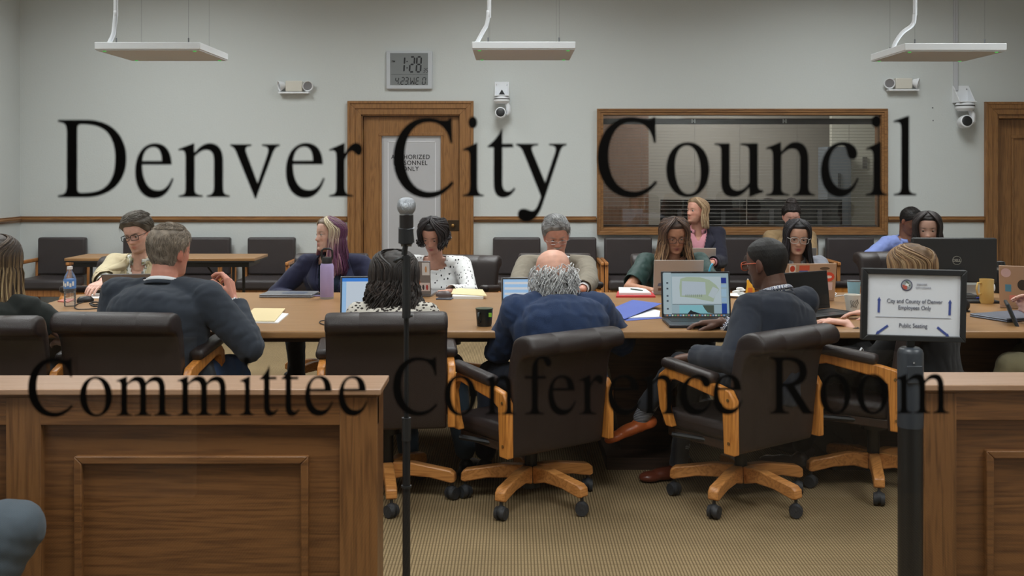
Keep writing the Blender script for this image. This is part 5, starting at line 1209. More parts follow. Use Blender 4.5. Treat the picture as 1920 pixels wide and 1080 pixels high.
def garment(P, name, mat, infl, root, parent, vox=.0075, sleeve=.97, neck_cut=.045, vneck=None, boat=None, t0=-.25, amp=.0035, sides=(1, -1), cuff=.004, flare=0, label=None, extra=None, smooth=5, short=None):
    pm = PM(); torso_loft(pm, P, infl, 1.1, t0, flare)
    if sleeve: arm_prims(pm, P, infl*.8, short or min(1, sleeve+.04), sides, cuff)
    if extra: extra(pm, P)
    me = remesh(pm, name, vox, smooth)
    V = get_v(me); N_ = get_n(me); V = fold(V, N_, P, amp); set_v(me, V)
    nb = P['nb']; hd = P['F'][0]; ax = nrm((hd-P['F'][1][1]*.02-P['F'][1][2]*.07)-nb); q = V-nb; h = q @ ax; rad = np.linalg.norm(q-np.outer(h, ax), axis=1)
    fwd = q @ P['f']; x = q @ P['r']; uz = q @ P['up']
    m = (h > neck_cut-.35*np.clip(fwd, -.02, .2)) & (rad < .088*P['hs'])
    if boat is not None: m |= (uz > -boat*.3) & (np.abs(x) < .07) & (fwd > 0.0)
    if boat is not None: m |= (((x/.082)**2+((uz+0.0)/boat)**2) < 1) & (fwd > 0)
    if vneck is not None:
        dep, w = vneck; m |= (fwd > .0) & (uz > -dep) & (np.abs(x) < w*(1-np.clip(-uz/dep, 0, 1)))
    if sleeve:
        te = short or sleeve
        for sd in sides:
            E, W, S_ = P['E'][sd], P['W'][sd], P['S'][sd]
            if te > .5:
                a = nrm(W-E); e = E+(W-E)*((te-.5)*2); qq = V-e; t_ = qq @ a; m |= (t_ > 0) & (np.linalg.norm(qq-np.outer(t_, a), axis=1) < .085) & (t_ < .12)
            else:
                a = nrm(E-S_); e = S_+(E-S_)*(te*2); qq = V-e; t_ = qq @ a; m |= (t_ > 0) & (np.linalg.norm(qq-np.outer(t_, a), axis=1) < .10) & (t_ < .14)
    kill(me, m)
    o = mkobj(name, me, mat, parent, root)
    so = o.modifiers.new('solid', 'SOLIDIFY'); so.thickness = .004; so.offset = -1
    if label: o['label'] = label
    return o
def project_strip(o, P, root, rows, name, mat, parent, lift=.004, thick=.004, back=False, world=True, res=12):
    """rows: list of polylines in chest coordinates (x right, h up from the neck base); lofted between and laid on the garment o"""
    bvh = BVHTree.FromPolygons([v.co for v in o.data.vertices], [p.vertices for p in o.data.polygons])
    d = P['f'] if not back else -P['f']; pts = []; up = P['up']; up = nrm(up)
    for row_ in rows:
        r_ = []
        for i in range(len(row_)-1):
            for k in range(res):
                t = k/res; r_.append((row_[i][0]*(1-t)+row_[i+1][0]*t, row_[i][1]*(1-t)+row_[i+1][1]*t))
        r_.append(row_[-1]); pts.append(r_)
    m = len(pts); n = len(pts[0]); V = []; last = None
    sub = 3; rows2 = []
    for i in range(m-1):
        for k in range(sub): t = k/sub; rows2.append([((1-t)*a[0]+t*b[0], (1-t)*a[1]+t*b[1]) for a, b in zip(pts[i], pts[i+1])])
    rows2.append(pts[-1])
    for r_ in rows2:
        for (x, h) in r_:
            org = P['nb']+P['r']*x+up*h+d*.45-root
            hit, nn, _, _ = bvh.ray_cast(Vector(org), Vector(-d))
            if hit is None:
                hit = Vector(org-d*(.45-.10)) if last is None else Vector(org)+Vector(-d)*((Vector(last)-Vector(org)).dot(Vector(-d))); nn = Vector(d)
            last = hit; V.append(tuple(hit+Vector(d)*lift))
    M_ = len(rows2); F_ = [(i*n+j, i*n+j+1, (i+1)*n+j+1, (i+1)*n+j) for i in range(M_-1) for j in range(n-1)]
    me = bpy.data.meshes.new(name); me.from_pydata(V, [], F_); me.update(); me.materials.append(mat); me.shade_smooth()
    oo = bpy.data.objects.new(name, me); COL.objects.link(oo); oo.parent = parent
    so = oo.modifiers.new('solid', 'SOLIDIFY'); so.thickness = thick; so.offset = 0
    return oo
def collar(P, mat, root, parent, name='collar', r=.062, h0=.0, h1=.045, flare=.008, gap=.35, tip=.0, th=.003, back_h=.0, fall=.0):
    nb = P['nb']; hd = P['F'][0]; ax = nrm((hd-P['F'][1][1]*.03-P['F'][1][2]*.06)-nb); f = nrm(P['f']-ax*np.dot(P['f'], ax)); rt = np.cross(f, ax)
    V = []; n = 40; rows = 5; F_ = []
    for i in range(n+1):
        a = PI/2+gap+(2*PI-2*gap)*i/n; c, s = math.cos(a), math.sin(a)
        bk = max(0, -s)
        for k in range(rows):
            t = k/(rows-1); rr = r+flare*t; z = h0+(h1+back_h*bk-h0)*t-.018*max(0, s)*(1)
            V.append(nb+rt*c*rr+f*s*rr*.98+ax*z)
        if fall:
            V.append(nb+rt*c*(r+flare+.006)+f*s*(r+flare+.006)+ax*(h1+back_h*bk-.004-.018*max(0, s)))
            V.append(nb+rt*c*(r+flare+.014)+f*s*(r+flare+.014)+ax*(h1+back_h*bk-fall*(.6+.9*max(0, s))-.018*max(0, s)))
    rw = rows+(2 if fall else 0)
    for i in range(n):
        for k in range(rw-1): F_.append((i*rw+k, (i+1)*rw+k, (i+1)*rw+k+1, i*rw+k+1))
    me = bpy.data.meshes.new(name); me.from_pydata([tuple(v-root) for v in V], [], F_); me.update(); me.materials.append(mat); me.shade_smooth()
    o = bpy.data.objects.new(name, me); COL.objects.link(o); o.parent = parent
    so = o.modifiers.new('solid', 'SOLIDIFY'); so.thickness = th; so.offset = 0
    return o

def short_hair(P, root, parent, c1, c2, th=.016, top=1.0, hl=.066, side=-.02, nape=-.062, bald=None, seed=1, name='hair', amp=.002, freq=70, sweep=0.0, strands=900, slen=.045, srad=.0021, messy=.25):
    """hair shell with a hairline; bald=(z, y) leaves the crown bare above z"""
    F = P['F']; hs = P['hs']; na, nv = 120, 46; an = np.arange(na)*2*PI/na; V = []; 
    s = np.sin(an)
    hz = np.where(s > .55, hl-(1-np.clip((s-.55)/.45, 0, 1))**2*.028, 0)
    tt = np.clip((.55-s)/.5, 0, 1)
    hz = np.where(s <= .55, (hl-.028)*(1-tt)+side*tt, hz)
    t2 = np.clip((-s-.05)/.5, 0, 1); hz = np.where(s < -.05, side*(1-t2)+nape*t2, hz)
    top_z = np.full(na, .117); 
    if bald is not None: top_z = np.where(s > .1, np.maximum(hz+.004, bald[0]-.01), bald[0]+bald[1]*np.clip(-s, 0, 1))
    rr = np.random.RandomState(seed)
    for i in range(nv):
        v = i/(nv-1); e = 1-(1-v)**1.7 if bald is None else v
        z = hz+(top_z-hz)*e
        p = head_pts(an, z, face=False); p2 = head_pts(an, z-.002, face=False)
        if True:
            c = np.array([0, -.01, .0]); nn = p-c; nn[:, 2] *= .9; nn /= np.linalg.norm(nn, axis=1)[:, None]
        T = th*np.clip(v*6, 0, 1)**.7*(1+(top-1)*np.clip(z/.1, 0, 1))-.0025*(v < .02)
        if bald is not None: T = np.full(na, th*np.sin(v*PI)**.6-.003*((v < .02) | (v > .98)))
        V.append((p, nn, T, np.full(na, v)))
    p = np.concatenate([q[0] for q in V]); nn = np.concatenate([q[1] for q in V]); T = np.concatenate([q[2] for q in V])
    nz = fnoise(p, freq*.35, seed+2)*amp
    T2 = T*.8+nz*np.clip(T/th, 0, 1)
    p0_ = p.copy(); p = p+nn*T2[:, None]
    W = (p*hs) @ F[1]+F[0]
    Fc = [(i*na+j, i*na+(j+1) % na, (i+1)*na+(j+1) % na, (i+1)*na+j) for i in range(nv-1) for j in range(na)]
    if bald is None: Fc.append(tuple((nv-1)*na+j for j in range(na)))
    k = np.clip(.5+fnoise(p, 22, seed+7)*.3, 0, 1)[:, None]
    cap_c = (A3(c1)*(1-k)+A3(c2)*k)*.8
    # fine strands laid over the cap, combed back and down from the crown
    VV = [W]; CC = [cap_c]; FF = list(Fc); off = len(W); grid = p.reshape(nv, na, 3); gn = nn.reshape(nv, na, 3); gt = T2.reshape(nv, na)
    if strands:
        P0 = grid*hs
        for q_ in range(strands):
            iv = int(nv*(.10+.86*rr.rand()**(.8 if bald is None else 1))); ia = rr.randint(na); L = slen*(.6+.8*rr.rand()); steps = 6
            pos = grid[iv, ia].copy(); nrm_ = gn[iv, ia]; lift_ = .0005+.0022*rr.rand()
            zf = np.clip((pos[2]-.03)/.08, 0, 1)
            dirv = A3((sweep*.9*zf+np.sign(pos[0])*.25*(1-zf), -1.0*zf*(1 if pos[1] > -.03 else .4)+(.0), -1.0*(1-zf)-.15))
            dirv = dirv+rr.normal(size=3)*messy; pts = []; cur = pos+nrm_*lift_
            for s_ in range(steps):
                pts.append(cur.copy()); c0 = A3((0, -.012, .0)); rn = cur-c0; rn /= np.linalg.norm(rn); t_ = dirv-rn*np.dot(dirv, rn); t_ /= (np.linalg.norm(t_)+1e-6); cur = cur+t_*L/steps
                # stay at the local shell radius
                azi = math.atan2(cur[1]+.012, cur[0]); 
                base = head_pts(np.array([azi]), np.array([min(.1165, max(-.11, cur[2]))]), face=False)[0]
                if cur[2] < .10:
                    rb = np.hypot(base[0], base[1]+.012); rc = np.hypot(cur[0], cur[1]+.012)+1e-6; want = rb+gt[iv, ia]*.9+lift_
                    cur[0] *= want/rc; cur[1] = (cur[1]+.012)*want/rc-.012
            m_ = MB(); m_.tube([Vector((x*hs) @ F[1]+F[0]) for x in pts], [r_*(.6 if s_ == 0 else 1-.75*max(0, s_-2)/3) for s_, r_ in enumerate([srad]*steps)], 4, flat=.6)
            VV.append(A3(m_.v)); FF += [tuple(x+off for x in f_) for f_ in m_.f]; off += len(m_.v); kk = rr.rand(); CC.append(np.tile((A3(c1)*(1-kk)+A3(c2)*kk)*(.85+.3*rr.rand()), (len(m_.v), 1)))
    me = bpy.data.meshes.new(name); me.from_pydata(np.concatenate(VV).tolist(), [], FF); me.update(); set_col(me, np.clip(np.concatenate(CC), 0, 1))
    return mkobj(name, me, M_hairm, parent, root)
def long_hair(P, root, parent, cols, length=.30, n=330, gap=52, th=.012, bulk=.012, part=0.0, seed=3, wave=.006, r=.0036, fr_drop=None, curl=0.0, front=True, name='hair', spread=.0, behind=0.5, top=.0, flick=0.0, lift=.0, asym=None):
    """locks starting on the part, following the skull, then hanging"""
    F = P['F']; hs = P['hs']; rs = np.random.RandomState(seed); m = MB(); Cs = []; n = int(n*2.2)
    gapr = math.radians(gap)
    down = A3((0, 0, -1)); out_f = P['f']
    for i in range(n):
        u = (i+rs.rand())/n; phi = gapr+(2*PI-2*gapr)*u            # measured from the face direction
        rightside = phi < PI
        a_end = PI/2-phi
        ph_signed = phi if phi < PI else phi-2*PI                   # + = right side
        a0 = PI/2-ph_signed*(.06+.34*rs.rand()) if front else a_end
        a1 = PI/2-ph_signed
        layer = rs.rand(); T = th*(.35+.65*layer)+top*layer
        pts = []; ns = 11
        z0 = .1165-.010*rs.rand(); z1 = -.015
        for k in range(ns):
            t = k/(ns-1); z = z0+(z1-z0)*(t**1.35); a = a0+(a1-a0)*min(1, t*1.35)**.8
            q = head_pts(np.array([a]), np.array([z]), face=False)[0]
            if t < .15: q[0] += part*(1-t/.15)
            c = A3((0, -.012, .0)); nn = q-c; nn = nn/np.linalg.norm(nn)
            q = q+nn*(T+bulk*math.sin(min(1, t)*PI/2)*layer); pts.append((q*hs) @ F[1]+F[0])
        L = length*(.86+.2*rs.rand())
        if fr_drop and abs(ph_signed) < 1.7: L *= fr_drop
        if asym: L *= asym(ph_signed)
        base = pts[-1]; dr = nrm(pts[-1]-F[0]); dr[2] = 0; dr = nrm(dr); last_v = nrm(pts[-1]-pts[-2]); p = base.copy(); m_ = 12; w0 = rs.rand()*6.28; wv = wave*(.6+.8*rs.rand())
        vel = nrm(last_v*.5+down)
        for k in range(1, m_+1):
            t = k/m_; vel = nrm(vel*.6+down*.4+dr*(spread*math.sin(t*PI)-flick*t)*.3); p = p+vel*L/m_
            q = p+dr*wv*math.sin(w0+t*(4+curl*14))+np.cross(dr, down)*wv*math.cos(w0*1.3+t*(5+curl*12))
            # keep outside the neck and shoulders
            pts.append(q)
        npt = len(pts); rad = [r*(.55+.75*math.sin(min(1, (j+2)/(npt*.5))*PI/2))*(1-.75*max(0, (j/(npt-1)-.72)/.28)) for j in range(npt)]
        before = len(m.v); m.tube([Vector(q) for q in pts], rad, 5, flat=.55)
        cb = cols[rs.choice(len(cols), p=None)] if not callable(cols) else cols(ph_signed, rs)
        kk_ = .82+.36*rs.rand(); n_new = len(m.v)-before
        if isinstance(cb, tuple) and isinstance(cb[0], tuple):       # root and tip colours
            c = np.linspace(0, 1, npt).repeat(5)[:, None]; c = np.clip((c-.30)/.4, 0, 1); Cs.append((A3(cb[0])*(1-c)+A3(cb[1])*c)*kk_)
        else: Cs.append(np.tile(A3(cb)*kk_, (n_new, 1)))
    me = bpy.data.meshes.new(name); me.from_pydata(m.v, [], m.f); me.update(); set_col(me, np.clip(np.concatenate(Cs), 0, 1))
    return mkobj(name, me, M_hairm, parent, root)

def glasses(P, root, parent, mat, w=.026, h=.017, round_=2.6, r=.0016, lens=None, zc=-.004):
    F = P['F']; hs = P['hs']; m = MB(); T = lambda q: Vector((A3(q)*hs) @ F[1]+F[0]-root)
    for sd in (-1, 1):
        pts = []
        for i in range(25):
            a = 2*PI*i/24; k = 2/round_; c, s = math.cos(a), math.sin(a)
            x = sd*.033+w*math.copysign(abs(c)**k, c); z = zc+h*math.copysign(abs(s)**k, s); pts.append(T((x, .1-.10*abs(x)**1.3*1.0-.0, z)))
        m.tube(pts, r, 6)
        m.tube([T((sd*(.033+w), .094, zc+h*.45)), T((sd*.075, .075, zc+h*.5)), T((sd*.079, .0, zc+h*.5)), T((sd*.078, -.02, zc-.004))], r*.9, 6)
    m.tube([T((-.033+w, .099, zc+.002)), T((0, .105, zc+.006)), T((.033-w, .099, zc+.002))], r, 6)
    o = m.build('glasses', mat, parent, smooth='all')
    for sd in (-1, 1):
        P_ = []
        for i in range(20):
            a = 2*PI*i/20; k = 2/round_; c, s = math.cos(a), math.sin(a); x = sd*.033+w*math.copysign(abs(c)**k, c); P_.append(T((x, .0985-.10*abs(x)**1.3, zc+h*math.copysign(abs(s)**k, s))))
        MB().add(P_, [tuple(range(20))]).build('lens', M_lens, o)
    return o
M_lens = glass_mat('spectacle_lens', (.88, .9, .92), ior=1.3, rough=.02)

def person(P, label, clothes):
    """P: pose; clothes(P, root, parent) dresses the figure"""
    build_pose(P); F, hs, s = P['F'], P['hs'], P['s']; fem = P['sex'] == 'f'
    pm = PM(); pm.rings(head_rings(F, hs, fem, P.get('jaw', 1.0)))
    T = lambda q: (A3(q)*hs) @ F[1]+F[0]
    R = F[1]
    for sd in (-1, 1):      # ears
        if P.get('ears', True):
            pm.ell(T((sd*.077, -.012, -.010)), (R[0]+R[1]*sd*.35, R[1], R[2]), (.0075*hs, .017*hs, .031*hs)); pm.ell(T((sd*.073, -.002, -.036)), (R[0], R[1], R[2]), (.006, .009, .010))
        e = T((sd*.031, .0705, -.002)); lid = P.get('lid', .3)
        pm.ell(e+R[2]*(.0030+.0035*(1-lid))*hs+R[1]*(-.0004)*hs, R, (.0140*hs, .0130*hs, .0098*hs), 16, 10); pm.ell(e-R[2]*.0082*hs-R[1]*.0004, R, (.0135*hs, .0115*hs, .0068*hs), 14, 8)
    nr = (.060 if not fem else .049)*P.get('neckr', 1)*hs
    nb = P['nb']; top = T((0, -.022, -.055)); mid = nb*.45+top*.55-P['f']*.004
    pm.cap(nb-A3((0, 0, .04)), nr*1.12, mid, nr*.98, 20); pm.cap(mid, nr*.98, top, nr*.95, 20)
    pm.cap(T((0, .015, -.085)), .03*hs, nb*.5+top*.5+P['f']*.01, nr*.7, 14)
    torso_loft(pm, P, -.012, 1.1); arm_prims(pm, P, -.004, 1.0)
    for sd in (1, -1):
        hd = P.get('hR' if sd == 1 else 'hL')
        if hd is None: hd = dict(d=P['W'][sd]-P['E'][sd], n=A3((0, 0, -1))+P['r']*-sd*.3)
        hsz = (.93 if fem else 1.02)*s
        hand(pm, P['W'][sd], hd['d'], hd['n'], sd, hd.get('curl', (.35, .4, .45, .5)), hd.get('spread', 1.0), hsz, hd.get('thumb', .4))
    vox = P.get('vox', .0042)
    me = remesh(pm, 'person', vox, 2)
    V = get_v(me); L = ((V-F[0]) @ R.T)/hs
    skin = A3(P['skin']); C = np.tile(skin, (len(V), 1)); x, y, z = L[:, 0], L[:, 1], L[:, 2]; near = (np.abs(z) < .13) & (np.abs(x) < .1) & (y > 0)
    def mix(col, w): 
        nonlocal C
        w = (np.clip(w, 0, 1)*near)[:, None]; C = C*(1-w)+A3(col)*w
    red = skin*A3((1.05, .72, .68))
    for sd in (-1, 1): mix(red, .55*g2(x, z, sd*.042, -.035, .022, .018)*P.get('ruddy', .6))
    mix(red, .6*g2(x, z, 0, -.037, .014, .012)*P.get('ruddy', .6))
    lipc = P.get('lip', skin*A3((.85, .5, .48)))
    mix(lipc, 1.6*(g2(x, z, 0, -.0665, .020, .0042)+g2(x, z, 0, -.076, .017, .0045))*.8)
    mix(skin*.35, .9*g2(x, z, 0, -.0712, .019, .0014))
    br = P.get('brow', P.get('hairc', (.05, .04, .03)))
    for sd in (-1, 1):
        mix(br, 1.5*P.get('browk', .75)*g2(x, z, sd*.030, .0165+.0-.0, .0175, .0035)*(np.abs(x) < .052))
        mix(skin*.55, .5*g2(x, z, sd*.031, .006, .017, .004)); mix(skin*.3, .85*g2(x, z, sd*.031, -.0015, .0155, .0016)*P.get('lashk', 1.0))
    if P.get('beard') is not None:
        bc, k = P['beard']; zone = np.clip((-.048-z)/.02, 0, 1)*np.clip(1-g2(x, z, 0, -.071, .020, .008)*1.2, 0, 1)
        zone = np.maximum(zone, np.clip((-.02-z)/.03, 0, 1)*np.clip((np.abs(x)-.045)/.012, 0, 1))
        mix(bc, zone*k)
    if P.get('stache') is not None: mix(P['stache'], 1.6*g2(x, z, 0, -.0575, .024, .0055))
    ear = (np.abs(x) > .068) & (np.abs(z) < .05); C[ear] = C[ear]*A3((1.02, .85, .82))
    C = C*(1+.05*fnoise(V, 30, 4))[:, None]
    set_col(me, np.clip(C, 0, 1))
    root = A3((P['pel'][0], P['pel'][1], 0))
    o = mkobj('person', me, M_skin, None, root); o.location = Vector(root); tag(o, label, 'person')
    # eyes
    gz = P.get('gaze', (0, -.25))
    for sd in (-1, 1):
        if P.get('noeyes'): break
        n_, m_ = 16, 12; V_ = []; Cc = []; Fq = []
        c = A3((sd*.031, .0715, -.002)); g = nrm((gz[0], 1, gz[1])); rad = .0112
        for i in range(m_+1):
            th_ = PI*i/m_
            for k in range(n_):
                a = 2*PI*k/n_; dloc = A3((math.sin(th_)*math.cos(a), math.sin(th_)*math.sin(a), -math.cos(th_)))
                dd = dloc[0]*A3((1, 0, 0))+dloc[1]*A3((0, 0, 1))+dloc[2]*A3((0, -1, 0)); V_.append(c+dd*rad)
                an_ = math.acos(max(-1, min(1, float(np.dot(dd, g))))); Cc.append((.01, .01, .01) if an_ < .30 else (P.get('iris', (.05, .03, .02)) if an_ < .64 else (.38, .36, .34)))
        V_ = (A3(V_)*hs) @ R+F[0]-root
        Fq = [(i*n_+k, (i+1)*n_+k, (i+1)*n_+(k+1) % n_, i*n_+(k+1) % n_) for i in range(m_) for k in range(n_)]
        em = bpy.data.meshes.new('eye'); em.from_pydata(V_.tolist(), [], Fq); em.update(); set_col(em, A3(Cc)); em.materials.append(M_eye); em.shade_smooth()
        eo = bpy.data.objects.new('eye', em); COL.objects.link(eo); eo.parent = o
    clothes(P, root, o)
    return o
def trousers(P, root, parent, mat, name='trousers', shoe=M_black, vox=.010, sock=None, legs=(1, -1), fat=1.0, amp=.004, skirt=False, shoes=True):
    pm = PM(); s = P['s']; g = P.get('girth', 1.0)
    pm.ell(P['pel']+A3((0, 0, -.01)), (P['r'], P['f'], A3((0, 0, 1))), (.185*s*g, .145*s, .11*s), 24, 14)
    for sd in (1, -1):
        h, k, a = P['hip'][sd], P['knee'][sd], P['ank'][sd]
        pm.cap(h, .092*s*fat, k, .066*s*fat, 18); pm.cap(k, .064*s*fat, k+(a-k)*.45, .058*s*fat, 16); pm.cap(k+(a-k)*.45, .058*s*fat, a+(k-a)*P.get('hem', {1: .10, -1: .10})[sd], .050*s*fat, 16)
    me = remesh(pm, name, vox, 4); V = get_v(me); N_ = get_n(me)
    d = fnoise(V, 6, 5)*amp+np.abs(fnoise(V*A3((1, 1, .6)), 12, 6))*amp*.7
    for sd in (1, -1):
        q = V-P['knee'][sd]; r_ = np.exp(-(np.linalg.norm(q, axis=1)/.09)**2); d += r_*amp*1.2*np.sin(np.linalg.norm(q, axis=1)*2*PI/.035)
    set_v(me, V+N_*d[:, None]); o = mkobj(name, me, mat, parent, root)
    if shoes:
        for sd in (1, -1):
            a = P['ank'][sd]; fd = P.get('footR' if sd == 1 else 'footL'); fd = nrm(fd) if fd is not None else nrm(P['f']+P['r']*sd*.15)
            dn = A3((0, 0, -1)); dn = nrm(dn-fd*np.dot(dn, fd)); sdv = np.cross(fd, -dn)
            sm = PM(); heel = a+dn*.055-fd*.035; 
            sm.ell(heel+fd*.01, (sdv, fd, -dn), (.036, .045, .035)); sm.ell(a+dn*.055+fd*.07, (sdv, fd, -dn), (.042, .085, .032)); sm.ell(a+dn*.062+fd*.15, (sdv, fd, -dn), (.043, .060, .026)); sm.cap(a+dn*.030, .037, a+dn*.05+fd*.02, .040)
            mm = remesh(sm, 'shoe', .006, 4); V = get_v(mm); lim = (V-a) @ dn; V = V-np.outer(np.clip(lim-.078, 0, 1), dn); set_v(mm, V)
            so = mkobj('shoe', mm, shoe, parent, root)
            sl_ = PM(); sl_.loft([(a+dn*z+fd*.05, sdv, .041+e, fd, .135+e) for z, e in ((.074, 0), (.078, .003), (.088, .003), (.09, 0))][::1], 28, 2.6) if False else None
            if sock is not None:
                k = P['knee'][sd]; u = nrm(k-a); sk = PM(); sk.cap(a+dn*.02, .041, a+u*.13, .046); mk = remesh(sk, 'sock', .006, 2); mkobj('sock', mk, sock, parent, root)
    return o
# ============================================================ the cast
SK_L = S(214, 168, 150); SK_P = S(220, 178, 160); SK_M = S(190, 140, 112); SK_D = S(104, 74, 60); SK_T = S(176, 126, 98)
GREY1, GREY2 = S(150, 146, 142), S(88, 84, 80)
def suit(jm, sm, collar_m=None, tie=None, v=(.30, .062), lap=True, shoe=M_black, pants=None, sleeve=.95, cuffs=True, infl=.026, amp=.0035, back_collar=True, shirt_v=None):
    def fn(P, root, o):
        front = True
        sh = garment(P, 'shirt', sm, .008, root, o, vox=.009, sleeve=.985 if cuffs else None, neck_cut=.05, vneck=shirt_v, amp=.001, cuff=.001)
        jk = garment(P, 'jacket', jm, infl, root, o, sleeve=sleeve, neck_cut=.018, vneck=v, amp=amp, cuff=.006, flare=.02)
        collar(P, collar_m or sm, root, sh, 'shirt_collar', r=.066 if P['sex'] == 'm' else .056, h0=-.01, h1=.036, back_h=.012, flare=.003, gap=.42 if shirt_v else .3, fall=.026)
        collar(P, jm, root, jk, 'jacket_collar', r=.078 if P['sex'] == 'm' else .068, h0=-.045, h1=.022, back_h=.012, flare=-.004, gap=.75, th=.005, fall=.03)
        if lap:
            dep, w = v
            for sd in (1, -1):
                inner = [(sd*(w+.012), .03), (sd*(w*.72), -dep*.35), (sd*.006, -dep)]
                outer = [(sd*(w+.030), .005), (sd*(w+.075), -dep*.32), (sd*.016, -dep-.004)]
                project_strip(jk, P, root, [inner, outer], 'lapel', jm, jk, lift=.007, thick=.005)
            project_strip(jk, P, root, [[(-.004, -dep), (-.004, -dep-.16)], [(.008, -dep), (.008, -dep-.16)]], 'front_edge', jm, jk, lift=.003, thick=.004, res=6)
        if tie is not None:
            project_strip(sh, P, root, [[(-.014, -.002), (-.018, -.05), (-.036, -v[0]-.03)], [(.014, -.002), (.018, -.05), (.036, -v[0]-.03)]], 'necktie', tie, o, lift=.007, thick=.004)
        trousers(P, root, o, pants or jm, shoe=shoe, sock=M_sock)
    return fn
M_sock = cloth('dark_sock', S(40, 42, 50))
def stack(*fs):
    def fn(P, root, o):
        for f in fs: f(P, root, o)
    return fn
UPV = A3((0, 0, 1))

# --- far side of the table -------------------------------------------------
M_beige = cloth('beige_linen', S(206, 192, 158), bscale=900); M_floral, N, L, P_ = newmat('floral_shirt')
tc = N.new('ShaderNodeTexCoord'); vo = N.new('ShaderNodeTexVoronoi'); vo.inputs['Scale'].default_value = 60; L.new(tc.outputs['Object'], vo.inputs['Vector'])
rp = N.new('ShaderNodeValToRGB'); L.new(vo.outputs['Color'], rp.inputs[0]); rp.color_ramp.interpolation = 'CONSTANT'
for pos, c in ((0, S(214, 214, 206)), (.5, S(150, 150, 110)), (.62, S(210, 212, 208)), (.75, S(130, 130, 128)), (.85, S(220, 220, 214))):
    e = rp.color_ramp.elements.new(pos) if pos not in (0,) else rp.color_ramp.elements[0]; e.color = (*c, 1)
L.new(rp.outputs[0], P_.inputs['Base Color']); P_.inputs['Roughness'].default_value = .85
def f1c(P, root, o):
    suit(M_beige, M_floral, tie=None, v=(.27, .066), pants=cloth('khaki_trousers', S(120, 110, 90)), shirt_v=(.09, .05))(P, root, o)
    short_hair(P, root, o, S(126, 118, 108), S(70, 64, 58), th=.020, top=1.9, seed=2, sweep=-1.0, side=-.012)
    glasses(P, root, o, M_black, w=.027, h=.017, round_=4.5, r=.0021)
person(dict(sex='m', head=at(258, 438, 6.85), yaw=176, turn=-6, pitch=12, roll=8, lean=8, skin=SK_L, hairc=S(90, 78, 66), beard=(S(150, 116, 96), .35), wR=at(180, 545, 6.2), hR=dict(d=(-.15, -1, -.15), n=(0, 0, -1), curl=(.3, .35, .4, .45)), hintR=(-.9, .35, -.5), wL=at(262, 560, 6.5), lid=.5, gaze=(.1, -.3), seed=1, neck=.175),
       'person in beige linen blazer, floral shirt and black glasses, hand on a mouse', f1c)

M_navy = cloth('navy_blazer', S(38, 40, 66)); M_navytop = cloth('deep_blue_top', S(32, 46, 66))
def f2c(P, root, o):
    suit(M_navy, M_navytop, v=(.36, .085), pants=cloth('black_trousers', S(28, 28, 32)), cuffs=False, shirt_v=(.10, .07), back_collar=False)(P, root, o)
    def cols(ph, rs):
        if abs(ph) < 1.75 and rs.rand() < .8: return (S(204, 190, 160), S(150, 110, 120)) if rs.rand() < .6 else (S(150, 134, 116), S(120, 70, 100))
        if rs.rand() < .5: return (S(96, 52, 84), S(80, 38, 66))
        return (S(120, 98, 96), S(84, 40, 70))
    short_hair(P, root, o, S(176, 160, 140), S(120, 100, 96), th=.010, top=1.2, seed=4, name='hair_cap', strands=0, hl=.072, side=-.005)
    long_hair(P, root, o, cols, length=.24, n=420, gap=64, th=.014, bulk=.010, seed=4, wave=.006, spread=.35)
    # lanyard
    jk = [c for c in o.children if c.name.startswith('jacket')][0]; shc = [c for c in o.children if c.name.startswith('shirt')][0]
    ml = plain('lanyard_cream', S(214, 200, 140), .6)
    st_ = project_strip(jk, P, root, [[(.052, -.015), (.045, -.16), (.0, -.36)], [(.066, -.015), (.060, -.16), (.016, -.36)]], 'lanyard', ml, o, lift=.012, thick=.002)
    project_strip(jk, P, root, [[(-.045, -.06), (-.020, -.2), (.004, -.36)], [(-.031, -.06), (-.006, -.2), (.018, -.36)]], 'lanyard', ml, o, lift=.013, thick=.002)
    for i, h in enumerate((-.06, -.11, -.16, -.21, -.26, -.31)):
        xx = .048-.044*max(0, (-h-.1))/.26
        project_strip(jk, P, root, [[(xx, h), (xx, h-.018)], [(xx+.012, h), (xx+.012, h-.018)]], 'lanyard_print', M_black if i % 2 else M_paper, st_, lift=.0145, thick=.001, res=3)
person(dict(sex='f', head=at(618, 440, 6.95), yaw=174, turn=-50, pitch=-4, roll=3, lean=6, skin=SK_P, hairc=S(150, 130, 110), girth=1.12, sw=.185, wR=at(552, 560, 6.75), wL=at(640, 560, 6.75), hintR=(-1, 0, -.8), hintL=(1, 0, -.8), lid=.25, gaze=(.3, .1), seed=2, jaw=1.05),
       'person with blonde and purple hair in navy blazer and lanyard, looking left', f2c)

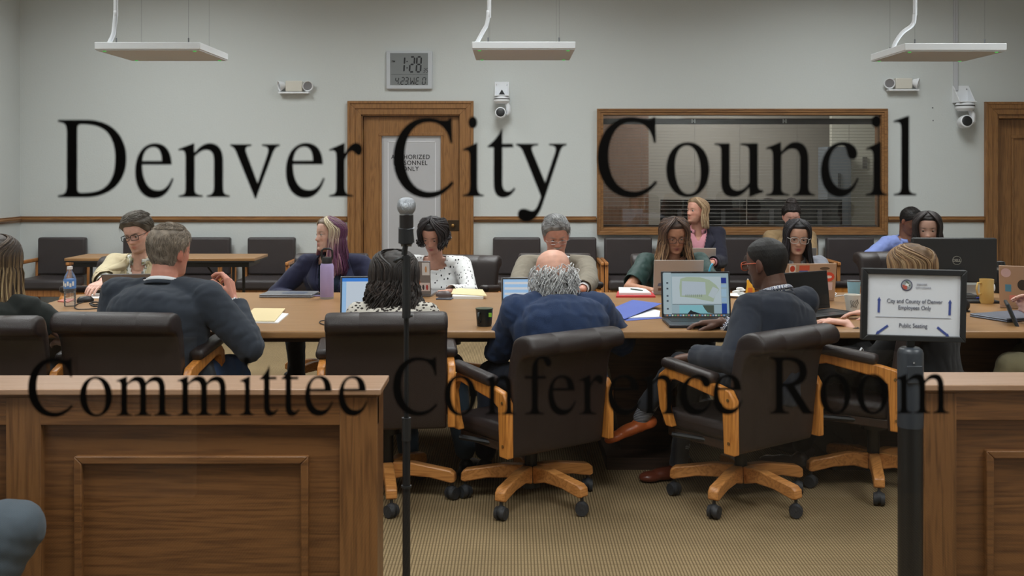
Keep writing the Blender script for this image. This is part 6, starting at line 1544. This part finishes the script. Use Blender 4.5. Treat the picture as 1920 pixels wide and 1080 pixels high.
M_dots = spotted('dotted_blouse', S(226, 226, 226), S(26, 26, 30), 46, .21, (1, 1, .62))
def f3c(P, root, o):
    garment(P, 'blouse', M_dots, .016, root, o, sleeve=.93, neck_cut=.045, boat=.018, amp=.004, cuff=.010)
    trousers(P, root, o, cloth('black_trousers_2', S(26, 26, 30)))
    short_hair(P, root, o, S(44, 38, 40), S(22, 19, 21), th=.010, top=1.2, seed=8, name='hair_cap', strands=0, hl=.07, side=-.03, nape=-.08, amp=.005)
    long_hair(P, root, o, [S(44, 38, 40), S(28, 24, 26), S(52, 44, 44)], length=.035, n=260, gap=44, th=.022, bulk=.012, seed=8, wave=.012, spread=-.2, asym=lambda ph: 1.5 if -1.5 < ph < -.4 else 1.0)
person(dict(sex='f', head=at(812, 440, 6.93), yaw=170, turn=-4, pitch=26, roll=-2, lean=14, skin=S(196, 146, 126), hairc=S(36, 30, 30), girth=1.18, sw=.175, wL=at(838, 548, 6.52), hL=dict(d=(-.8, -.3, 0), n=(0, 0, -1), curl=(.5, .5, .5, .6)), wR=at(765, 548, 6.5), hintL=(1, .3, -.7), hintR=(-1, .3, -.7), lid=.9, lip=S(170, 80, 82), seed=3, neck=.185),
       'person with dark pinned-up hair in a white blouse with black spots, looking down', f3c)

M_greysuit = cloth('grey_brown_suit', S(132, 124, 110), var=.1); M_whiteshirt = cloth('white_shirt', S(228, 230, 234), bump=.1)
def f4c(P, root, o):
    suit(M_greysuit, M_whiteshirt, tie=cloth('dark_tie', S(52, 54, 60)), v=(.30, .070), shoe=M_black)(P, root, o)
    short_hair(P, root, o, S(186, 186, 186), S(112, 112, 114), th=.018, top=1.35, seed=11, sweep=.6, side=-.02)
    glasses(P, root, o, M_chrome, w=.025, h=.012, round_=3, r=.0012, zc=-.010)
person(dict(sex='m', head=at(1043, 441, 6.93), yaw=180, turn=4, pitch=20, roll=3, lean=12, skin=S(206, 148, 128), hairc=S(150, 150, 150), ruddy=1.0, girth=1.15, stache=S(190, 186, 182), wL=at(1092, 545, 6.45), hL=dict(d=(-.7, -.4, .05), n=(0, 0, -1), curl=(.7, .75, .8, .85)), wR=at(998, 545, 6.5), hR=dict(d=(.6, -.3, 0), n=(0, 0, -1)), hintL=(1, .2, -.6), hintR=(-1, .2, -.6), lid=.9, seed=4, jaw=1.08, sw=.19),
       'person with grey hair, moustache and glasses in grey suit and tie', f4c)

M_green_bl = cloth('dark_green_satin', S(34, 62, 58), rough=.45, var=.12)
def f5c(P, root, o):
    def puff(pm, P):
        for sd in (1, -1): pm.cap(P['S'][sd]+UPV*.01, .075, P['S'][sd]+(P['E'][sd]-P['S'][sd])*.55, .068, 18)
    garment(P, 'blouse', M_green_bl, .018, root, o, sleeve=.40, short=.40, neck_cut=.03, vneck=(.17, .05), amp=.005, extra=puff)
    trousers(P, root, o, cloth('black_trousers_3', S(26, 26, 30)))
    cl = [(S(86, 62, 50), S(158, 122, 88)), (S(58, 42, 36), S(120, 88, 64)), (S(110, 82, 62), S(168, 134, 100)), S(62, 44, 36)]
    short_hair(P, root, o, S(84, 62, 50), S(48, 36, 30), th=.012, top=1.3, seed=14, name='hair_cap', strands=0, hl=.07, side=-.01)
    long_hair(P, root, o, cl, length=.23, n=440, gap=50, th=.018, bulk=.016, seed=14, wave=.010, spread=.55, flick=.3)
    glasses(P, root, o, plain('brown_frame', S(70, 42, 36), .4), w=.027, h=.020, round_=2.6, r=.0018)
person(dict(sex='f', head=at(1265, 441, 6.88), yaw=181, turn=2, pitch=16, roll=2, lean=10, skin=S(184, 132, 104), hairc=S(50, 34, 28), girth=1.12, sw=.172, wR=at(1222, 545, 6.5), hR=dict(d=(.7, -.5, 0), n=(0, 0, -1), curl=(.4, .4, .5, .5)), wL=at(1300, 547, 6.5), hintR=(-1, .1, -.5), hintL=(1, .1, -.5), lid=.85, gaze=(0, -.5), lip=S(150, 80, 80), seed=5, jaw=1.05),
       'person with long highlighted brown hair and glasses in a dark green blouse', f5c)

M_greyblz = cloth('light_grey_blazer', S(142, 144, 154)); M_ltop = cloth('pale_top', S(200, 200, 204))
def f6c(P, root, o):
    suit(M_greyblz, M_ltop, v=(.30, .08), pants=cloth('black_trousers_4', S(26, 26, 30)), cuffs=False, shirt_v=(.10, .06))(P, root, o)
    short_hair(P, root, o, S(42, 38, 42), S(22, 20, 23), th=.010, top=1.2, seed=17, name='hair_cap', strands=0, hl=.072)
    long_hair(P, root, o, [S(34, 30, 33), S(24, 21, 24), S(50, 46, 52)], length=.27, n=420, gap=52, th=.012, bulk=.009, seed=17, wave=.004, spread=.3)
    glasses(P, root, o, plain('clear_frame', S(200, 200, 196), .3), w=.028, h=.021, round_=2.6, r=.0017)
person(dict(sex='f', head=at(1495, 444, 6.93), yaw=182, turn=-8, pitch=10, roll=-3, lean=16, skin=S(206, 160, 136), hairc=S(30, 26, 28), sw=.165, girth=1.02, wR=at(1455, 550, 6.5), wL=at(1535, 550, 6.5), lid=.4, lip=S(170, 84, 88), gaze=(.3, -.15), seed=6, side=.03),
       'person with long black hair, clear glasses and light grey blazer', f6c)

def f7c(P, root, o):
    garment(P, 'blouse', cloth('dark_blouse', S(40, 40, 44)), .014, root, o, sleeve=.95, neck_cut=.03, boat=.06)
    trousers(P, root, o, cloth('black_trousers_5', S(26, 26, 30)))
    short_hair(P, root, o, S(50, 42, 40), S(28, 24, 24), th=.010, top=1.2, seed=19, name='hair_cap', strands=0, hl=.07)
    long_hair(P, root, o, [S(40, 34, 34), S(28, 24, 24), S(58, 48, 46)], length=.26, n=380, gap=50, th=.016, bulk=.012, seed=19, wave=.005, spread=.25)
person(dict(sex='f', head=at(1739, 430, 7.1), yaw=182, turn=-20, pitch=4, lean=6, skin=S(208, 166, 148), hairc=S(36, 28, 28), lid=.35, gaze=(.2, -.1), seed=7, vox=.005),
       'person with long dark hair whose eyes show over the big monitor', f7c)

# --- back row ---------------------------------------------------------------
def lapbook(P, d, label, m, yaw):
    c = (P['knee'][1]+P['knee'][-1])/2; z = max(P['knee'][1][2], P['knee'][-1][2])+.075
    return laptop(Vector((c[0]+P['f'][0]*-.05, c[1]-P['f'][1]*.10, z)), 0, yaw, .30, .2, .2, .2, m, M_scrwhite, label)
M_darkblz = cloth('midnight_blazer', S(34, 34, 48)); M_pink = cloth('pink_shirt', S(204, 140, 150))
def b1c(P, root, o):
    suit(M_darkblz, M_pink, v=(.30, .075), pants=cloth('charcoal_trousers', S(40, 40, 44)), shirt_v=(.06, .04))(P, root, o)
    short_hair(P, root, o, S(186, 156, 124), S(120, 96, 72), th=.012, top=1.3, seed=21, name='hair_cap', strands=0, hl=.074, side=-.0)
    long_hair(P, root, o, [(S(170, 140, 108), S(196, 170, 138)), S(150, 120, 92), S(190, 164, 130)], length=.13, n=320, gap=78, th=.014, bulk=.010, seed=21, wave=.004, spread=.15)
PB1 = dict(sex='m', head=at(1306, 396, 9.72), yaw=172, turn=-48, pitch=-8, lean=2, skin=S(206, 150, 130), hairc=S(140, 110, 84), beard=(S(150, 116, 96), .4), seed=8, vox=.006, kR=None, wR=at(1290, 492, 9.35), wL=at(1335, 492, 9.35))
person(PB1, 'person with shoulder-length blond hair, dark blazer and pink shirt against the back wall', b1c)
lapbook(PB1, 9.3, 'light grey laptop on the lap of the long-haired person by the wall', M_silverlap, R_(176))
M_tan = cloth('tan_jacket', S(140, 116, 84))
def b2c(P, root, o):
    suit(M_tan, M_whiteshirt, v=(.28, .07), pants=cloth('charcoal_trousers_2', S(44, 44, 48)))(P, root, o)
    short_hair(P, root, o, S(52, 44, 42), S(30, 26, 26), th=.013, top=1.4, seed=23, amp=.004, name='hair')
    F = P['F']; pm = PM(); c = (A3((0, -.035, .125))) @ F[1]+F[0]
    pm.ell(c, F[1], (.048, .048, .036)); me = remesh(pm, 'hair_bun', .006, 2); V = get_v(me); N_ = get_n(me); set_v(me, V+N_*(fnoise(V, 30, 3)*.004)[:, None]); set_col(me, np.tile(A3(S(44, 36, 34)), (len(V), 1))); mkobj('hair_bun', me, M_hairm, o, root)
PB2 = dict(sex='f', head=at(1484, 405, 9.72), yaw=180, turn=-6, pitch=18, lean=4, skin=S(214, 164, 150), hairc=S(44, 34, 32), seed=9, vox=.006, sw=.175, lid=.8, wR=at(1470, 492, 9.35), wL=at(1510, 492, 9.35))
person(PB2, 'person with dark hair in a bun and tan jacket, partly hidden by black-haired person', b2c)
lapbook(PB2, 9.3, 'dark grey laptop held by the person with the hair bun', M_spacegrey, R_(180))
M_blueshirt = cloth('light_blue_shirt', S(132, 148, 206), bump=.15)
def b3c(P, root, o):
    sh = garment(P, 'shirt', M_blueshirt, .016, root, o, sleeve=.96, neck_cut=.03, amp=.004)
    collar(P, M_blueshirt, root, sh, 'shirt_collar', r=.064, h0=-.01, h1=.034, flare=.003, gap=.3, fall=.028)
    project_strip(sh, P, root, [[(-.014, -.01), (-.018, -.05), (-.034, -.34)], [(.014, -.01), (.018, -.05), (.034, -.34)]], 'necktie', cloth('dark_red_tie', S(56, 38, 48)), o, lift=.006, thick=.004)
    trousers(P, root, o, cloth('charcoal_trousers_3', S(40, 40, 46)))
    short_hair(P, root, o, S(36, 30, 28), S(20, 17, 16), th=.009, top=1.3, seed=25, amp=.001, freq=140, strands=500, slen=.02)
person(dict(sex='m', head=at(1707, 414, 9.6), yaw=186, turn=24, pitch=32, lean=16, skin=S(128, 88, 70), hairc=S(20, 16, 16), seed=10, vox=.006, lid=.9, wR=at(1655, 480, 9.3), wL=at(1725, 485, 9.2), hintR=(-1, 0, -.6)),
       'person with short dark hair in light blue shirt and tie, leaning forward by the wall', b3c)
# someone in the booth behind the screens: only the top of the head shows
def bhc(P, root, o):
    garment(P, 'shirt', cloth('grey_shirt', S(100, 104, 110)), .014, root, o, sleeve=.9, neck_cut=.03, vox=.012)
    trousers(P, root, o, cloth('charcoal_trousers_4', S(40, 40, 46)), vox=.014)
    short_hair(P, root, o, S(60, 48, 42), S(36, 28, 26), th=.010, seed=26)
person(dict(sex='m', head=at(1441, 393, D+1.25), yaw=180, pitch=22, skin=S(206, 160, 146), hairc=S(50, 40, 36), seed=11, vox=.009, wR=(bx(1425), D+.75, .80), wL=(bx(1470), D+.75, .80)),
       'person whose forehead shows above the dark screens behind the blind', bhc)
bc = side_chair('x'); bc.location = (bx(1441)*1.12, D+1.3, 0); bc.rotation_euler = (0, 0, PI); bc['label'] = 'dark chair inside the booth behind the control desk'; del bc['group']

# --- near side --------------------------------------------------------------
M_btee = cloth('black_tee', S(34, 38, 36))
def p1c(P, root, o):
    garment(P, 'tshirt', M_btee, .014, root, o, sleeve=.24, short=.24, neck_cut=.03, amp=.004)
    trousers(P, root, o, cloth('navy_trousers', S(38, 42, 54)))
    short_hair(P, root, o, S(74, 60, 50), S(44, 36, 30), th=.014, top=1.2, seed=31, name='hair_cap', strands=0, nape=-.08)
    cl = [(S(64, 50, 42), S(186, 156, 112)), (S(58, 46, 38), S(120, 96, 70)), (S(90, 72, 56), S(200, 172, 128)), S(62, 50, 42), (S(70, 56, 44), S(150, 122, 88))]
    long_hair(P, root, o, cl, length=.34, n=620, gap=50, th=.020, bulk=.016, seed=31, wave=.007, spread=.22, r=.0034)
person(dict(sex='f', head=at(-4, 492, 4.8), yaw=-2, turn=6, pitch=6, lean=4, skin=S(206, 158, 138), hairc=S(70, 56, 46), seed=12, sw=.17, girth=1.1, wR=at(112, 640, 5.02), hR=dict(d=(-.2, 1, 0), n=(0, 0, -1)), hintR=(1.5, -.2, -.7), wL=at(-100, 606, 5.0), vox=.005),
       'person with very long highlighted hair and black T-shirt seen from behind, far left', p1c)
M_charcoal = cloth('blue_charcoal_suit', S(52, 58, 68), var=.08); M_jeans = cloth('blue_jeans', S(64, 90, 132), bscale=900, bump=.4)
def p2c(P, root, o):
    suit(M_charcoal, M_whiteshirt, v=(.25, .05), lap=False, pants=M_jeans, amp=.005, infl=.028)(P, root, o)
    short_hair(P, root, o, S(186, 170, 152), S(104, 94, 84), th=.011, top=1.3, seed=33, strands=2600, slen=.032, srad=.0013, messy=.28, nape=-.085, side=-.03)
person(dict(sex='m', head=at(319, 471, 4.90), hs=1.02, yaw=-12, turn=-18, pitch=2, roll=2, lean=4, skin=S(206, 142, 122), hairc=S(150, 140, 128), ruddy=1.3, seed=13, girth=1.14, sw=.212, s=1.04, wR=at(436, 562, 4.95), hR=dict(d=(-.25, .25, 1), n=(-1, .1, -.2), curl=(.9, 1.0, 1.0, 1.0), thumb=.7), hintR=(.7, -.3, -1), wL=at(262, 640, 5.12), hintL=(-.25, -.15, -1), kR=at(440, 690, 5.12), aR=(-1.25, 5.3, .1), kL=at(330, 690, 5.2), aL=(-1.65, 5.35, .1), neck=.158),
       'person with grey hair in dark suit jacket seen from behind, right hand raised', p2c)
M_animal = spotted('patterned_blouse', S(206, 200, 190), S(58, 52, 50), 52, .36, (1, .7, 1.6))
def p3c(P, root, o):
    garment(P, 'blouse', M_animal, .016, root, o, sleeve=.9, neck_cut=.03, amp=.004)
    trousers(P, root, o, cloth('slate_blue_trousers', S(52, 66, 78)))
    short_hair(P, root, o, S(62, 54, 50), S(34, 29, 28), th=.018, top=1.2, seed=35, name='hair_cap', strands=0, nape=-.09)
    long_hair(P, root, o, [S(52, 45, 42), S(36, 31, 30), S(66, 56, 52), S(44, 38, 36)], length=.17, n=520, gap=46, th=.026, bulk=.028, seed=35, wave=.012, spread=.38, curl=.5, r=.0038)
person(dict(sex='f', head=at(739, 520, 5.0), yaw=0, turn=3, pitch=10, roll=2, lean=10, skin=SK_M, hairc=S(50, 42, 40), seed=14, sw=.155, wR=at(775, 600, 5.25), wL=at(700, 600, 5.25), vox=.005, kR=(-.30, 5.3, .52), kL=(-.55, 5.3, .52), aR=(-.22, 5.12, .1), aL=(-.5, 5.15, .1), neck=.15),
       'person with wavy dark brown hair and patterned blouse seen from behind the microphone', p3c)
M_blueswt = cloth('dark_blue_knit', S(40, 58, 92), bscale=420, bump=.5)
def p4c(P, root, o):
    sw = garment(P, 'sweater', M_blueswt, .028, root, o, sleeve=.95, neck_cut=.020, amp=.006, cuff=.006)
    collar(P, M_blueswt, root, sw, 'sweater_collar', r=.074, h0=-.035, h1=.028, flare=-.004, gap=.3, th=.007, fall=.03)
    trousers(P, root, o, cloth('dark_navy_trousers', S(34, 38, 50)))
    short_hair(P, root, o, S(206, 206, 204), S(150, 148, 144), th=.018, seed=37, bald=(-.002, -.03), amp=.003, freq=30, strands=0, nape=-.085, side=-.045, hl=.05)
    long_hair(P, root, o, [S(196, 196, 196), S(160, 158, 156), S(212, 212, 212), S(140, 136, 132)], length=.035, n=0+150, gap=88, th=.016, bulk=.012, seed=37, wave=.012, curl=1.6, spread=.3, name='hair_curls') if False else None
    # curly fringe round the back and sides
    F = P['F']; rs = np.random.RandomState(5); m = MB(); Cs = []
    for i in range(900):
        ph = math.radians(-215+250*rs.rand()); z = -.10+(.022*abs(math.cos(ph))+.104)*(1-rs.rand()**.75); q = head_pts(np.array([ph]), np.array([z]), face=False)[0]
        nn = q/np.linalg.norm(q); q = q+nn*rs.uniform(.012, .016+.018*min(1, (.045-z)/.05)*(.6+.5*abs(math.cos(ph)))); tng = nrm(np.cross(nn, A3((0, 0, 1)))); pts = []; w0 = rs.rand()*6.28; L = rs.uniform(.03, .06)
        for k in range(9):
            t = k/8; pts.append(q+A3((0, 0, -1))*L*t+tng*.008*math.sin(w0+t*4.2)+nn*(.007*math.cos(w0+t*4.2)+.010*t))
        b4 = len(m.v); m.tube([Vector((p*P['hs']) @ F[1]+F[0]) for p in pts], [.0030*(1-.6*k/8) for k in range(9)], 5)
        Cs.append(np.tile(A3(S(*[int(v) for v in (rs.uniform(165, 236),)*3])), (len(m.v)-b4, 1)))
    me = bpy.data.meshes.new('hair_curls'); me.from_pydata(m.v, [], m.f); me.update(); set_col(me, np.concatenate(Cs)); mkobj('hair_curls', me, M_hairm, o, root)
person(dict(sex='m', head=at(1038, 518, 5.03), yaw=14, turn=-10, pitch=27, roll=-3, lean=12, skin=S(226, 172, 150), hairc=S(190, 190, 190), ruddy=1.0, seed=15, girth=1.12, sw=.192, pz=.50, slouch=.05, neck=.105, hs=1.07, wL=at(968, 608, 5.3), wR=at(1095, 604, 5.35), hintL=(-.6, -.2, -1), hintR=(1, -.1, -.8), kL=(-.10, 5.22, .50), kR=(.16, 5.3, .50), aL=(-.13, 5.12, .1), aR=(.06, 5.2, .1)),
       'person with bald crown and curly grey fringe in dark blue knit seen from behind', p4c)
M_navysuit = cloth('dark_navy_suit', S(40, 45, 56), var=.08); M_gingham, N, L, P_ = newmat('gingham')
tc = N.new('ShaderNodeTexCoord'); ck_ = N.new('ShaderNodeTexChecker'); ck_.inputs['Scale'].default_value = 150; L.new(tc.outputs['Object'], ck_.inputs['Vector']); ck_.inputs[1].default_value = (*S(232, 232, 236), 1); ck_.inputs[2].default_value = (*S(92, 100, 128), 1); L.new(ck_.outputs[0], P_.inputs['Base Color']); P_.inputs['Roughness'].default_value = .85
M_tanshoe = plain('orange_tan_leather', S(208, 108, 56), .35, var=.2, vscale=20); M_brownshoe = plain('dark_red_brown_leather', S(104, 52, 36), .3)
M_stripe, N, L, P_ = newmat('striped_sock'); tc = N.new('ShaderNodeTexCoord'); wv = N.new('ShaderNodeTexWave'); wv.inputs['Scale'].default_value = 40; wv.bands_direction = 'Z'; L.new(tc.outputs['Object'], wv.inputs['Vector'])
rp = N.new('ShaderNodeValToRGB'); L.new(wv.outputs[0], rp.inputs[0]); rp.color_ramp.elements[0].color = (*S(60, 66, 80), 1); rp.color_ramp.elements[1].color = (*S(190, 196, 206), 1); L.new(rp.outputs[0], P_.inputs['Base Color'])
def p5c(P, root, o):
    sh = garment(P, 'shirt', M_gingham, .010, root, o, vox=.009, sleeve=.985, neck_cut=.05, amp=.001)
    jk = garment(P, 'jacket', M_navysuit, .026, root, o, sleeve=.96, neck_cut=.016, vneck=(.28, .06), amp=.0045, cuff=.006, flare=.02)
    collar(P, M_gingham, root, sh, 'shirt_collar', r=.066, h0=-.01, h1=.046, back_h=.014, flare=.003, gap=.3, fall=.024)
    collar(P, M_navysuit, root, jk, 'jacket_collar', r=.080, h0=-.045, h1=.020, back_h=.010, flare=-.004, gap=.75, th=.005, fall=.03)
    trousers(P, root, o, cloth('dark_grey_trousers', S(66, 70, 78)), shoe=M_tanshoe, sock=M_stripe, fat=.9)
    for c in o.children:
        if c.name.startswith('shoe') and np.mean([v.co.z for v in c.data.vertices]) < .2: c.data.materials[0] = M_brownshoe
    short_hair(P, root, o, S(34, 31, 30), S(22, 20, 20), th=.0045, top=1.0, seed=39, amp=.0004, freq=200, strands=0, side=-.01, nape=-.075)
    glasses(P, root, o, plain('orange_frame', S(196, 84, 48), .35), w=.027, h=.019, round_=3.2, r=.0026)
    # watch on the left wrist
    W, E = P['W'][-1], P['E'][-1]; a = nrm(E-W); c = Vector(W+a*.02-root)
    M3 = Vector((0, 0, 1)).rotation_difference(Vector(a)).to_matrix()
    w_ = MB().rev([(.034, -.008), (.0375, -.008), (.0375, .008), (.034, .008)], c, 28, M=M3).build('wristwatch', M_chrome, o, smooth=True)
    MB().rev([(.001, 0), (.019, 0), (.019, .008), (.001, .009)], c+Vector(nrm(A3((-.2, -.6, .8))-a*np.dot(A3((-.2, -.6, .8)), a)))*.034, 24, M=Vector((0, 0, 1)).rotation_difference(Vector(nrm(A3((-.2, -.6, .8))-a*np.dot(A3((-.2, -.6, .8)), a)))).to_matrix()).build('watch_case', M_alu, w_, smooth=True)
person(dict(sex='m', head=at(1437, 494, 4.93), yaw=38, turn=4, pitch=8, lean=6, skin=S(98, 68, 55), hairc=S(24, 20, 20), seed=16, girth=.98, sw=.19, pz=.52, side=-.12, neck=.155, ruddy=.1,
            wR=at(1352, 604, 5.02), hR=dict(d=(-1, .1, -.05), n=(0, -.1, -1), curl=(.35, .4, .45, .5), thumb=.2), hintR=(.1, -.1, -1), wL=at(1302, 668, 4.80), hL=dict(d=(-.8, .6, -.2), n=(.1, 0, -1), curl=(.4, .45, .5, .5)), hintL=(-.3, -.9, -.8),
            kL=at(1275, 682, 5.02), aL=at(1200, 776, 5.18), footL=(-1, -.1, -.35), kR=at(1296, 710, 5.2), aR=at(1272, 864, 5.14), footR=(-.85, -.3, -.0), hem={1: -.02, -1: .18}),
       'person with close-cropped hair, orange glasses and navy suit, legs crossed', p5c)
def p6c(P, root, o):
    garment(P, 'blouse', cloth('black_knit', S(28, 28, 30)), .016, root, o, sleeve=.86, neck_cut=.03, amp=.004)
    trousers(P, root, o, cloth('black_trousers_6', S(24, 24, 28)), shoe=plain('grey_satin_shoe', S(92, 84, 84), .25))
    short_hair(P, root, o, S(150, 118, 84), S(90, 66, 46), th=.016, top=1.2, seed=41, name='hair_cap', strands=0, nape=-.08)
    cl = [(S(150, 116, 82), S(186, 152, 110)), (S(110, 82, 58), S(150, 118, 84)), (S(170, 140, 104), S(190, 160, 120)), S(128, 98, 70)]
    long_hair(P, root, o, cl, length=.20, n=460, gap=50, th=.018, bulk=.016, seed=41, wave=.005, spread=.35)
    F_ = P['W'][-1]; a = None
person(dict(sex='f', head=at(1708, 506, 5.0), yaw=50, turn=-18, pitch=8, lean=8, skin=S(224, 174, 156), hairc=S(140, 110, 80), seed=17, sw=.16, pz=.53,
            wL=at(1588, 606, 5.12), hL=dict(d=(-1, .25, .12), n=(0, 0, -1), curl=(.35, .4, .4, .45)), wR=at(1638, 588, 5.36), hR=dict(d=(-1, .15, .05), n=(0, 0, -1), curl=(.3, .35, .4, .45)), hintL=(.2, -.9, -.9), hintR=(.6, .5, -.8), vox=.0045, kL=(1.52, 5.2, .53), kR=(1.66, 5.4, .53), aL=(1.42, 5.25, .1), aR=(1.5, 5.5, .1), aR_=0),
       'person with straight light brown hair behind the framed sign, hands on black laptop', p6c)
M_khaki = cloth('khaki_cotton', S(140, 132, 104)); M_gshirt = cloth('dark_olive_shirt', S(56, 60, 54))
def p7c(P, root, o):
    garment(P, 'shirt', M_gshirt, .018, root, o, sleeve=.95, neck_cut=.03, vox=.01)
    trousers(P, root, o, M_khaki); short_hair(P, root, o, S(90, 76, 64), S(50, 42, 36), th=.014, seed=43)
person(dict(sex='m', head=(2.86, 4.92, 1.22), yaw=66, pitch=14, lean=2, skin=SK_L, seed=18, vox=.006, kL=at(1893, 684, 5.05), aL=(2.30, 5.15, .1), kR=(2.50, 5.32, .56), aR=(2.42, 5.42, .1), wL=(2.56, 5.14, .80), hL=dict(d=(-.5, .7, .3), n=(.6, .4, -.3), curl=(.6, .6, .6, .6)), wR=(2.62, 5.22, .84)),
       'person in khaki trousers mostly outside the right edge, holding a black tablet', p7c)
tb = empty('tablet', tuple(at(1903, 604, 5.18)), 0, 'black tablet held up at the right edge of the picture', 'tablet'); tb.rotation_euler = (0, R_(-22), R_(-21))
MB().b2(-.008, .008, -.09, .09, -.105, .105).build('case', plain('tablet_case', S(36, 42, 46), .5), tb, bevel=.005); MB().b2(.0081, .009, -.08, .08, -.095, .095).build('screen', glow('tablet_screen', S(110, 120, 180), .4), tb)

# seated visitor in the foreground: only the knee reaches the frame
vc = side_chair('x'); vc.location = (-1.98, 2.62, 0); vc.rotation_euler = (0, 0, R_(-70)); vc['label'] = 'dark visitor chair outside the left edge, under person in grey trousers'; del vc['group']
M_slate = cloth('slate_grey_trousers', S(104, 116, 128), bscale=900, amp=0) if False else cloth('slate_grey_trousers', S(72, 81, 89), bscale=900)
def k0c(P, root, o):
    garment(P, 'shirt', cloth('grey_check_shirt', S(120, 124, 130)), .016, root, o, sleeve=.95, neck_cut=.03, vox=.012)
    trousers(P, root, o, M_slate, vox=.008, fat=1.08); short_hair(P, root, o, S(90, 76, 64), S(50, 42, 36), th=.014, seed=45)
person(dict(sex='m', head=(-1.98, 2.66, 1.26), yaw=-74, lean=2, skin=SK_L, seed=19, vox=.007, kL=at(34, 990, 2.78), aL=at(-60, 1180, 2.72), kR=(-1.48, 2.5, .54), aR=(-1.5, 2.5, .1)),
       'person in slate grey trousers at the lower left edge, knee in front of partition', k0c)
# bag hanging on the chair behind the sign
bg = empty('handbag', (1.60, 4.98, .54), R_(30), 'black bag with white strap beside the chair behind the sign', 'bag')
MB().b2(-.11, .11, -.04, .04, .0, .13).build('body', M_black, bg, bevel=.03, seg=3)
MB().tube([(-.06, -.045, .09), (-.03, -.048, .10), (-.01, -.05, .125), (.01, -.05, .10), (-.005, -.05, .08), (.03, -.05, .075), (.05, -.048, .05)], .006, 8, flat=.5).build('strap', M_white, bg, smooth='all')
